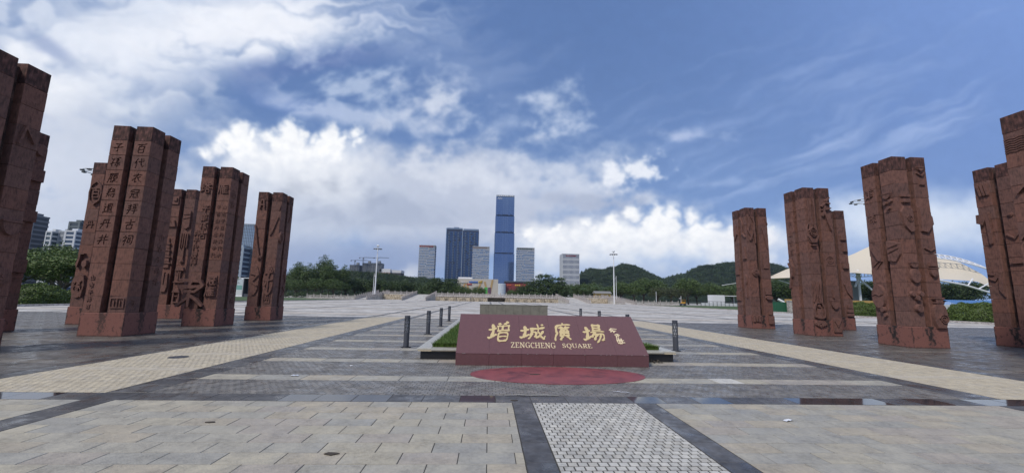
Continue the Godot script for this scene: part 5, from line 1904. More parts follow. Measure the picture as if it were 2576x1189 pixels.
# ------------------------------------------------------------------ trees and bushes
# crown: blobs [x, y, z, rx, ry, rz] filled with leaf faces, thicker towards the outside
func crown_mesh(blobs: Array, leaves: int, size: float, s: int, clump := 9, droop := 0.0) -> ArrayMesh:
	var r := RandomNumberGenerator.new()
	r.seed = s
	var st := SurfaceTool.new()
	st.begin(Mesh.PRIMITIVE_TRIANGLES)
	st.set_smooth_group(-1)
	var vol := 0.0
	for b in blobs:
		vol += b[3] * b[4] * b[5]
	for b in blobs:
		var n := int(leaves * b[3] * b[4] * b[5] / vol / clump)
		for i in n:
			var d := Vector3(r.randfn(), r.randfn(), r.randfn()).normalized()
			var rad := pow(r.randf(), 0.28) * r.randf_range(0.82, 1.1)
			var c := Vector3(b[0], b[1], b[2]) + Vector3(d.x * b[3], d.y * b[4], d.z * b[5]) * rad
			var tone := r.randf_range(0.65, 1.3)
			var warm := r.randf_range(0.9, 1.15)
			for k in clump:
				var o := c + Vector3(r.randfn(), r.randfn() * 0.6, r.randfn()) * size * 1.1
				var u := Vector3(r.randfn(), r.randfn() * 0.5 - droop, r.randfn()).normalized() * size * r.randf_range(0.5, 1.0)
				var v := u.cross(Vector3(r.randfn(), r.randfn(), r.randfn())).normalized() * size * r.randf_range(0.25, 0.45)
				var g := tone * r.randf_range(0.8, 1.2)
				st.set_color(Color(g * warm, g, g * 0.9))
				tri(st, o - u, o + v, o + u)
				tri(st, o - u, o + u, o - v * 0.7)
	st.generate_normals()
	return st.commit()


func trunk_mesh(h: float, r0: float, spread: float, limbs: int, s: int) -> ArrayMesh:
	var r := RandomNumberGenerator.new()
	r.seed = s
	var st := pen()
	var mid := Vector3(r.randf_range(-0.2, 0.2), h * 0.45, r.randf_range(-0.2, 0.2))
	tube(st, [Vector3(0, -0.1, 0), Vector3(0, 0.3, 0), mid, mid + Vector3(0.1, h * 0.35, 0)], [r0 * 1.5, r0, r0 * 0.75, r0 * 0.3], 8)
	for i in limbs:
		var a := TAU * i / limbs + r.randf() * 0.6
		var out := Vector3(cos(a), 0, sin(a)) * spread * r.randf_range(0.5, 0.9)
		tube(st, [mid * r.randf_range(0.75, 1.0), mid + out * 0.5 + Vector3(0, h * 0.15, 0), mid + out + Vector3(0, h * r.randf_range(0.25, 0.45), 0)], [r0 * 0.5, r0 * 0.3, r0 * 0.1], 6)
	return done(st)


var tree_kinds := {}


func tree_kind(kind: String) -> Array:
	if tree_kinds.has(kind):
		return tree_kinds[kind]
	var r := RandomNumberGenerator.new()
	r.seed = hash(kind)
	var blobs := []
	var out := []
	match kind:
		"round":
			# dense, domed, ten metres
			blobs = [[0, 6.2, 0, 3.2, 2.6, 3.2]]
			for i in 11:
				var a := i * 2.4
				blobs.append([cos(a) * 3.0, 4.6 + 3.2 * r.randf(), sin(a) * 3.0, 1.7, 1.4, 1.7])
			out = [crown_mesh(blobs, 5200, 0.34, 61), trunk_mesh(6.5, 0.28, 3.0, 6, 62), 0]
		"dark":
			blobs = [[0, 5.8, 0, 3.4, 2.6, 3.2]]
			for i in 12:
				var a := i * 2.1
				blobs.append([cos(a) * 3.3, 4.2 + 3.4 * r.randf(), sin(a) * 3.0, 1.6, 1.3, 1.6])
			out = [crown_mesh(blobs, 5200, 0.36, 63), trunk_mesh(6.0, 0.3, 3.0, 6, 64), 1]
		"feather":
			# tall, many upright leaders
			for i in 16:
				var a := i * 2.4
				var q := 0.6 + 2.6 * sqrt(i / 16.0)
				blobs.append([cos(a) * q, 7.0 + 5.0 * (1.0 - q / 3.6) + r.randf() * 2.6, sin(a) * q, 0.85, 2.6, 0.85])
			for i in 8:
				var a := i * 0.8
				blobs.append([cos(a) * 2.6, 5.0 + r.randf(), sin(a) * 2.6, 1.5, 1.6, 1.5])
			out = [crown_mesh(blobs, 6500, 0.38, 65, 7), trunk_mesh(10.0, 0.22, 2.4, 8, 66), 0]
		"layered":
			# a dome of flat tiers, leafy almost to the ground
			for i in 44:
				var a := i * 2.4
				var lv := i % 6
				var q = [3.9, 4.3, 4.0, 3.3, 2.4, 1.3][lv] * sqrt(r.randf_range(0.45, 1.0))
				blobs.append([cos(a) * q, 1.5 + lv * 1.15 + r.randf_range(-0.25, 0.25), sin(a) * q, 1.3, 0.42, 1.3])
			blobs.append([0, 3.8, 0, 3.2, 3.0, 3.2])
			out = [crown_mesh(blobs, 7600, 0.3, 67), trunk_mesh(6.5, 0.3, 3.2, 7, 68), 1]
		"light":
			# near and loose
			for i in 52:
				var a := i * 2.4
				var q := 4.2 * sqrt(i / 52.0)
				blobs.append([cos(a) * q, 3.2 + 4.0 * sqrt(r.randf()) * (1.0 - 0.5 * q / 4.2), sin(a) * q, 1.35, 0.8, 1.35])
			out = [crown_mesh(blobs, 12000, 0.24, 69), trunk_mesh(5.0, 0.24, 3.4, 8, 70), 2]
		"brown":
			blobs = [[0, 5.0, 0, 2.8, 2.4, 2.8]]
			for i in 10:
				var a := i * 2.2
				blobs.append([cos(a) * 2.6, 4.0 + 3.0 * r.randf(), sin(a) * 2.6, 1.5, 1.3, 1.5])
			out = [crown_mesh(blobs, 4200, 0.3, 71), trunk_mesh(6.0, 0.24, 2.6, 7, 72), 3]
		"palm":
			out = [palm_mesh(), trunk_mesh(8.5, 0.2, 0.3, 0, 74), 1]
	tree_kinds[kind] = out
	return out


func palm_mesh() -> ArrayMesh:
	var st := SurfaceTool.new()
	st.begin(Mesh.PRIMITIVE_TRIANGLES)
	st.set_smooth_group(-1)
	var r := RandomNumberGenerator.new()
	r.seed = 73
	for i in 14:
		var a := i * 2.4
		var d := Vector3(cos(a), 0, sin(a))
		var lift := r.randf_range(0.2, 1.2)
		var prev := Vector3(0, 7.0, 0)
		for j in range(1, 9):
			var t := j / 8.0
			var p := Vector3(0, 7.0, 0) + d * 2.6 * t + Vector3(0, lift * t * 1.6 - 2.2 * t * t, 0)
			var s := Vector3(-d.z, 0, d.x) * 0.55 * sin(PI * clampf(t, 0.1, 0.95))
			var g := r.randf_range(0.8, 1.2)
			st.set_color(Color(g, g, g))
			tri(st, prev, p + s + Vector3(0, -0.25, 0), p)
			tri(st, prev, p, p - s + Vector3(0, -0.25, 0))
			prev = p
	st.generate_normals()
	return st.commit()


func tree(kind: String, x: float, z: float, scale: float, label: String, group: String, widen := 1.0, called := "tree"):
	var k := tree_kind(kind)
	var t := thing(called, label, "tree", Vector3(x, -0.05, z), rng.randf() * TAU, group)
	var c := part("crown", k[0], M.leaf[k[2]], t)
	var w := part("trunk", k[1], M.bark_pale if kind == "light" or kind == "feather" else M.bark, t)
	for o in [c, w]:
		o.scale = Vector3(scale * widen, scale * rng.randf_range(0.95, 1.05), scale * widen)
	return t


func build_trees():
	var g := "trees round the plaza"
	var rows := [
		# kind, x, z, scale, widen, label
		["feather", -79.0, -176.0, 0.92, 1.0, "upright feathery tree half behind the hook-carved pier"],
		["feather", -73.5, -172.0, 0.88, 1.0, "upright feathery tree second from the hook-carved pier"],
		["feather", -70.0, -178.0, 1.15, 1.0, "tallest upright feathery tree of the clump past hook-carved pier"],
		["feather", -66.0, -174.0, 1.05, 1.0, "upright feathery tree just right behind the tallest one's shoulder"],
		["feather", -62.0, -178.0, 0.92, 1.0, "last upright feathery tree before the dark belt below the cranes"],
		["feather", -84.0, -184.0, 1.0, 1.0, "feathery tree hidden mostly by the hook-carved pier"],
		["round", -90.0, -172.0, 1.0, 1.0, "rounded tree behind the dark kiosk"],
		["round", -96.0, -178.0, 1.1, 1.0, "rounded tree behind the white notice board"],
		["round", -80.0, -168.0, 0.8, 1.0, "low rounded tree at the edge of the hook-carved pier"],
		["round", -75.0, -166.0, 0.75, 1.0, "smallest low rounded tree under the upright feathery clump"],
		["round", -68.5, -168.0, 0.85, 1.0, "low rounded tree under the tallest feathery tree"],
		["round", -62.5, -170.0, 0.85, 1.0, "low rounded tree where the level balustrade begins"],
		["layered", -26.0, -174.0, 0.95, 1.1, "dark tiered tree at the foot of the red-lettered banded tower"],
		["layered", -21.5, -172.0, 1.12, 1.1, "dark tiered tree between banded tower and blue flats"],
		["layered", -15.5, -170.0, 1.14, 1.1, "dark tiered tree hiding the foot of the blue flats"],
		["layered", 13.0, -173.0, 0.82, 1.08, "smallest tiered tree in front of the red low building"],
		["layered", 17.0, -171.0, 1.12, 1.08, "tiered tree beside the largest one, before the red low building"],
		["layered", 22.5, -170.0, 1.42, 1.08, "largest dark tiered tree, before the red low building"],
		["layered", 28.5, -172.0, 1.32, 1.08, "dark tiered tree beside the broad ramp on the hills' side"],
		["round", -12.0, -168.0, 0.7, 1.0, "round tree under the shopping centre's red letters"],
		["round", -9.2, -168.0, 0.62, 1.0, "small round tree under the shopping centre's blue letters"],
		["round", -4.2, -168.0, 0.68, 1.0, "small round tree beside the shopping centre's green poster"],
		["round", 9.0, -170.0, 0.55, 1.0, "very small round tree below the white stair tower"],
		["round", 33.5, -182.0, 0.85, 1.0, "green tree at the foot of the fin tower"],
		["round", 36.0, -192.0, 0.9, 1.0, "green tree behind the one at the fin tower's foot"],
		["round", 38.5, -186.0, 1.0, 1.0, "green tree just past the fin tower"],
		["round", 43.0, -184.0, 0.95, 1.0, "green tree beside the mast lamp before the hills"],
		["round", 48.0, -190.0, 1.0, 1.0, "green tree behind the yellowish house"],
		["palm", 40.5, -176.0, 0.9, 1.0, "palm standing among green trees past the fin tower"],
		["palm", 46.5, -178.0, 1.0, 1.0, "palm behind the mast lamp before the hills"],
		["palm", 50.5, -180.0, 0.95, 1.0, "palm between the slim pole and the full green trees"],
		["round", 54.5, -182.0, 0.9, 1.0, "green tree nearest the slim pole of the mast lamp"],
		["round", 57.5, -178.0, 1.08, 1.0, "full green tree where narrow ramp meets level balustrade"],
		["round", 62.0, -174.0, 1.0, 1.0, "full green tree behind the short slim pole"],
		["round", 69.0, -182.0, 1.28, 1.0, "broad green tree between two wooded hills"],
		["round", 76.0, -184.0, 1.32, 1.0, "broadest green tree behind the brownish ones"],
		["brown", 71.5, -172.0, 0.95, 1.0, "brownish thin-leaved tree right behind the yellow roller"],
		["brown", 77.5, -173.0, 1.0, 1.0, "brownish thin-leaved tree in the middle of three"],
		["brown", 82.0, -174.0, 0.9, 1.0, "brownish thin-leaved tree beside the white pavilion"],
		["round", 86.5, -176.0, 1.30, 1.0, "big bright green tree behind the white pavilion's wall"],
		["round", 90.0, -186.0, 1.2, 1.0, "green tree behind the big one at the white pavilion"],
		["round", 93.5, -182.0, 1.05, 1.0, "green tree over the white pavilion's canopy"],
		["round", 99.0, -180.0, 1.1, 1.0, "green tree half behind the ribbon-carved pier"],
		["round", 105.0, -182.0, 1.0, 1.0, "green tree seen past the ribbon-carved pier under canopy tip"],
		["round", 111.0, -184.0, 1.05, 1.0, "green tree beside the flame-carved pier's edge"],
		["dark", 92.0, -128.0, 1.0, 1.0, "dark tree under the low tip of the cream canopy"],
		["dark", 99.0, -132.0, 1.1, 1.0, "dark tree just left behind the canopy's concrete pier"],
		["dark", 115.0, -138.0, 1.1, 1.0, "dark tree beyond the canopy mast's spread leg"],
		["dark", 122.0, -136.0, 1.0, 1.0, "dark tree hidden mostly by the spiral-jar pier"],
		["dark", 130.0, -134.0, 1.1, 1.0, "dark tree under the canopy boom beside spiral-jar pier"],
		["dark", 138.0, -138.0, 1.2, 1.0, "dark tree under the canopy's middle brace"],
		["dark", 146.0, -136.0, 1.05, 1.0, "dark tree where the canopy comes lowest"],
		["dark", 153.0, -132.0, 1.15, 1.0, "dark tree past the canopy's low corner"],
		["dark", 160.0, -138.0, 1.1, 1.0, "dark tree under the canopy boom next to the axe-carved pier"],
		["dark", 166.0, -136.0, 1.15, 1.0, "dark tree behind the canopy boom's lower end"],
		["dark", 173.0, -140.0, 1.2, 1.0, "dark tree half behind the axe-carved pier"],
		["dark", 157.0, -144.0, 1.25, 1.0, "dark tree farthest back under the canopy boom"],
		["light", -66.0, -61.0, 0.98, 1.1, "light green spreading tree beside the block-carved pier"],
		["light", -61.0, -63.0, 1.0, 1.1, "light green spreading tree below the white stepped block"],
		["light", -57.0, -58.0, 0.92, 1.1, "light green spreading tree below the dark netted towers"],
		["light", -52.5, -62.0, 0.9, 1.1, "light green spreading tree half behind the round-seal pier"],
		["round", -72.0, -72.0, 1.0, 1.0, "rounded tree behind the light green one beside block-carved pier"],
		["round", -63.0, -74.0, 0.95, 1.0, "rounded tree behind the middle light green trees"],
		["round", -56.0, -76.0, 0.95, 1.0, "rounded tree behind the light green one at the round-seal pier"],
		["round", -80.0, -70.0, 1.05, 1.0, "rounded tree hidden mostly by the block-carved pier"],
		["round", -50.0, -78.0, 0.8, 1.0, "rounded tree hidden mostly by the round-seal pier"],
	]
	for e in rows:
		tree(e[0], e[1], e[2], e[3], e[5], g, e[4], "palm_tree" if e[0] == "palm" else "tree")
	# dark belt behind the cranes' side railing
	var belt := [[-62.0, 0.98, "beside the last upright feathery tree"], [-59.0, 1.0, "under the hill pavilion"], [-56.0, 0.9, "under the lookout block's crane"], [-51.5, 0.95, "under the lookout block"], [-49.0, 1.0, "under the middle unfinished block"], [-46.5, 0.9, "under the widest unfinished block"], [-41.5, 0.95, "right behind the mast lamp"], [-38.5, 1.0, "under the rusty scaffolding"], [-36.5, 0.9, "under the dark wing of half clad block"], [-32.0, 0.85, "behind the streaked retaining wall"], [-28.6, 0.75, "behind the broad ramp"]]
	for e in belt:
		tree("dark", e[0], -176.0 - rng.randf() * 12.0, e[1], "dark tree in the belt below the cranes, %s" % e[2], g)
	var h2 := thing("hedge", "low dark hedge at the foot of the tall feathery clump", "hedge", Vector3(-74, 0, -158))
	part("foliage", crown_mesh([[-12, 0.9, 0, 5, 1.2, 1], [-4, 0.9, 0, 5, 1.3, 1], [4, 0.9, 0, 5, 1.2, 1], [11, 0.9, 0, 5, 1.2, 1]], 4000, 0.3, 82), M.leaf[1], h2)
	# clipped round bushes on the lawns
	var bush: ArrayMesh = bush_mesh()
	for e in [[-44.6, -43.6, 2.5, 1.55, "wide clipped round bush beside the sandstone pier with block carvings"], [-46.6, -50.6, 2.2, 1.45, "clipped round bush behind the wide bush on lawn"],
		[51.6, -55.0, 2.1, 1.5, "clipped round bush between flame-carved and spiral-jar piers, beside smaller bush"], [55.6, -57.0, 1.7, 1.4, "smaller clipped bush half hidden by the spiral-jar pier"],
		[56.5, -46.5, 1.9, 1.55, "clipped round bush just clear of the spiral-jar pier's edge"], [56.0, -43.2, 1.8, 1.5, "clipped round bush in the middle of three near the site cabin"], [50.8, -40.2, 2.1, 1.55, "largest clipped bush of three near the site cabin"], [56.9, -40.6, 1.9, 1.5, "clipped round bush beside the axe-carved pier"]]:
		var t := thing("clipped_bush", e[4], "bush", Vector3(e[0], 0, e[1]), rng.randf() * TAU, "clipped round bushes on the lawns")
		var o := part("foliage", bush, M.leaf[2], t)
		o.scale = Vector3(e[2], e[3] * 1.42, e[2])


func bush_mesh() -> ArrayMesh:
	var r := RandomNumberGenerator.new()
	r.seed = 91
	var st := SurfaceTool.new()
	st.begin(Mesh.PRIMITIVE_TRIANGLES)
	st.set_smooth_group(-1)
	var n := noise(92, 1.6, 2)
	# leafy heart, so that one cannot see through
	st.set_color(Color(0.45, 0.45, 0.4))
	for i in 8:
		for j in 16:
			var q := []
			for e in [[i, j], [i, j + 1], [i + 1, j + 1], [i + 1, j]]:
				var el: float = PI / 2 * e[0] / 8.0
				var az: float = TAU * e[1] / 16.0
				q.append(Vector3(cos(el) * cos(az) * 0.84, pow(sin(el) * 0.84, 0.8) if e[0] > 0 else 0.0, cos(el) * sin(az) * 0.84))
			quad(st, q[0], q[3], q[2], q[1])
	for i in 12000:
		var d := Vector3(r.randfn(), absf(r.randfn()) - 0.1, r.randfn()).normalized()
		var rad := (0.9 + 0.14 * n.get_noise_3dv(d * 1.5)) * pow(r.randf(), 0.08)
		var o := Vector3(d.x, maxf(d.y, 0.0), d.z) * rad
		o.y = pow(maxf(o.y, 0.0), 0.8) if o.y > 0.0 else r.randf() * 0.3
		var u := Vector3(r.randfn(), r.randfn(), r.randfn()).normalized() * 0.03
		var v := u.cross(Vector3(r.randfn(), r.randfn(), r.randfn())).normalized() * 0.02
		var g := r.randf_range(0.6, 1.25)
		st.set_color(Color(g, g, g * 0.8))
		tri(st, o - u, o + v, o + u)
		tri(st, o - u, o + u, o - v)
	st.generate_normals()
	return st.commit()


# ------------------------------------------------------------------ stretched white canopy
func build_canopy():
	var t := thing("membrane_canopy", "cream tensile membrane canopy with white steel struts behind the piers", "canopy", Vector3(0, 0, -110))
	var cream := mat(lin(0.62, 0.55, 0.43), 0.7)
	# sails: ridge line and two edge lines, sagging between
	var sails := [
		[[Vector3(75.40, 8.28, 2), Vector3(86.02, 11.45, -4), Vector3(98.69, 14.04, -8), Vector3(112.57, 16.68, -12), Vector3(121.75, 20.31, -14), Vector3(132.87, 21.76, -16), Vector3(138.64, 19.55, -15)], [Vector3(75.12, 8.06, 2.4), Vector3(80.18, 8.28, 5), Vector3(86.98, 8.79, 6), Vector3(96.41, 10.00, 5), Vector3(103.59, 9.79, 4), Vector3(110.82, 9.50, 4), Vector3(117.56, 9.21, 4)]],
		[[Vector3(138.64, 19.55, -15), Vector3(142.63, 16.46, -12), Vector3(146.40, 15.24, -10), Vector3(148.16, 11.41, -6), Vector3(146.62, 8.12, -2), Vector3(145.66, 5.86, 1)], [Vector3(117.56, 9.21, 4), Vector3(123.83, 8.83, 4), Vector3(129.13, 8.73, 4), Vector3(134.72, 8.60, 3), Vector3(140.69, 6.80, 2), Vector3(145.00, 5.35, 1.5)]],
	]
	for s in sails:
		var st := pen()
		st.set_smooth_group(0)
		var n := 8
		var top := []
		var low := []
		for side in 2:
			var line: Array = s[side]
			var c := Curve3D.new()
			for p in line:
				c.add_point(p)
			for i in 25:
				(top if side == 0 else low).append(c.sample_baked(c.get_baked_length() * i / 24.0, true))
		for i in 24:
			for j in n:
				var q := []
				for e in [[i, j], [i + 1, j], [i + 1, j + 1], [i, j + 1]]:
					var v := float(e[1]) / n
					var p: Vector3 = low[e[0]].lerp(top[e[0]], v)
					p.y -= sin(v * PI) * 0.9
					q.append(p)
				quad(st, q[0], q[1], q[2], q[3])
		var m := cream
		m.cull_mode = BaseMaterial3D.CULL_DISABLED
		part("membrane", done(st), m, t)
	# white arched lattice rising over it
	var st := pen()
	var a0 := []
	var a1 := []
	for i in 17:
		var u := i / 16.0
		a0.append(Vector3(128 + 30.0 * u, 17.0 + 1.0 * sin(u * 3.0) - 6.4 * u * u, -8))
		a1.append(Vector3(127 + 30.0 * u, 15.7 + 0.4 * sin(u * PI) - 6.0 * u * u, -5))
	for i in 16:
		tube(st, [a0[i], a0[i + 1]], [0.22], 6)
		tube(st, [a1[i], a1[i + 1]], [0.18], 6)
		tube(st, [a0[i], a1[i]], [0.12], 5)
		tube(st, [a1[i], a0[i + 1]], [0.12], 5)
	part("arch_truss", done(st), M.white_paint, t)
	# main boom under the right sail
	st = pen()
	tube(st, [Vector3(118, 9.0, 5), Vector3(128.6, 7.4, 5), Vector3(138.8, 4.6, 5), Vector3(148, 1.8, 5)], [0.28], 8)
	for e in [[129.5, 7.2, 132.5, 9.2], [138.5, 4.7, 138.4, 8.7], [138.8, 4.6, 142.6, 7.2], [132.5, 6.4, 138.4, 8.7], [138.8, 4.6, 145, 6.4]]:
		tube(st, [Vector3(e[0], e[1], 5), Vector3(e[2], e[3], 4)], [0.16], 6)
	part("boom", done(st), M.white_paint, t)
	# mast head with spread legs
	var mx := 103.3
	st = pen()
	for e in [[-2.6, 6.4], [3.4, 4.6]]:
		tube(st, [Vector3(mx, 8.9, 0), Vector3(mx + e[0], e[1], 1.5)], [0.28, 0.24], 8)
	tube(st, [Vector3(mx, 8.8, 0), Vector3(mx, 0, 0)], [0.32], 10)
	part("mast_leg", done(st), M.white_paint, t)
	st = pen()
	lathe(st, [Vector2(0.5, 8.6), Vector2(0.7, 9.4), Vector2(0.45, 9.6), Vector2(0.62, 10.1), Vector2(0.4, 10.2), Vector2(0.5, 10.7), Vector2(0.2, 11.2), Vector2(0, 11.3)], 10, Vector3(mx, 0, 0))
	part("mast_head", done(st), M.white_paint, t)
	st = pen()
	for s in [-1, 1]:
		for i in 4:
			var x = mx + s * (0.4 + i * 1.0)
			tube(st, [Vector3(x, 10.3 - i * 0.1, 0.5), Vector3(x + s, 10.2 - i * 0.1, 0.5)], [0.09], 5)
			tube(st, [Vector3(x, 9.3 + i * 0.05, -0.5), Vector3(x + s, 9.35 + i * 0.05, -0.5)], [0.09], 5)
			tube(st, [Vector3(x, 10.3 - i * 0.1, 0.5), Vector3(x + s, 9.35 + i * 0.05, -0.5)], [0.07], 5)
	part("head_truss", done(st), M.white_paint, t)
	part("concrete_pier", box_mesh(Vector3(3.4, 8.2, 2.4), 0.05), mat(lin(0.24, 0.25, 0.25), 0.9), t, Vector3(mx, 4.1, -2.5))
	st = pen()
	tube(st, [Vector3(77, 8.2, 2), Vector3(84, 5.6, 4), Vector3(96, 6.4, 4)], [0.13], 6)
	tube(st, [Vector3(78, 2.6, 2), Vector3(80, 1.2, 3)], [0.3], 6)
	tube(st, [Vector3(77, 8.4, 2), Vector3(66, 6.2, -4)], [0.06], 5)
	part("edge_cable", done(st), M.white_paint, t)


# ------------------------------------------------------------------ buildings
func glass(c: Color, rough := 0.12) -> StandardMaterial3D:
	var m := StandardMaterial3D.new()
	m.albedo_color = c
	m.metallic = 0.85
	m.roughness = rough
	return m


# office block: dark glass body, pale bands at each floor, window posts between
func banded_block(at: Vector3, w: float, d: float, h: float, floors: int, label: String, roof_sign: Color, s: int):
	var t := thing("office_tower", label, "building", at, 0.0, "banded office towers")
	var body := glass(lin(0.30, 0.35, 0.42), 0.2)
	var pale := mat(lin(0.47, 0.48, 0.50), 0.6)
	part("glass_body", box_mesh(Vector3(w - 1.0, h, d - 1.0)), body, t, Vector3(0, h / 2, -d / 2))
	var r := RandomNumberGenerator.new()
	r.seed = s
	var fh := h / floors
	for i in floors + 1:
		var st := pen()
		var y := i * fh
		# each band jogs up or down by a floor somewhere along the front
		var jog := r.randf_range(0.2, 0.8)
		var rise: float = [0.0, 0.45, -0.45][r.randi() % 3] * fh
		var x0 := -w / 2
		var x1 := -w / 2 + w * jog
		box(st, Vector3((x0 + x1) / 2, y, 0.1 - 0.25), Vector3(x1 - x0, 0.75, 0.8))
		box(st, Vector3((x1 + w / 2) / 2, y + rise, 0.1 - 0.25), Vector3(w / 2 - x1, 0.75, 0.8))
		if rise != 0.0:
			box(st, Vector3(x1, y + rise / 2, -0.13), Vector3(0.7, absf(rise) + 0.6, 0.78))
		box(st, Vector3(w / 2 - 0.2, y, -d / 2 - 0.4), Vector3(0.8, 0.75, d - 0.9))
		box(st, Vector3(-w / 2 + 0.2, y, -d / 2 - 0.4), Vector3(0.8, 0.75, d - 0.9))
		part("floor_band", done(st), pale, t)
	var win := pen()
	for i in floors:
		var n := int(w / 1.6)
		for k in n:
			if r.randf() < 0.75:
				box(win, Vector3(-w / 2 + (k + 0.5) * w / n, (i + 0.5) * fh, -0.42), Vector3(w / n * 0.55, fh * 0.55, 0.2))
	var wo := part("wall_panels", done(win), mat(lin(0.33, 0.34, 0.36), 0.6), t)
	wo.set_meta("kind", "stuff")
	# crown
	var cw := part("crown_wall", box_mesh(Vector3(w - 0.6, 3.6, d - 0.6)), mat(lin(0.22, 0.21, 0.21), 0.7), t, Vector3(0, h + 1.6, -d / 2))
	part("crown_rim", box_mesh(Vector3(w, 0.7, d)), pale, t, Vector3(0, h + 3.6, -d / 2))
	var sg := pen()
	for k in 7:
		var q := -w * 0.42 + k * w * 0.12
		box(sg, Vector3(q, 0.1, d / 2 + 0.1), Vector3(w * 0.08, 1.9 - 0.4 * (k % 2), 0.5))
	part("roof_lettering", done(sg), mat(roof_sign, 0.6), cw)
	return t


func build_buildings():
	# --- the group behind the plaza
	banded_block(Vector3(-99.8, 0, -650), 25.5, 17, 77, 19, "pale banded office tower with red roof letters beside the cranes", lin(0.30, 0.03, 0.03), 1)
	banded_block(Vector3(-14.9, 0, -650), 27.0, 20, 77, 19, "pale banded office tower between blue flats and glass skyscraper", lin(0.20, 0.14, 0.12), 2)
	banded_block(Vector3(56.7, 0, -650), 28.4, 20, 77, 19, "pale banded office tower just past the glass skyscraper", lin(0.06, 0.10, 0.09), 3)

	# twin blue residential slab
	var b2 := thing("apartment_tower", "dark blue twin residential tower split by a pale seam", "building", Vector3(-55, 0, -800))
	var blue := glass(lin(0.07, 0.13, 0.26), 0.25)
	var navy := mat(lin(0.018, 0.03, 0.065), 0.5)
	var edge := mat(lin(0.16, 0.22, 0.32), 0.5)
	for s in [-1, 1]:
		part("slab", box_mesh(Vector3(30.6, 131 - 1.0 * s, 22)), navy, b2, Vector3(s * 16.0, 65.5 - 0.5 * s, -11))
		var gl := pen()
		var bal := pen()
		var r := RandomNumberGenerator.new()
		r.seed = 7 + s
		for i in 40:
			for k in 10:
				var x := (k - 4.5) * 3.0
				var y := 3.0 + i * 3.15
				if k in [1, 4, 7]:
					box(bal, Vector3(x, y - 0.9, 0.5), Vector3(2.6, 1.1, 1.0))
				elif r.randf() < 0.85:
					box(gl, Vector3(x, y, 0.1), Vector3(2.3, 2.0 + 0.5 * (k % 2), 0.2))
		part("window_grid", done(gl), blue, b2, Vector3(s * 16.0, 0, 0)).set_meta("kind", "stuff")
		part("balcony_stack", done(bal), edge, b2, Vector3(s * 16.0, 0, 0)).set_meta("kind", "stuff")
		part("roof_screen", box_mesh(Vector3(30, 4, 16)), edge, b2, Vector3(s * 16.0, 132.2 - s * 0.6, -10))
	part("seam", box_mesh(Vector3(1.5, 130, 21.5)), mat(lin(0.20, 0.25, 0.33), 0.5), b2, Vector3(0, 65, -9.2))
	part("plant_room", box_mesh(Vector3(10, 4, 8)), edge, b2, Vector3(-13, 135, -10))
	part("edge_fin", box_mesh(Vector3(1.2, 134, 1.2)), mat(lin(0.20, 0.30, 0.45), 0.4), b2, Vector3(-31.8, 67, 0.3))

	# the glass skyscraper, drawn in slightly at three heights
	var b4 := thing("glass_skyscraper", "tall slim blue glass skyscraper with dark service floors", "building", Vector3(26.8, 0, -800))
	var sky_glass := glass(lin(0.135, 0.20, 0.345), 0.08)
	var side_glass := glass(lin(0.46, 0.53, 0.62), 0.25)
	var dark := mat(lin(0.02, 0.03, 0.06), 0.4)
	for e in [[0.0, 87.0, 40.0], [87.0, 128.0, 38.8], [128.0, 162.0, 37.6], [162.0, 201.0, 36.4]]:
		var hh: float = e[1] - e[0]
		part("glass_shaft", box_mesh(Vector3(e[2], hh - 0.4, e[2]), 0.8), sky_glass, b4, Vector3(0.5, (e[0] + e[1]) / 2, -e[2] / 2))
		# glazing bars
		var st := pen()
		var n := 22
		for k in n + 1:
			if k in [9, 12, 14]:
				box(st, Vector3(0.5 - e[2] / 2 + 0.9 + (e[2] - 1.8) * k / n, (e[0] + e[1]) / 2, 0.12), Vector3(0.34, hh - 3.0, 0.24))
			else:
				box(st, Vector3(0.5 - e[2] / 2 + 0.9 + (e[2] - 1.8) * k / n, (e[0] + e[1]) / 2, 0.06), Vector3(0.12, hh - 3.0, 0.12))
		part("glazing_bars", done(st), side_glass, b4).set_meta("kind", "stuff")
		var fl := pen()
		var y: float = e[0] + 4.2
		while y < e[1] - 2.0:
			box(fl, Vector3(0.5, y, 0.04), Vector3(e[2] - 1.8, 0.22, 0.09))
			y += 4.2
		part("floor_lines", done(fl), glass(lin(0.10, 0.17, 0.33), 0.3), b4).set_meta("kind", "stuff")
		for side in [-1]:
			part("side_face", box_mesh(Vector3(0.5, hh - 0.8, e[2] - 3)), side_glass, b4, Vector3(0.5 + side * (e[2] / 2), (e[0] + e[1]) / 2, -e[2] / 2))
	for y in [87.0, 129.0, 163.0]:
		for q in [[-11.5, 5.0], [0.5, 13.0], [12.5, 5.0]]:
			var sp := pen()
			for k in 6:
				box(sp, Vector3(q[0] - q[1] / 2 + (k + 0.5) * q[1] / 6, y, 0.4), Vector3(q[1] / 6 * 0.8, 2.6, 0.5))
			part("louvre_row", done(sp), dark, b4)
	part("crown_screen", box_mesh(Vector3(36.2, 3.2, 3)), mat(lin(0.30, 0.33, 0.38), 0.5), b4, Vector3(0.5, 202.4, -1.8))
	var crown := pen()
	for k in 9:
		box(crown, Vector3(-14.6 + k * 3.7, 202.3, -0.2), Vector3(2.2 if k % 3 else 1.2, 2.0, 0.5))
	part("crown_opening", done(crown), M.white_paint, b4)
	var font := SystemFont.new()
	font.font_names = PackedStringArray(["Droid Sans"])
	var tm := TextMesh.new()
	tm.font = font
	tm.text = "AVIC"
	tm.font_size = 64
	tm.pixel_size = 0.075
	tm.depth = 0.6
	part("roof_lettering", tm, M.white_paint, b4, Vector3(-10.2, 196.6, 0.4))

	# tower of white fins
	var b6 := thing("fin_tower", "mid-rise office block with white vertical fins beside wooded hill", "building", Vector3(119.4, 0, -600))
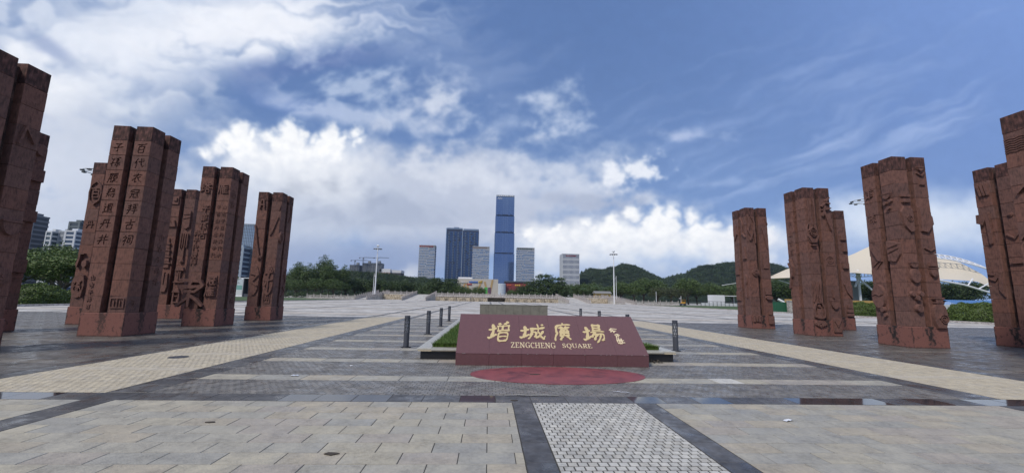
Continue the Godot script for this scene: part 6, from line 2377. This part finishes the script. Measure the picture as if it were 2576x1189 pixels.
	part("glass_body", box_mesh(Vector3(25.2, 66, 24)), glass(lin(0.10, 0.13, 0.19), 0.2), b6, Vector3(0, 33, -12))
	for k in 15:
		part("fin", box_mesh(Vector3(0.6, 66.5, 1.0)), mat(lin(0.60, 0.62, 0.65), 0.5), b6, Vector3(-12.3 + k * 1.757, 33.6, 0.4))
	for k in 8:
		part("floor_band", box_mesh(Vector3(25.3, 3.0, 0.5)), mat(lin(0.40, 0.42, 0.45), 0.5), b6, Vector3(0, 6 + k * 7.6, 0.02))
	part("pale_side", box_mesh(Vector3(0.6, 66.4, 22)), mat(lin(0.52, 0.54, 0.55), 0.5), b6, Vector3(-12.7, 33.2, -12))
	var rl := pen()
	for k in 8:
		box(rl, Vector3(-6.5 + k * 1.9, 64.2, 1.05), Vector3(1.4, 1.8 - 0.4 * (k % 2), 0.3))
	part("roof_lettering", done(rl), mat(lin(0.22, 0.02, 0.03), 0.6), b6)
	part("roof_rim", box_mesh(Vector3(25.6, 0.8, 24.4)), mat(lin(0.50, 0.52, 0.54), 0.5), b6, Vector3(0, 67.0, -11.8))

	# shopping centre
	var mall := thing("shopping_centre", "low pale stone shopping centre with ochre stripes and coloured sign boards", "building", Vector3(-11.8, 0, -420))
	part("wall", box_mesh(Vector3(41.2, 19.6, 40)), mat(lin(0.48, 0.44, 0.38), 0.7), mall, Vector3(0, 9.8, -20))
	var ochre := mat(lin(0.42, 0.28, 0.12), 0.7)
	for e in [[-18, 4.0, -13, 17.0], [-2, 5.0, 3, 18.0], [11, 3.0, 14, 19.0], [9, 4.0, 6, 17.0], [-9, 4.0, -12, 15.0]]:
		var st := pen()
		prism(st, PackedVector2Array([Vector2(e[0], e[1]), Vector2(e[0] + 2.0, e[1]), Vector2(e[2] + 2.0, e[3]), Vector2(e[2], e[3])]), 0, 0.25)
		part("ochre_stripe", done(st), ochre, mall)
	for e in [[-4.5, 16.4, 9.0, 1.8, lin(0.05, 0.15, 0.50)], [2.5, 16.6, 3.6, 1.6, lin(0.55, 0.36, 0.03)], [-8.5, 14.0, 5.0, 1.4, lin(0.45, 0.03, 0.03)], [-13.5, 16.0, 6.0, 1.6, lin(0.6, 0.6, 0.58)]]:
		var st := pen()
		var n := 6
		for k in n:
			box(st, Vector3(e[0] - e[2] / 2 + (k + 0.5) * e[2] / n, e[1], 0.5), Vector3(e[2] / n * 0.72, e[3] * (1.0 if k % 2 else 0.8), 0.4))
		part("shop_lettering", done(st), mat(e[4], 0.6), mall)
	part("poster", box_mesh(Vector3(3.2, 6.4, 0.4)), mat(lin(0.08, 0.42, 0.08), 0.6), mall, Vector3(8.3, 8.0, 0.3))
	part("poster", box_mesh(Vector3(2.8, 6.4, 0.4)), mat(lin(0.12, 0.05, 0.10), 0.6), mall, Vector3(12.0, 8.0, 0.3))
	part("roof_plant", box_mesh(Vector3(14, 1.6, 10)), M.white_paint, mall, Vector3(-13, 20.4, -8))
	var gw := thing("glass_atrium", "white and glass rounded stair tower against the shopping centre end", "building", Vector3(12.6, 0, -421))
	var st2 := pen()
	lathe(st2, [Vector2(3.9, 0), Vector2(3.9, 15.4), Vector2(0, 15.4)], 22)
	part("drum", done(st2), mat(lin(0.50, 0.56, 0.62), 0.3), gw)
	for k in 12:
		var a := PI * (k - 5.5) / 12.0
		part("rib", box_mesh(Vector3(0.16, 15.4, 0.16)), M.white_paint, gw, Vector3(sin(a) * 3.95, 7.7, cos(a) * 3.95))
	for k in 6:
		st2 = pen()
		for i in 16:
			var a := PI * (i - 8.0) / 16.0
			var b := PI * (i - 7.0) / 16.0
			tube(st2, [Vector3(sin(a) * 4.0, 2.2 + k * 2.4, cos(a) * 4.0), Vector3(sin(b) * 4.0, 2.2 + k * 2.4, cos(b) * 4.0)], [0.08], 4)
		part("ring", done(st2), M.white_paint, gw)
	var red := thing("red_low_building", "low dark red clad building with dark flat roof beside stair tower", "building", Vector3(28, 0, -424))
	part("wall", box_mesh(Vector3(23.4, 17.0, 24)), mat(lin(0.20, 0.035, 0.03), 0.6), red, Vector3(0, 8.5, -12))
	part("roof", box_mesh(Vector3(25.0, 1.3, 26), 0.1), mat(lin(0.07, 0.08, 0.10), 0.6), red, Vector3(0, 17.7, -12))
	for e in [[-7.5, 1.6, lin(0.55, 0.1, 0.03)], [1.0, 2.2, lin(0.60, 0.40, 0.05)], [8.0, 2.0, lin(0.5, 0.06, 0.05)]]:
		var st := pen()
		for k in 3:
			box(st, Vector3(e[0] + (k - 1) * e[1] * 0.9, 14.2, 0.2), Vector3(e[1] * 0.7, 1.4 - 0.3 * (k % 2), 0.4))
		part("shop_lettering", done(st), mat(e[2], 0.6), red)
	for k in 9:
		part("column", box_mesh(Vector3(0.5, 12, 0.3)), mat(lin(0.10, 0.02, 0.02), 0.6), red, Vector3(-11 + k * 2.75, 6, 0.1))

	# --- building site with cranes
	for e in [[-161.5, 11.0, 36.5, "unfinished grey block under netting with a lookout on its roof"], [-147.5, 9.4, 39.0, "unfinished grey block in the middle of building site"], [-136.4, 13.2, 39.2, "widest unfinished grey block of the building site"]]:
		var t := thing("unfinished_block", e[3], "building", Vector3(e[0], 0, -500))
		part("netted_body", box_mesh(Vector3(e[1], e[2], 12)), mat(lin(0.11, 0.13, 0.155), 0.8), t, Vector3(0, e[2] / 2, -6))
		for i in 6:
			part("floor_slab", box_mesh(Vector3(e[1] + 0.4, 0.35, 12.4)), mat(lin(0.22, 0.23, 0.245), 0.8), t, Vector3(0, e[2] - 1.2 - i * 3.0, -6))
		for i in 5:
			part("column", box_mesh(Vector3(0.4, 18, 0.4)), mat(lin(0.2, 0.21, 0.22), 0.8), t, Vector3(-e[1] / 2 + i * e[1] / 4, e[2] - 9.2, 0.25))
		part("lift_core", box_mesh(Vector3(2.6, 3.0, 4)), mat(lin(0.20, 0.21, 0.225), 0.8), t, Vector3(e[1] * 0.2, e[2] + 1.4, -5))
	var k := 0
	for e in [[-160.2, 41.4, -165.0, -145.3], [-150.5, 44.8, -155.2, -136.7], [-133.9, 45.1, -138.2, -120.4]]:
		crane(Vector3(e[0], 0, -496.0 + 0.5 * k), e[1], e[2] - e[0], e[3] - e[0], ["lowest tower crane over the block with a lookout", "tower crane over the middle unfinished block", "tower crane over the widest unfinished block"][k])
		k += 1
	var wb := thing("half_clad_block", "broad block with white upper floors over rusty orange scaffolding", "building", Vector3(-125.5, 0, -500))
	part("upper_floors", box_mesh(Vector3(13.0, 4.8, 20), 0.05), mat(lin(0.62, 0.62, 0.63), 0.6), wb, Vector3(0, 30.2, -10))
	part("lower_floors", box_mesh(Vector3(12.6, 28, 19.6)), mat(lin(0.22, 0.13, 0.085), 0.8), wb, Vector3(0, 13.8, -10))
	for i in 9:
		part("scaffold_post", box_mesh(Vector3(0.35, 9.0, 0.35)), mat(lin(0.55, 0.50, 0.46) if i % 2 else lin(0.40, 0.17, 0.07), 0.8), wb, Vector3(-6.2 + i * 1.55, 24.2, 0.3))
	part("dark_wing", box_mesh(Vector3(12.4, 5.4, 18)), mat(lin(0.04, 0.04, 0.045), 0.7), wb, Vector3(12.6, 25.4, -11))
	part("wing_parapet", box_mesh(Vector3(12.8, 3.4, 18.4), 0.05), mat(lin(0.58, 0.58, 0.60), 0.6), wb, Vector3(12.6, 29.8, -11))
	var pv := thing("hill_pavilion", "small dark pavilion roof among trees below the cranes", "pavilion", Vector3(-173, 22, -470))
	var st3 := pen()
	lathe(st3, [Vector2(6.0, 3.2), Vector2(3.4, 4.2), Vector2(1.0, 5.4), Vector2(0, 6.2)], 8)
	part("roof", done(st3), mat(lin(0.06, 0.065, 0.07), 0.7), pv)
	part("hall", box_mesh(Vector3(6, 5.2, 6)), mat(lin(0.25, 0.25, 0.25), 0.8), pv, Vector3(0, 0.6, 0))

	# --- towers to the left
	flats(Vector3(-322.0, 0, -300), 6.4, 51.6, 16, "slim grey residential tower next to the block-carved pier", lin(0.16, 0.17, 0.19), lin(0.035, 0.04, 0.05))
	flats(Vector3(-307.6, 0, -300), 4.2, 40.6, 13, "white sided stepped block at the end of left tower group", lin(0.55, 0.57, 0.58), lin(0.07, 0.10, 0.12))
	flats(Vector3(-303.0, 0, -304), 4.8, 41.4, 13, "pale grey block joined to the white stepped block", lin(0.36, 0.38, 0.40), lin(0.25, 0.27, 0.29))
	flats(Vector3(-297.8, 0, -306), 7.8, 48.6, 15, "dark netted tower beside the pale grey block", lin(0.12, 0.14, 0.145), lin(0.06, 0.075, 0.085))
	flats(Vector3(-291.3, 0, -310), 6.0, 50.4, 15, "dark netted tower with the highest roof of left group", lin(0.10, 0.12, 0.13), lin(0.05, 0.06, 0.07))
	flats(Vector3(-292.6, 0, -299), 7.6, 41.2, 14, "white banded lower block in front of dark netted towers", lin(0.55, 0.57, 0.60), lin(0.06, 0.09, 0.14))
	# glass office behind the hook-carved pier
	var go := thing("glass_office", "grey glass office with square grid behind the hook-carved pier", "building", Vector3(-172.6, 0, -300))
	part("glass_body", box_mesh(Vector3(12.0, 49.5, 14)), glass(lin(0.32, 0.38, 0.44), 0.1), go, Vector3(0, 24.8, -7))
	for i in 11:
		part("mullion", box_mesh(Vector3(0.14, 49.6, 0.2)), mat(lin(0.12, 0.14, 0.16), 0.5), go, Vector3(-6 + i * 1.2, 24.8, 0.05))
	for i in 22:
		part("transom", box_mesh(Vector3(12.1, 0.16, 0.2)), mat(lin(0.12, 0.14, 0.16), 0.5), go, Vector3(0, 2.2 + i * 2.2, 0.12))
	part("roof_rim", box_mesh(Vector3(12.3, 0.6, 14.3)), mat(lin(0.2, 0.22, 0.24), 0.5), go, Vector3(0, 49.7, -7))
	flats(Vector3(-175.0, 0, -292), 9.4, 32.0, 10, "lower blue flats with pale balconies before the glass office", lin(0.28, 0.34, 0.40), lin(0.02, 0.035, 0.07))
	# yellow shed among the trees on the right
	var sh := thing("yellow_house", "low yellowish house with grey roof among trees behind narrow ramp", "building", Vector3(47.4, 0, -172))
	part("wall", box_mesh(Vector3(6.2, 3.6, 4)), mat(lin(0.42, 0.30, 0.10), 0.7), sh, Vector3(0, 2.2, 0))
	for i in 4:
		part("window", box_mesh(Vector3(0.8, 1.2, 0.1)), mat(lin(0.10, 0.08, 0.05), 0.5), sh, Vector3(-2.2 + i * 1.45, 2.6, 2.02))
	var rr := pen()
	prism(rr, PackedVector2Array([Vector2(-2.6, 4.0), Vector2(2.6, 4.0), Vector2(0, 5.0)]), -3.6, 3.6, Transform3D(Basis(Vector3(0, 0, -1), Vector3.UP, Vector3(1, 0, 0)), Vector3.ZERO))
	part("roof", done(rr), mat(lin(0.2, 0.2, 0.19), 0.8), sh)


func flats(at: Vector3, w: float, h: float, floors: int, label: String, band: Color, dark: Color):
	# turned a little towards the plaza
	var t := thing("residential_tower", label, "building", at, 0.0, "residential towers on the left skyline")
	var d := 10.0
	part("core", box_mesh(Vector3(w - 0.5, h, d - 0.5)), mat(dark, 0.4), t, Vector3(0, h / 2, -d / 2))
	var bm := mat(band, 0.7)
	var fh := h / floors
	for i in floors + 1:
		part("floor_band", box_mesh(Vector3(w, fh * 0.34, d)), bm, t, Vector3(0, i * fh, -d / 2))
	for s in [-1, 1]:
		part("corner_post", box_mesh(Vector3(w * 0.16, h - 0.1, 0.6)), bm, t, Vector3(s * w * 0.415, h / 2, -0.2))
	part("plant_room", box_mesh(Vector3(w * 0.5, 2.0, 4)), bm, t, Vector3(0, h + 1.2, -d / 2))


func crane(at: Vector3, h: float, back: float, fore: float, label: String):
	var t := thing("tower_crane", label, "crane", at, 0.0, "tower cranes of the building site")
	var m := mat(lin(0.11, 0.12, 0.14), 0.6)
	var st := pen()
	for sx in [-0.5, 0.5]:
		for sz in [-0.5, 0.5]:
			box(st, Vector3(sx, h / 2, sz), Vector3(0.16, h, 0.16))
	for i in int(h / 1.4):
		tube(st, [Vector3(-0.5, i * 1.4, 0.5), Vector3(0.5, i * 1.4 + 1.4, 0.5)], [0.06], 4)
	part("mast", done(st), m, t)
	st = pen()
	tube(st, [Vector3(0, h + 0.9, 0), Vector3(fore, h + 0.4, 0)], [0.12], 4)
	for s in [-0.4, 0.4]:
		tube(st, [Vector3(0, h, s), Vector3(fore, h, s)], [0.12], 4)
	for i in 14:
		tube(st, [Vector3(fore * i / 14.0, h, 0.4), Vector3(fore * (i + 0.5) / 14.0, h + 0.7, 0)], [0.06], 4)
	part("jib", done(st), m, t)
	st = pen()
	box(st, Vector3(back / 2, h + 0.1, 0), Vector3(absf(back), 0.35, 0.9))
	var cj := part("counter_jib", done(st), m, t)
	part("counterweight", box_mesh(Vector3(1.0, 1.3, 1.0)), m, cj, Vector3(back * 0.92, h - 0.3, 0))
	part("cab", box_mesh(Vector3(1.0, 1.2, 1.0)), m, t, Vector3(0.6, h - 0.8, 0.8))


# ------------------------------------------------------------------ wooded hills
func ridge(points: Array, x: float) -> float:
	if x <= points[0][0]:
		return points[0][1]
	for i in points.size() - 1:
		if x <= points[i + 1][0]:
			var t: float = (x - points[i][0]) / (points[i + 1][0] - points[i][0])
			t = t * t * (3 - 2 * t)
			return lerpf(points[i][1], points[i + 1][1], t)
	return points[-1][1]


func hill(called: String, line: Array, z: float, depth: float, seed_no: int, trees: int, size: float, label: String):
	var n := noise(seed_no, 0.02, 3)
	var st := SurfaceTool.new()
	st.begin(Mesh.PRIMITIVE_TRIANGLES)
	st.set_smooth_group(0)
	var x0: float = line[0][0]
	var x1: float = line[-1][0]
	var nx := 60
	var nz := 14
	var f := func(x: float, v: float) -> Vector3:
		# v 0 at the near foot, 1 on the crest, 2 at the far foot
		var h := ridge(line, x)
		var p := sin(minf(v, 2.0 - v) * PI / 2)
		return Vector3(x, h * p * (1.0 + 0.06 * n.get_noise_2d(x, v * 90.0)) - 1.0, z + depth * (1.0 - v))
	for i in nx:
		for j in nz:
			var a := x0 + (x1 - x0) * i / nx
			var b := x0 + (x1 - x0) * (i + 1) / nx
			var v0 := 2.0 * j / nz
			var v1 := 2.0 * (j + 1) / nz
			quad(st, f.call(a, v0), f.call(b, v0), f.call(b, v1), f.call(a, v1))
	st.generate_normals()
	var o := part(called, st.commit(), mat(lin(0.016, 0.03, 0.014), 0.95), self)
	o.set_meta("kind", "structure")
	var clump := crown_mesh([[0, 0, 0, 1, 0.8, 1], [0.6, 0.3, 0.2, 0.6, 0.6, 0.6], [-0.5, 0.35, -0.3, 0.6, 0.6, 0.6]], 330, 0.19, seed_no + 5, 5)
	var mm := MultiMesh.new()
	mm.transform_format = MultiMesh.TRANSFORM_3D
	mm.use_colors = true
	mm.mesh = clump
	mm.instance_count = trees
	var r := RandomNumberGenerator.new()
	r.seed = seed_no
	for i in trees:
		var x := r.randf_range(x0, x1)
		var v := r.randf_range(0.02, 1.06)
		var s := size * r.randf_range(0.6, 1.25)
		mm.set_instance_transform(i, Transform3D(Basis(Vector3.UP, r.randf() * TAU).scaled(Vector3(s, s * r.randf_range(0.7, 1.2), s)), f.call(x, v) + Vector3(0, s * 0.25, 0)))
		var g := r.randf_range(0.55, 1.2)
		mm.set_instance_color(i, Color(g, g, g))
	var mi := MultiMeshInstance3D.new()
	mi.name = numbered("forest")
	mi.multimesh = mm
	mi.material_override = M.leaf[1]
	mi.set_meta("kind", "stuff")
	tag(mi, label, "forest")
	add_child(mi)


func build_hills():
	hill("hill", [[120, 26], [155, 40], [174, 51], [197, 49], [206, 53], [233, 59], [247, 56], [266, 46], [284, 37], [310, 30], [350, 20]], -700, 120, 301, 2600, 4.2, "dark woods covering the near round hill beside the fin tower")
	hill("hill", [[265, 20], [300, 36], [338, 44], [380, 62], [425, 67], [470, 69], [495, 66], [528, 58], [580, 44], [640, 20]], -710, 130, 302, 3400, 4.2, "dark woods covering the longer hill behind the piers and canopy")
	hill("hill", [[-230, 14], [-190, 20], [-166, 23], [-148, 23], [-120, 22.5], [-92, 19], [-77, 18], [-40, 14]], -450, 60, 303, 1500, 3.4, "dark wooded rise under the building site")
	# rows of thin trees standing on the crests
	for e in [[274, 44, 0.9], [279, 42, 0.85], [284, 41, 0.9], [290, 37, 0.8], [158, 43, 0.9], [166, 47, 0.9], [252, 55, 0.9], [311, 40, 0.7], [318, 42, 0.7], [326, 44, 0.75], [333, 45, 0.8], [345, 49, 0.8], [352, 52, 0.75]]:
		var t = tree("feather", e[0], -700, e[2] * 0.75, "thin tree standing up from a hill crest", "thin trees along the hill crests", 0.8)
		t.position.y = e[1] - 3.0


# ------------------------------------------------------------------ person and litter
func build_details():
	walker(Vector3(-6.0, 0.0, -138.0))
	# scraps and marks on the paving
	var paper := mat(lin(0.66, 0.68, 0.72), 0.6)
	var k := 0
	for e in [[4.15, -5.72, 0.16, 0.05, 0.4, "white paper scrap with blue print on the pale slabs"], [-3.75, -8.55, 0.14, 0.09, 0.2, "crumpled white paper on the pale stripe"], [-3.05, -9.75, 0.06, 0.05, 0.9, "small white scrap on the grey bricks"], [2.35, -7.35, 0.28, 0.02, -0.35, "thin white strip lying on the bricks before the oval"], [0.75, -7.07, 0.9, 0.03, 0.0, "long pale broken edging strip on the dark band"], [14.4, -29.4, 0.5, 0.1, 0.1, "white scrap behind the bollard on the dark paving"]]:
		var st := pen()
		var w: float = e[2]
		var d: float = e[3]
		var n := 4
		for i in n:
			var x0 := -w / 2 + w * i / n
			var x1 := -w / 2 + w * (i + 1) / n
			var h0 := 0.012 + 0.010 * (i % 2)
			var h1 := 0.012 + 0.010 * ((i + 1) % 2)
			quad(st, Vector3(x0, h0, d / 2 + 0.01 * (i % 2)), Vector3(x1, h1, d / 2), Vector3(x1, h1, -d / 2), Vector3(x0, h0, -d / 2 - 0.01 * (i % 3)))
		var o := part("paper_scrap" if k != 4 else "edging_strip", done(st), paper if k != 4 else M.slabs[1], self, Vector3(e[0], 0.0, e[1]))
		o.rotation.y = e[4]
		tag(o, e[5], "litter", "litter on the paving")
		k += 1
	# one replaced slab of white stone in the stripe
	# leaves and dirt
	var brown := mat(lin(0.05, 0.04, 0.03), 0.9)
	for e in [[-1.55, -4.52, 0.06, "dark trodden spot on the pale slab"], [-3.4, -5.55, 0.05, "dry dark leaf on the pale slabs"], [1.0, -8.95, 0.10, "dark leaf lying on the red oval"], [1.1, -9.6, 0.05, "dark leaf at the foot of the sign"], [0.45, -6.75, 0.05, "dry leaf on the wet dark band"]]:
		var st := pen()
		var poly := PackedVector2Array()
		for i in 9:
			var a := TAU * i / 9
			poly.append(Vector2(cos(a) * e[2] * rng.randf_range(0.7, 1.1) * 1.3, sin(a) * e[2] * rng.randf_range(0.4, 0.8)))
		prism(st, poly, 0.0, 0.006, Transform3D(Basis(Vector3.RIGHT, Vector3(0, 0, -1), Vector3.UP), Vector3.ZERO))
		var o := part("fallen_leaf", done(st), brown, self, Vector3(e[0], 0.009 if e[2] == 0.10 else 0.002, e[1]))
		tag(o, e[3], "leaf", "leaves on the paving")
	# manhole cover in the yellow run
	var mc := thing("manhole_cover", "round iron manhole cover set in the yellow cobbles before the couplet pier", "manhole cover", Vector3(-7.53, 0.0, -10.77))
	var md := pen()
	lathe(md, [Vector2(0.21, 0.0), Vector2(0.21, 0.008), Vector2(0.17, 0.008)], 28)
	part("rim", done(md), M.steel_dark, mc)
	md = pen()
	lathe(md, [Vector2(0.167, 0.0), Vector2(0.167, 0.006), Vector2(0.0, 0.006)], 28)
	part("lid", done(md), M.steel_dark, mc)
	# heap of withered leaves by the end of the bed
	var hp := pen()
	for i in 60:
		var p := Vector3(rng.randf_range(-0.3, 0.3), rng.randf_range(0.0, 0.06), rng.randf_range(-0.1, 0.1))
		var u := Vector3(rng.randfn(), rng.randfn() * 0.4, rng.randfn()).normalized() * 0.04
		var v := u.cross(Vector3.UP + Vector3(rng.randfn(), 0, rng.randfn()) * 0.3).normalized() * 0.025
		tri(hp, p - u, p + v, p + u)
		tri(hp, p - u, p + u, p - v)
	var h := part("leaf_heap", done(hp), brown, self, Vector3(4.25, 0.004, -10.82))
	tag(h, "small heap of withered leaves against the black plinth beside the sign", "leaves")


# figure as one skin: smooth union of tapered bones, meshed as surface nets
func walker(at: Vector3):
	var bones := [
		[Vector3(0, 0.92, 0), Vector3(0, 1.12, 0), 0.13, 0.12], [Vector3(0, 1.12, 0), Vector3(0, 1.34, 0), 0.13, 0.15], [Vector3(-0.13, 1.37, 0), Vector3(0.13, 1.37, 0), 0.07, 0.07],
		[Vector3(0, 1.38, 0), Vector3(0, 1.5, 0.01), 0.055, 0.05], [Vector3(0, 1.56, 0.01), Vector3(0, 1.62, 0.0), 0.085, 0.095],
		[Vector3(-0.08, 0.9, 0), Vector3(-0.10, 0.5, 0.12), 0.09, 0.06], [Vector3(-0.10, 0.5, 0.12), Vector3(-0.10, 0.09, 0.02), 0.06, 0.04], [Vector3(-0.10, 0.05, 0.0), Vector3(-0.10, 0.04, 0.17), 0.04, 0.035],
		[Vector3(0.08, 0.9, 0), Vector3(0.10, 0.5, -0.06), 0.09, 0.06], [Vector3(0.10, 0.5, -0.06), Vector3(0.10, 0.12, -0.26), 0.06, 0.04], [Vector3(0.10, 0.08, -0.27), Vector3(0.10, 0.04, -0.12), 0.04, 0.035],
		[Vector3(-0.19, 1.36, 0), Vector3(-0.24, 1.08, -0.08), 0.055, 0.042], [Vector3(-0.24, 1.08, -0.08), Vector3(-0.23, 0.84, 0.02), 0.04, 0.03], [Vector3(-0.23, 0.82, 0.03), Vector3(-0.22, 0.74, 0.05), 0.032, 0.02],
		[Vector3(0.19, 1.36, 0), Vector3(0.24, 1.08, 0.08), 0.055, 0.042], [Vector3(0.24, 1.08, 0.08), Vector3(0.22, 0.88, 0.24), 0.04, 0.03], [Vector3(0.22, 0.87, 0.25), Vector3(0.2, 0.82, 0.32), 0.032, 0.02]]
	var c := 0.028
	var org := Vector3(-0.36, -0.03, -0.42)
	var N := Vector3i(26, 64, 31)
	var field := PackedFloat32Array()
	field.resize(N.x * N.y * N.z)
	for z in N.z:
		for y in N.y:
			for x in N.x:
				var p := org + Vector3(x, y, z) * c
				var d := 1.0
				for b in bones:
					var ab: Vector3 = b[1] - b[0]
					var t: float = clampf((p - b[0]).dot(ab) / maxf(ab.length_squared(), 1e-6), 0, 1)
					var e: float = (p - b[0] - ab * t).length() - lerpf(b[2], b[3], t)
					var k: float = clampf(0.5 + 0.5 * (e - d) / 0.03, 0, 1)
					d = lerpf(e, d, k) - 0.03 * k * (1 - k)
				field[(z * N.y + y) * N.x + x] = d
	var st := SurfaceTool.new()
	st.begin(Mesh.PRIMITIVE_TRIANGLES)
	st.set_smooth_group(0)
	var vert := {}
	for z in N.z - 1:
		for y in N.y - 1:
			for x in N.x - 1:
				var sum := Vector3.ZERO
				var n := 0
				for e in [[0, 0, 0, 1, 0, 0], [0, 1, 0, 1, 1, 0], [0, 0, 1, 1, 0, 1], [0, 1, 1, 1, 1, 1], [0, 0, 0, 0, 1, 0], [1, 0, 0, 1, 1, 0], [0, 0, 1, 0, 1, 1], [1, 0, 1, 1, 1, 1], [0, 0, 0, 0, 0, 1], [1, 0, 0, 1, 0, 1], [0, 1, 0, 0, 1, 1], [1, 1, 0, 1, 1, 1]]:
					var f0 := field[((z + e[2]) * N.y + y + e[1]) * N.x + x + e[0]]
					var f1 := field[((z + e[5]) * N.y + y + e[4]) * N.x + x + e[3]]
					if (f0 < 0) != (f1 < 0):
						var t: float = f0 / (f0 - f1)
						sum += Vector3(x + lerpf(e[0], e[3], t), y + lerpf(e[1], e[4], t), z + lerpf(e[2], e[5], t))
						n += 1
				if n:
					vert[Vector3i(x, y, z)] = org + sum / n * c
	var put := func(q: Array):
		for i in q:
			var p: Vector3 = vert[i]
			# shirt, trousers, skin and hair by body region
			var col := Color(0.08, 0.085, 0.10)
			if p.y < 0.95:
				col = Color(0.03, 0.032, 0.04)
			if p.y > 1.46 or (p.y < 0.9 and absf(p.x) > 0.17):
				col = Color(0.35, 0.2, 0.14)
			if p.y > 1.64 or (p.y > 1.53 and p.z < -0.02):
				col = Color(0.012, 0.011, 0.01)
			st.set_color(col)
			st.add_vertex(p)
	for z in range(1, N.z - 1):
		for y in range(1, N.y - 1):
			for x in range(1, N.x - 1):
				var a := field[(z * N.y + y) * N.x + x] < 0
				for ax in 3:
					var d := Vector3i(1 if ax == 0 else 0, 1 if ax == 1 else 0, 1 if ax == 2 else 0)
					var b := field[((z + d.z) * N.y + y + d.y) * N.x + x + d.x] < 0
					if a == b:
						continue
					var u := Vector3i(0, 1, 0) if ax == 0 else (Vector3i(0, 0, 1) if ax == 1 else Vector3i(1, 0, 0))
					var v := Vector3i(0, 0, 1) if ax == 0 else (Vector3i(1, 0, 0) if ax == 1 else Vector3i(0, 1, 0))
					var o := Vector3i(x, y, z)
					var q := [o - u - v, o - v, o, o - u]
					if not (vert.has(q[0]) and vert.has(q[1]) and vert.has(q[2]) and vert.has(q[3])):
						continue
					if a:
						put.call([q[0], q[2], q[1], q[0], q[3], q[2]])
					else:
						put.call([q[0], q[1], q[2], q[0], q[2], q[3]])
	st.generate_normals()
	var m := mat(Color.WHITE, 0.8)
	m.vertex_color_use_as_albedo = true
	var t := thing("person", "person in dark clothes walking past the pool wall", "person", at, 2.4)
	part("body", st.commit(), m, t)
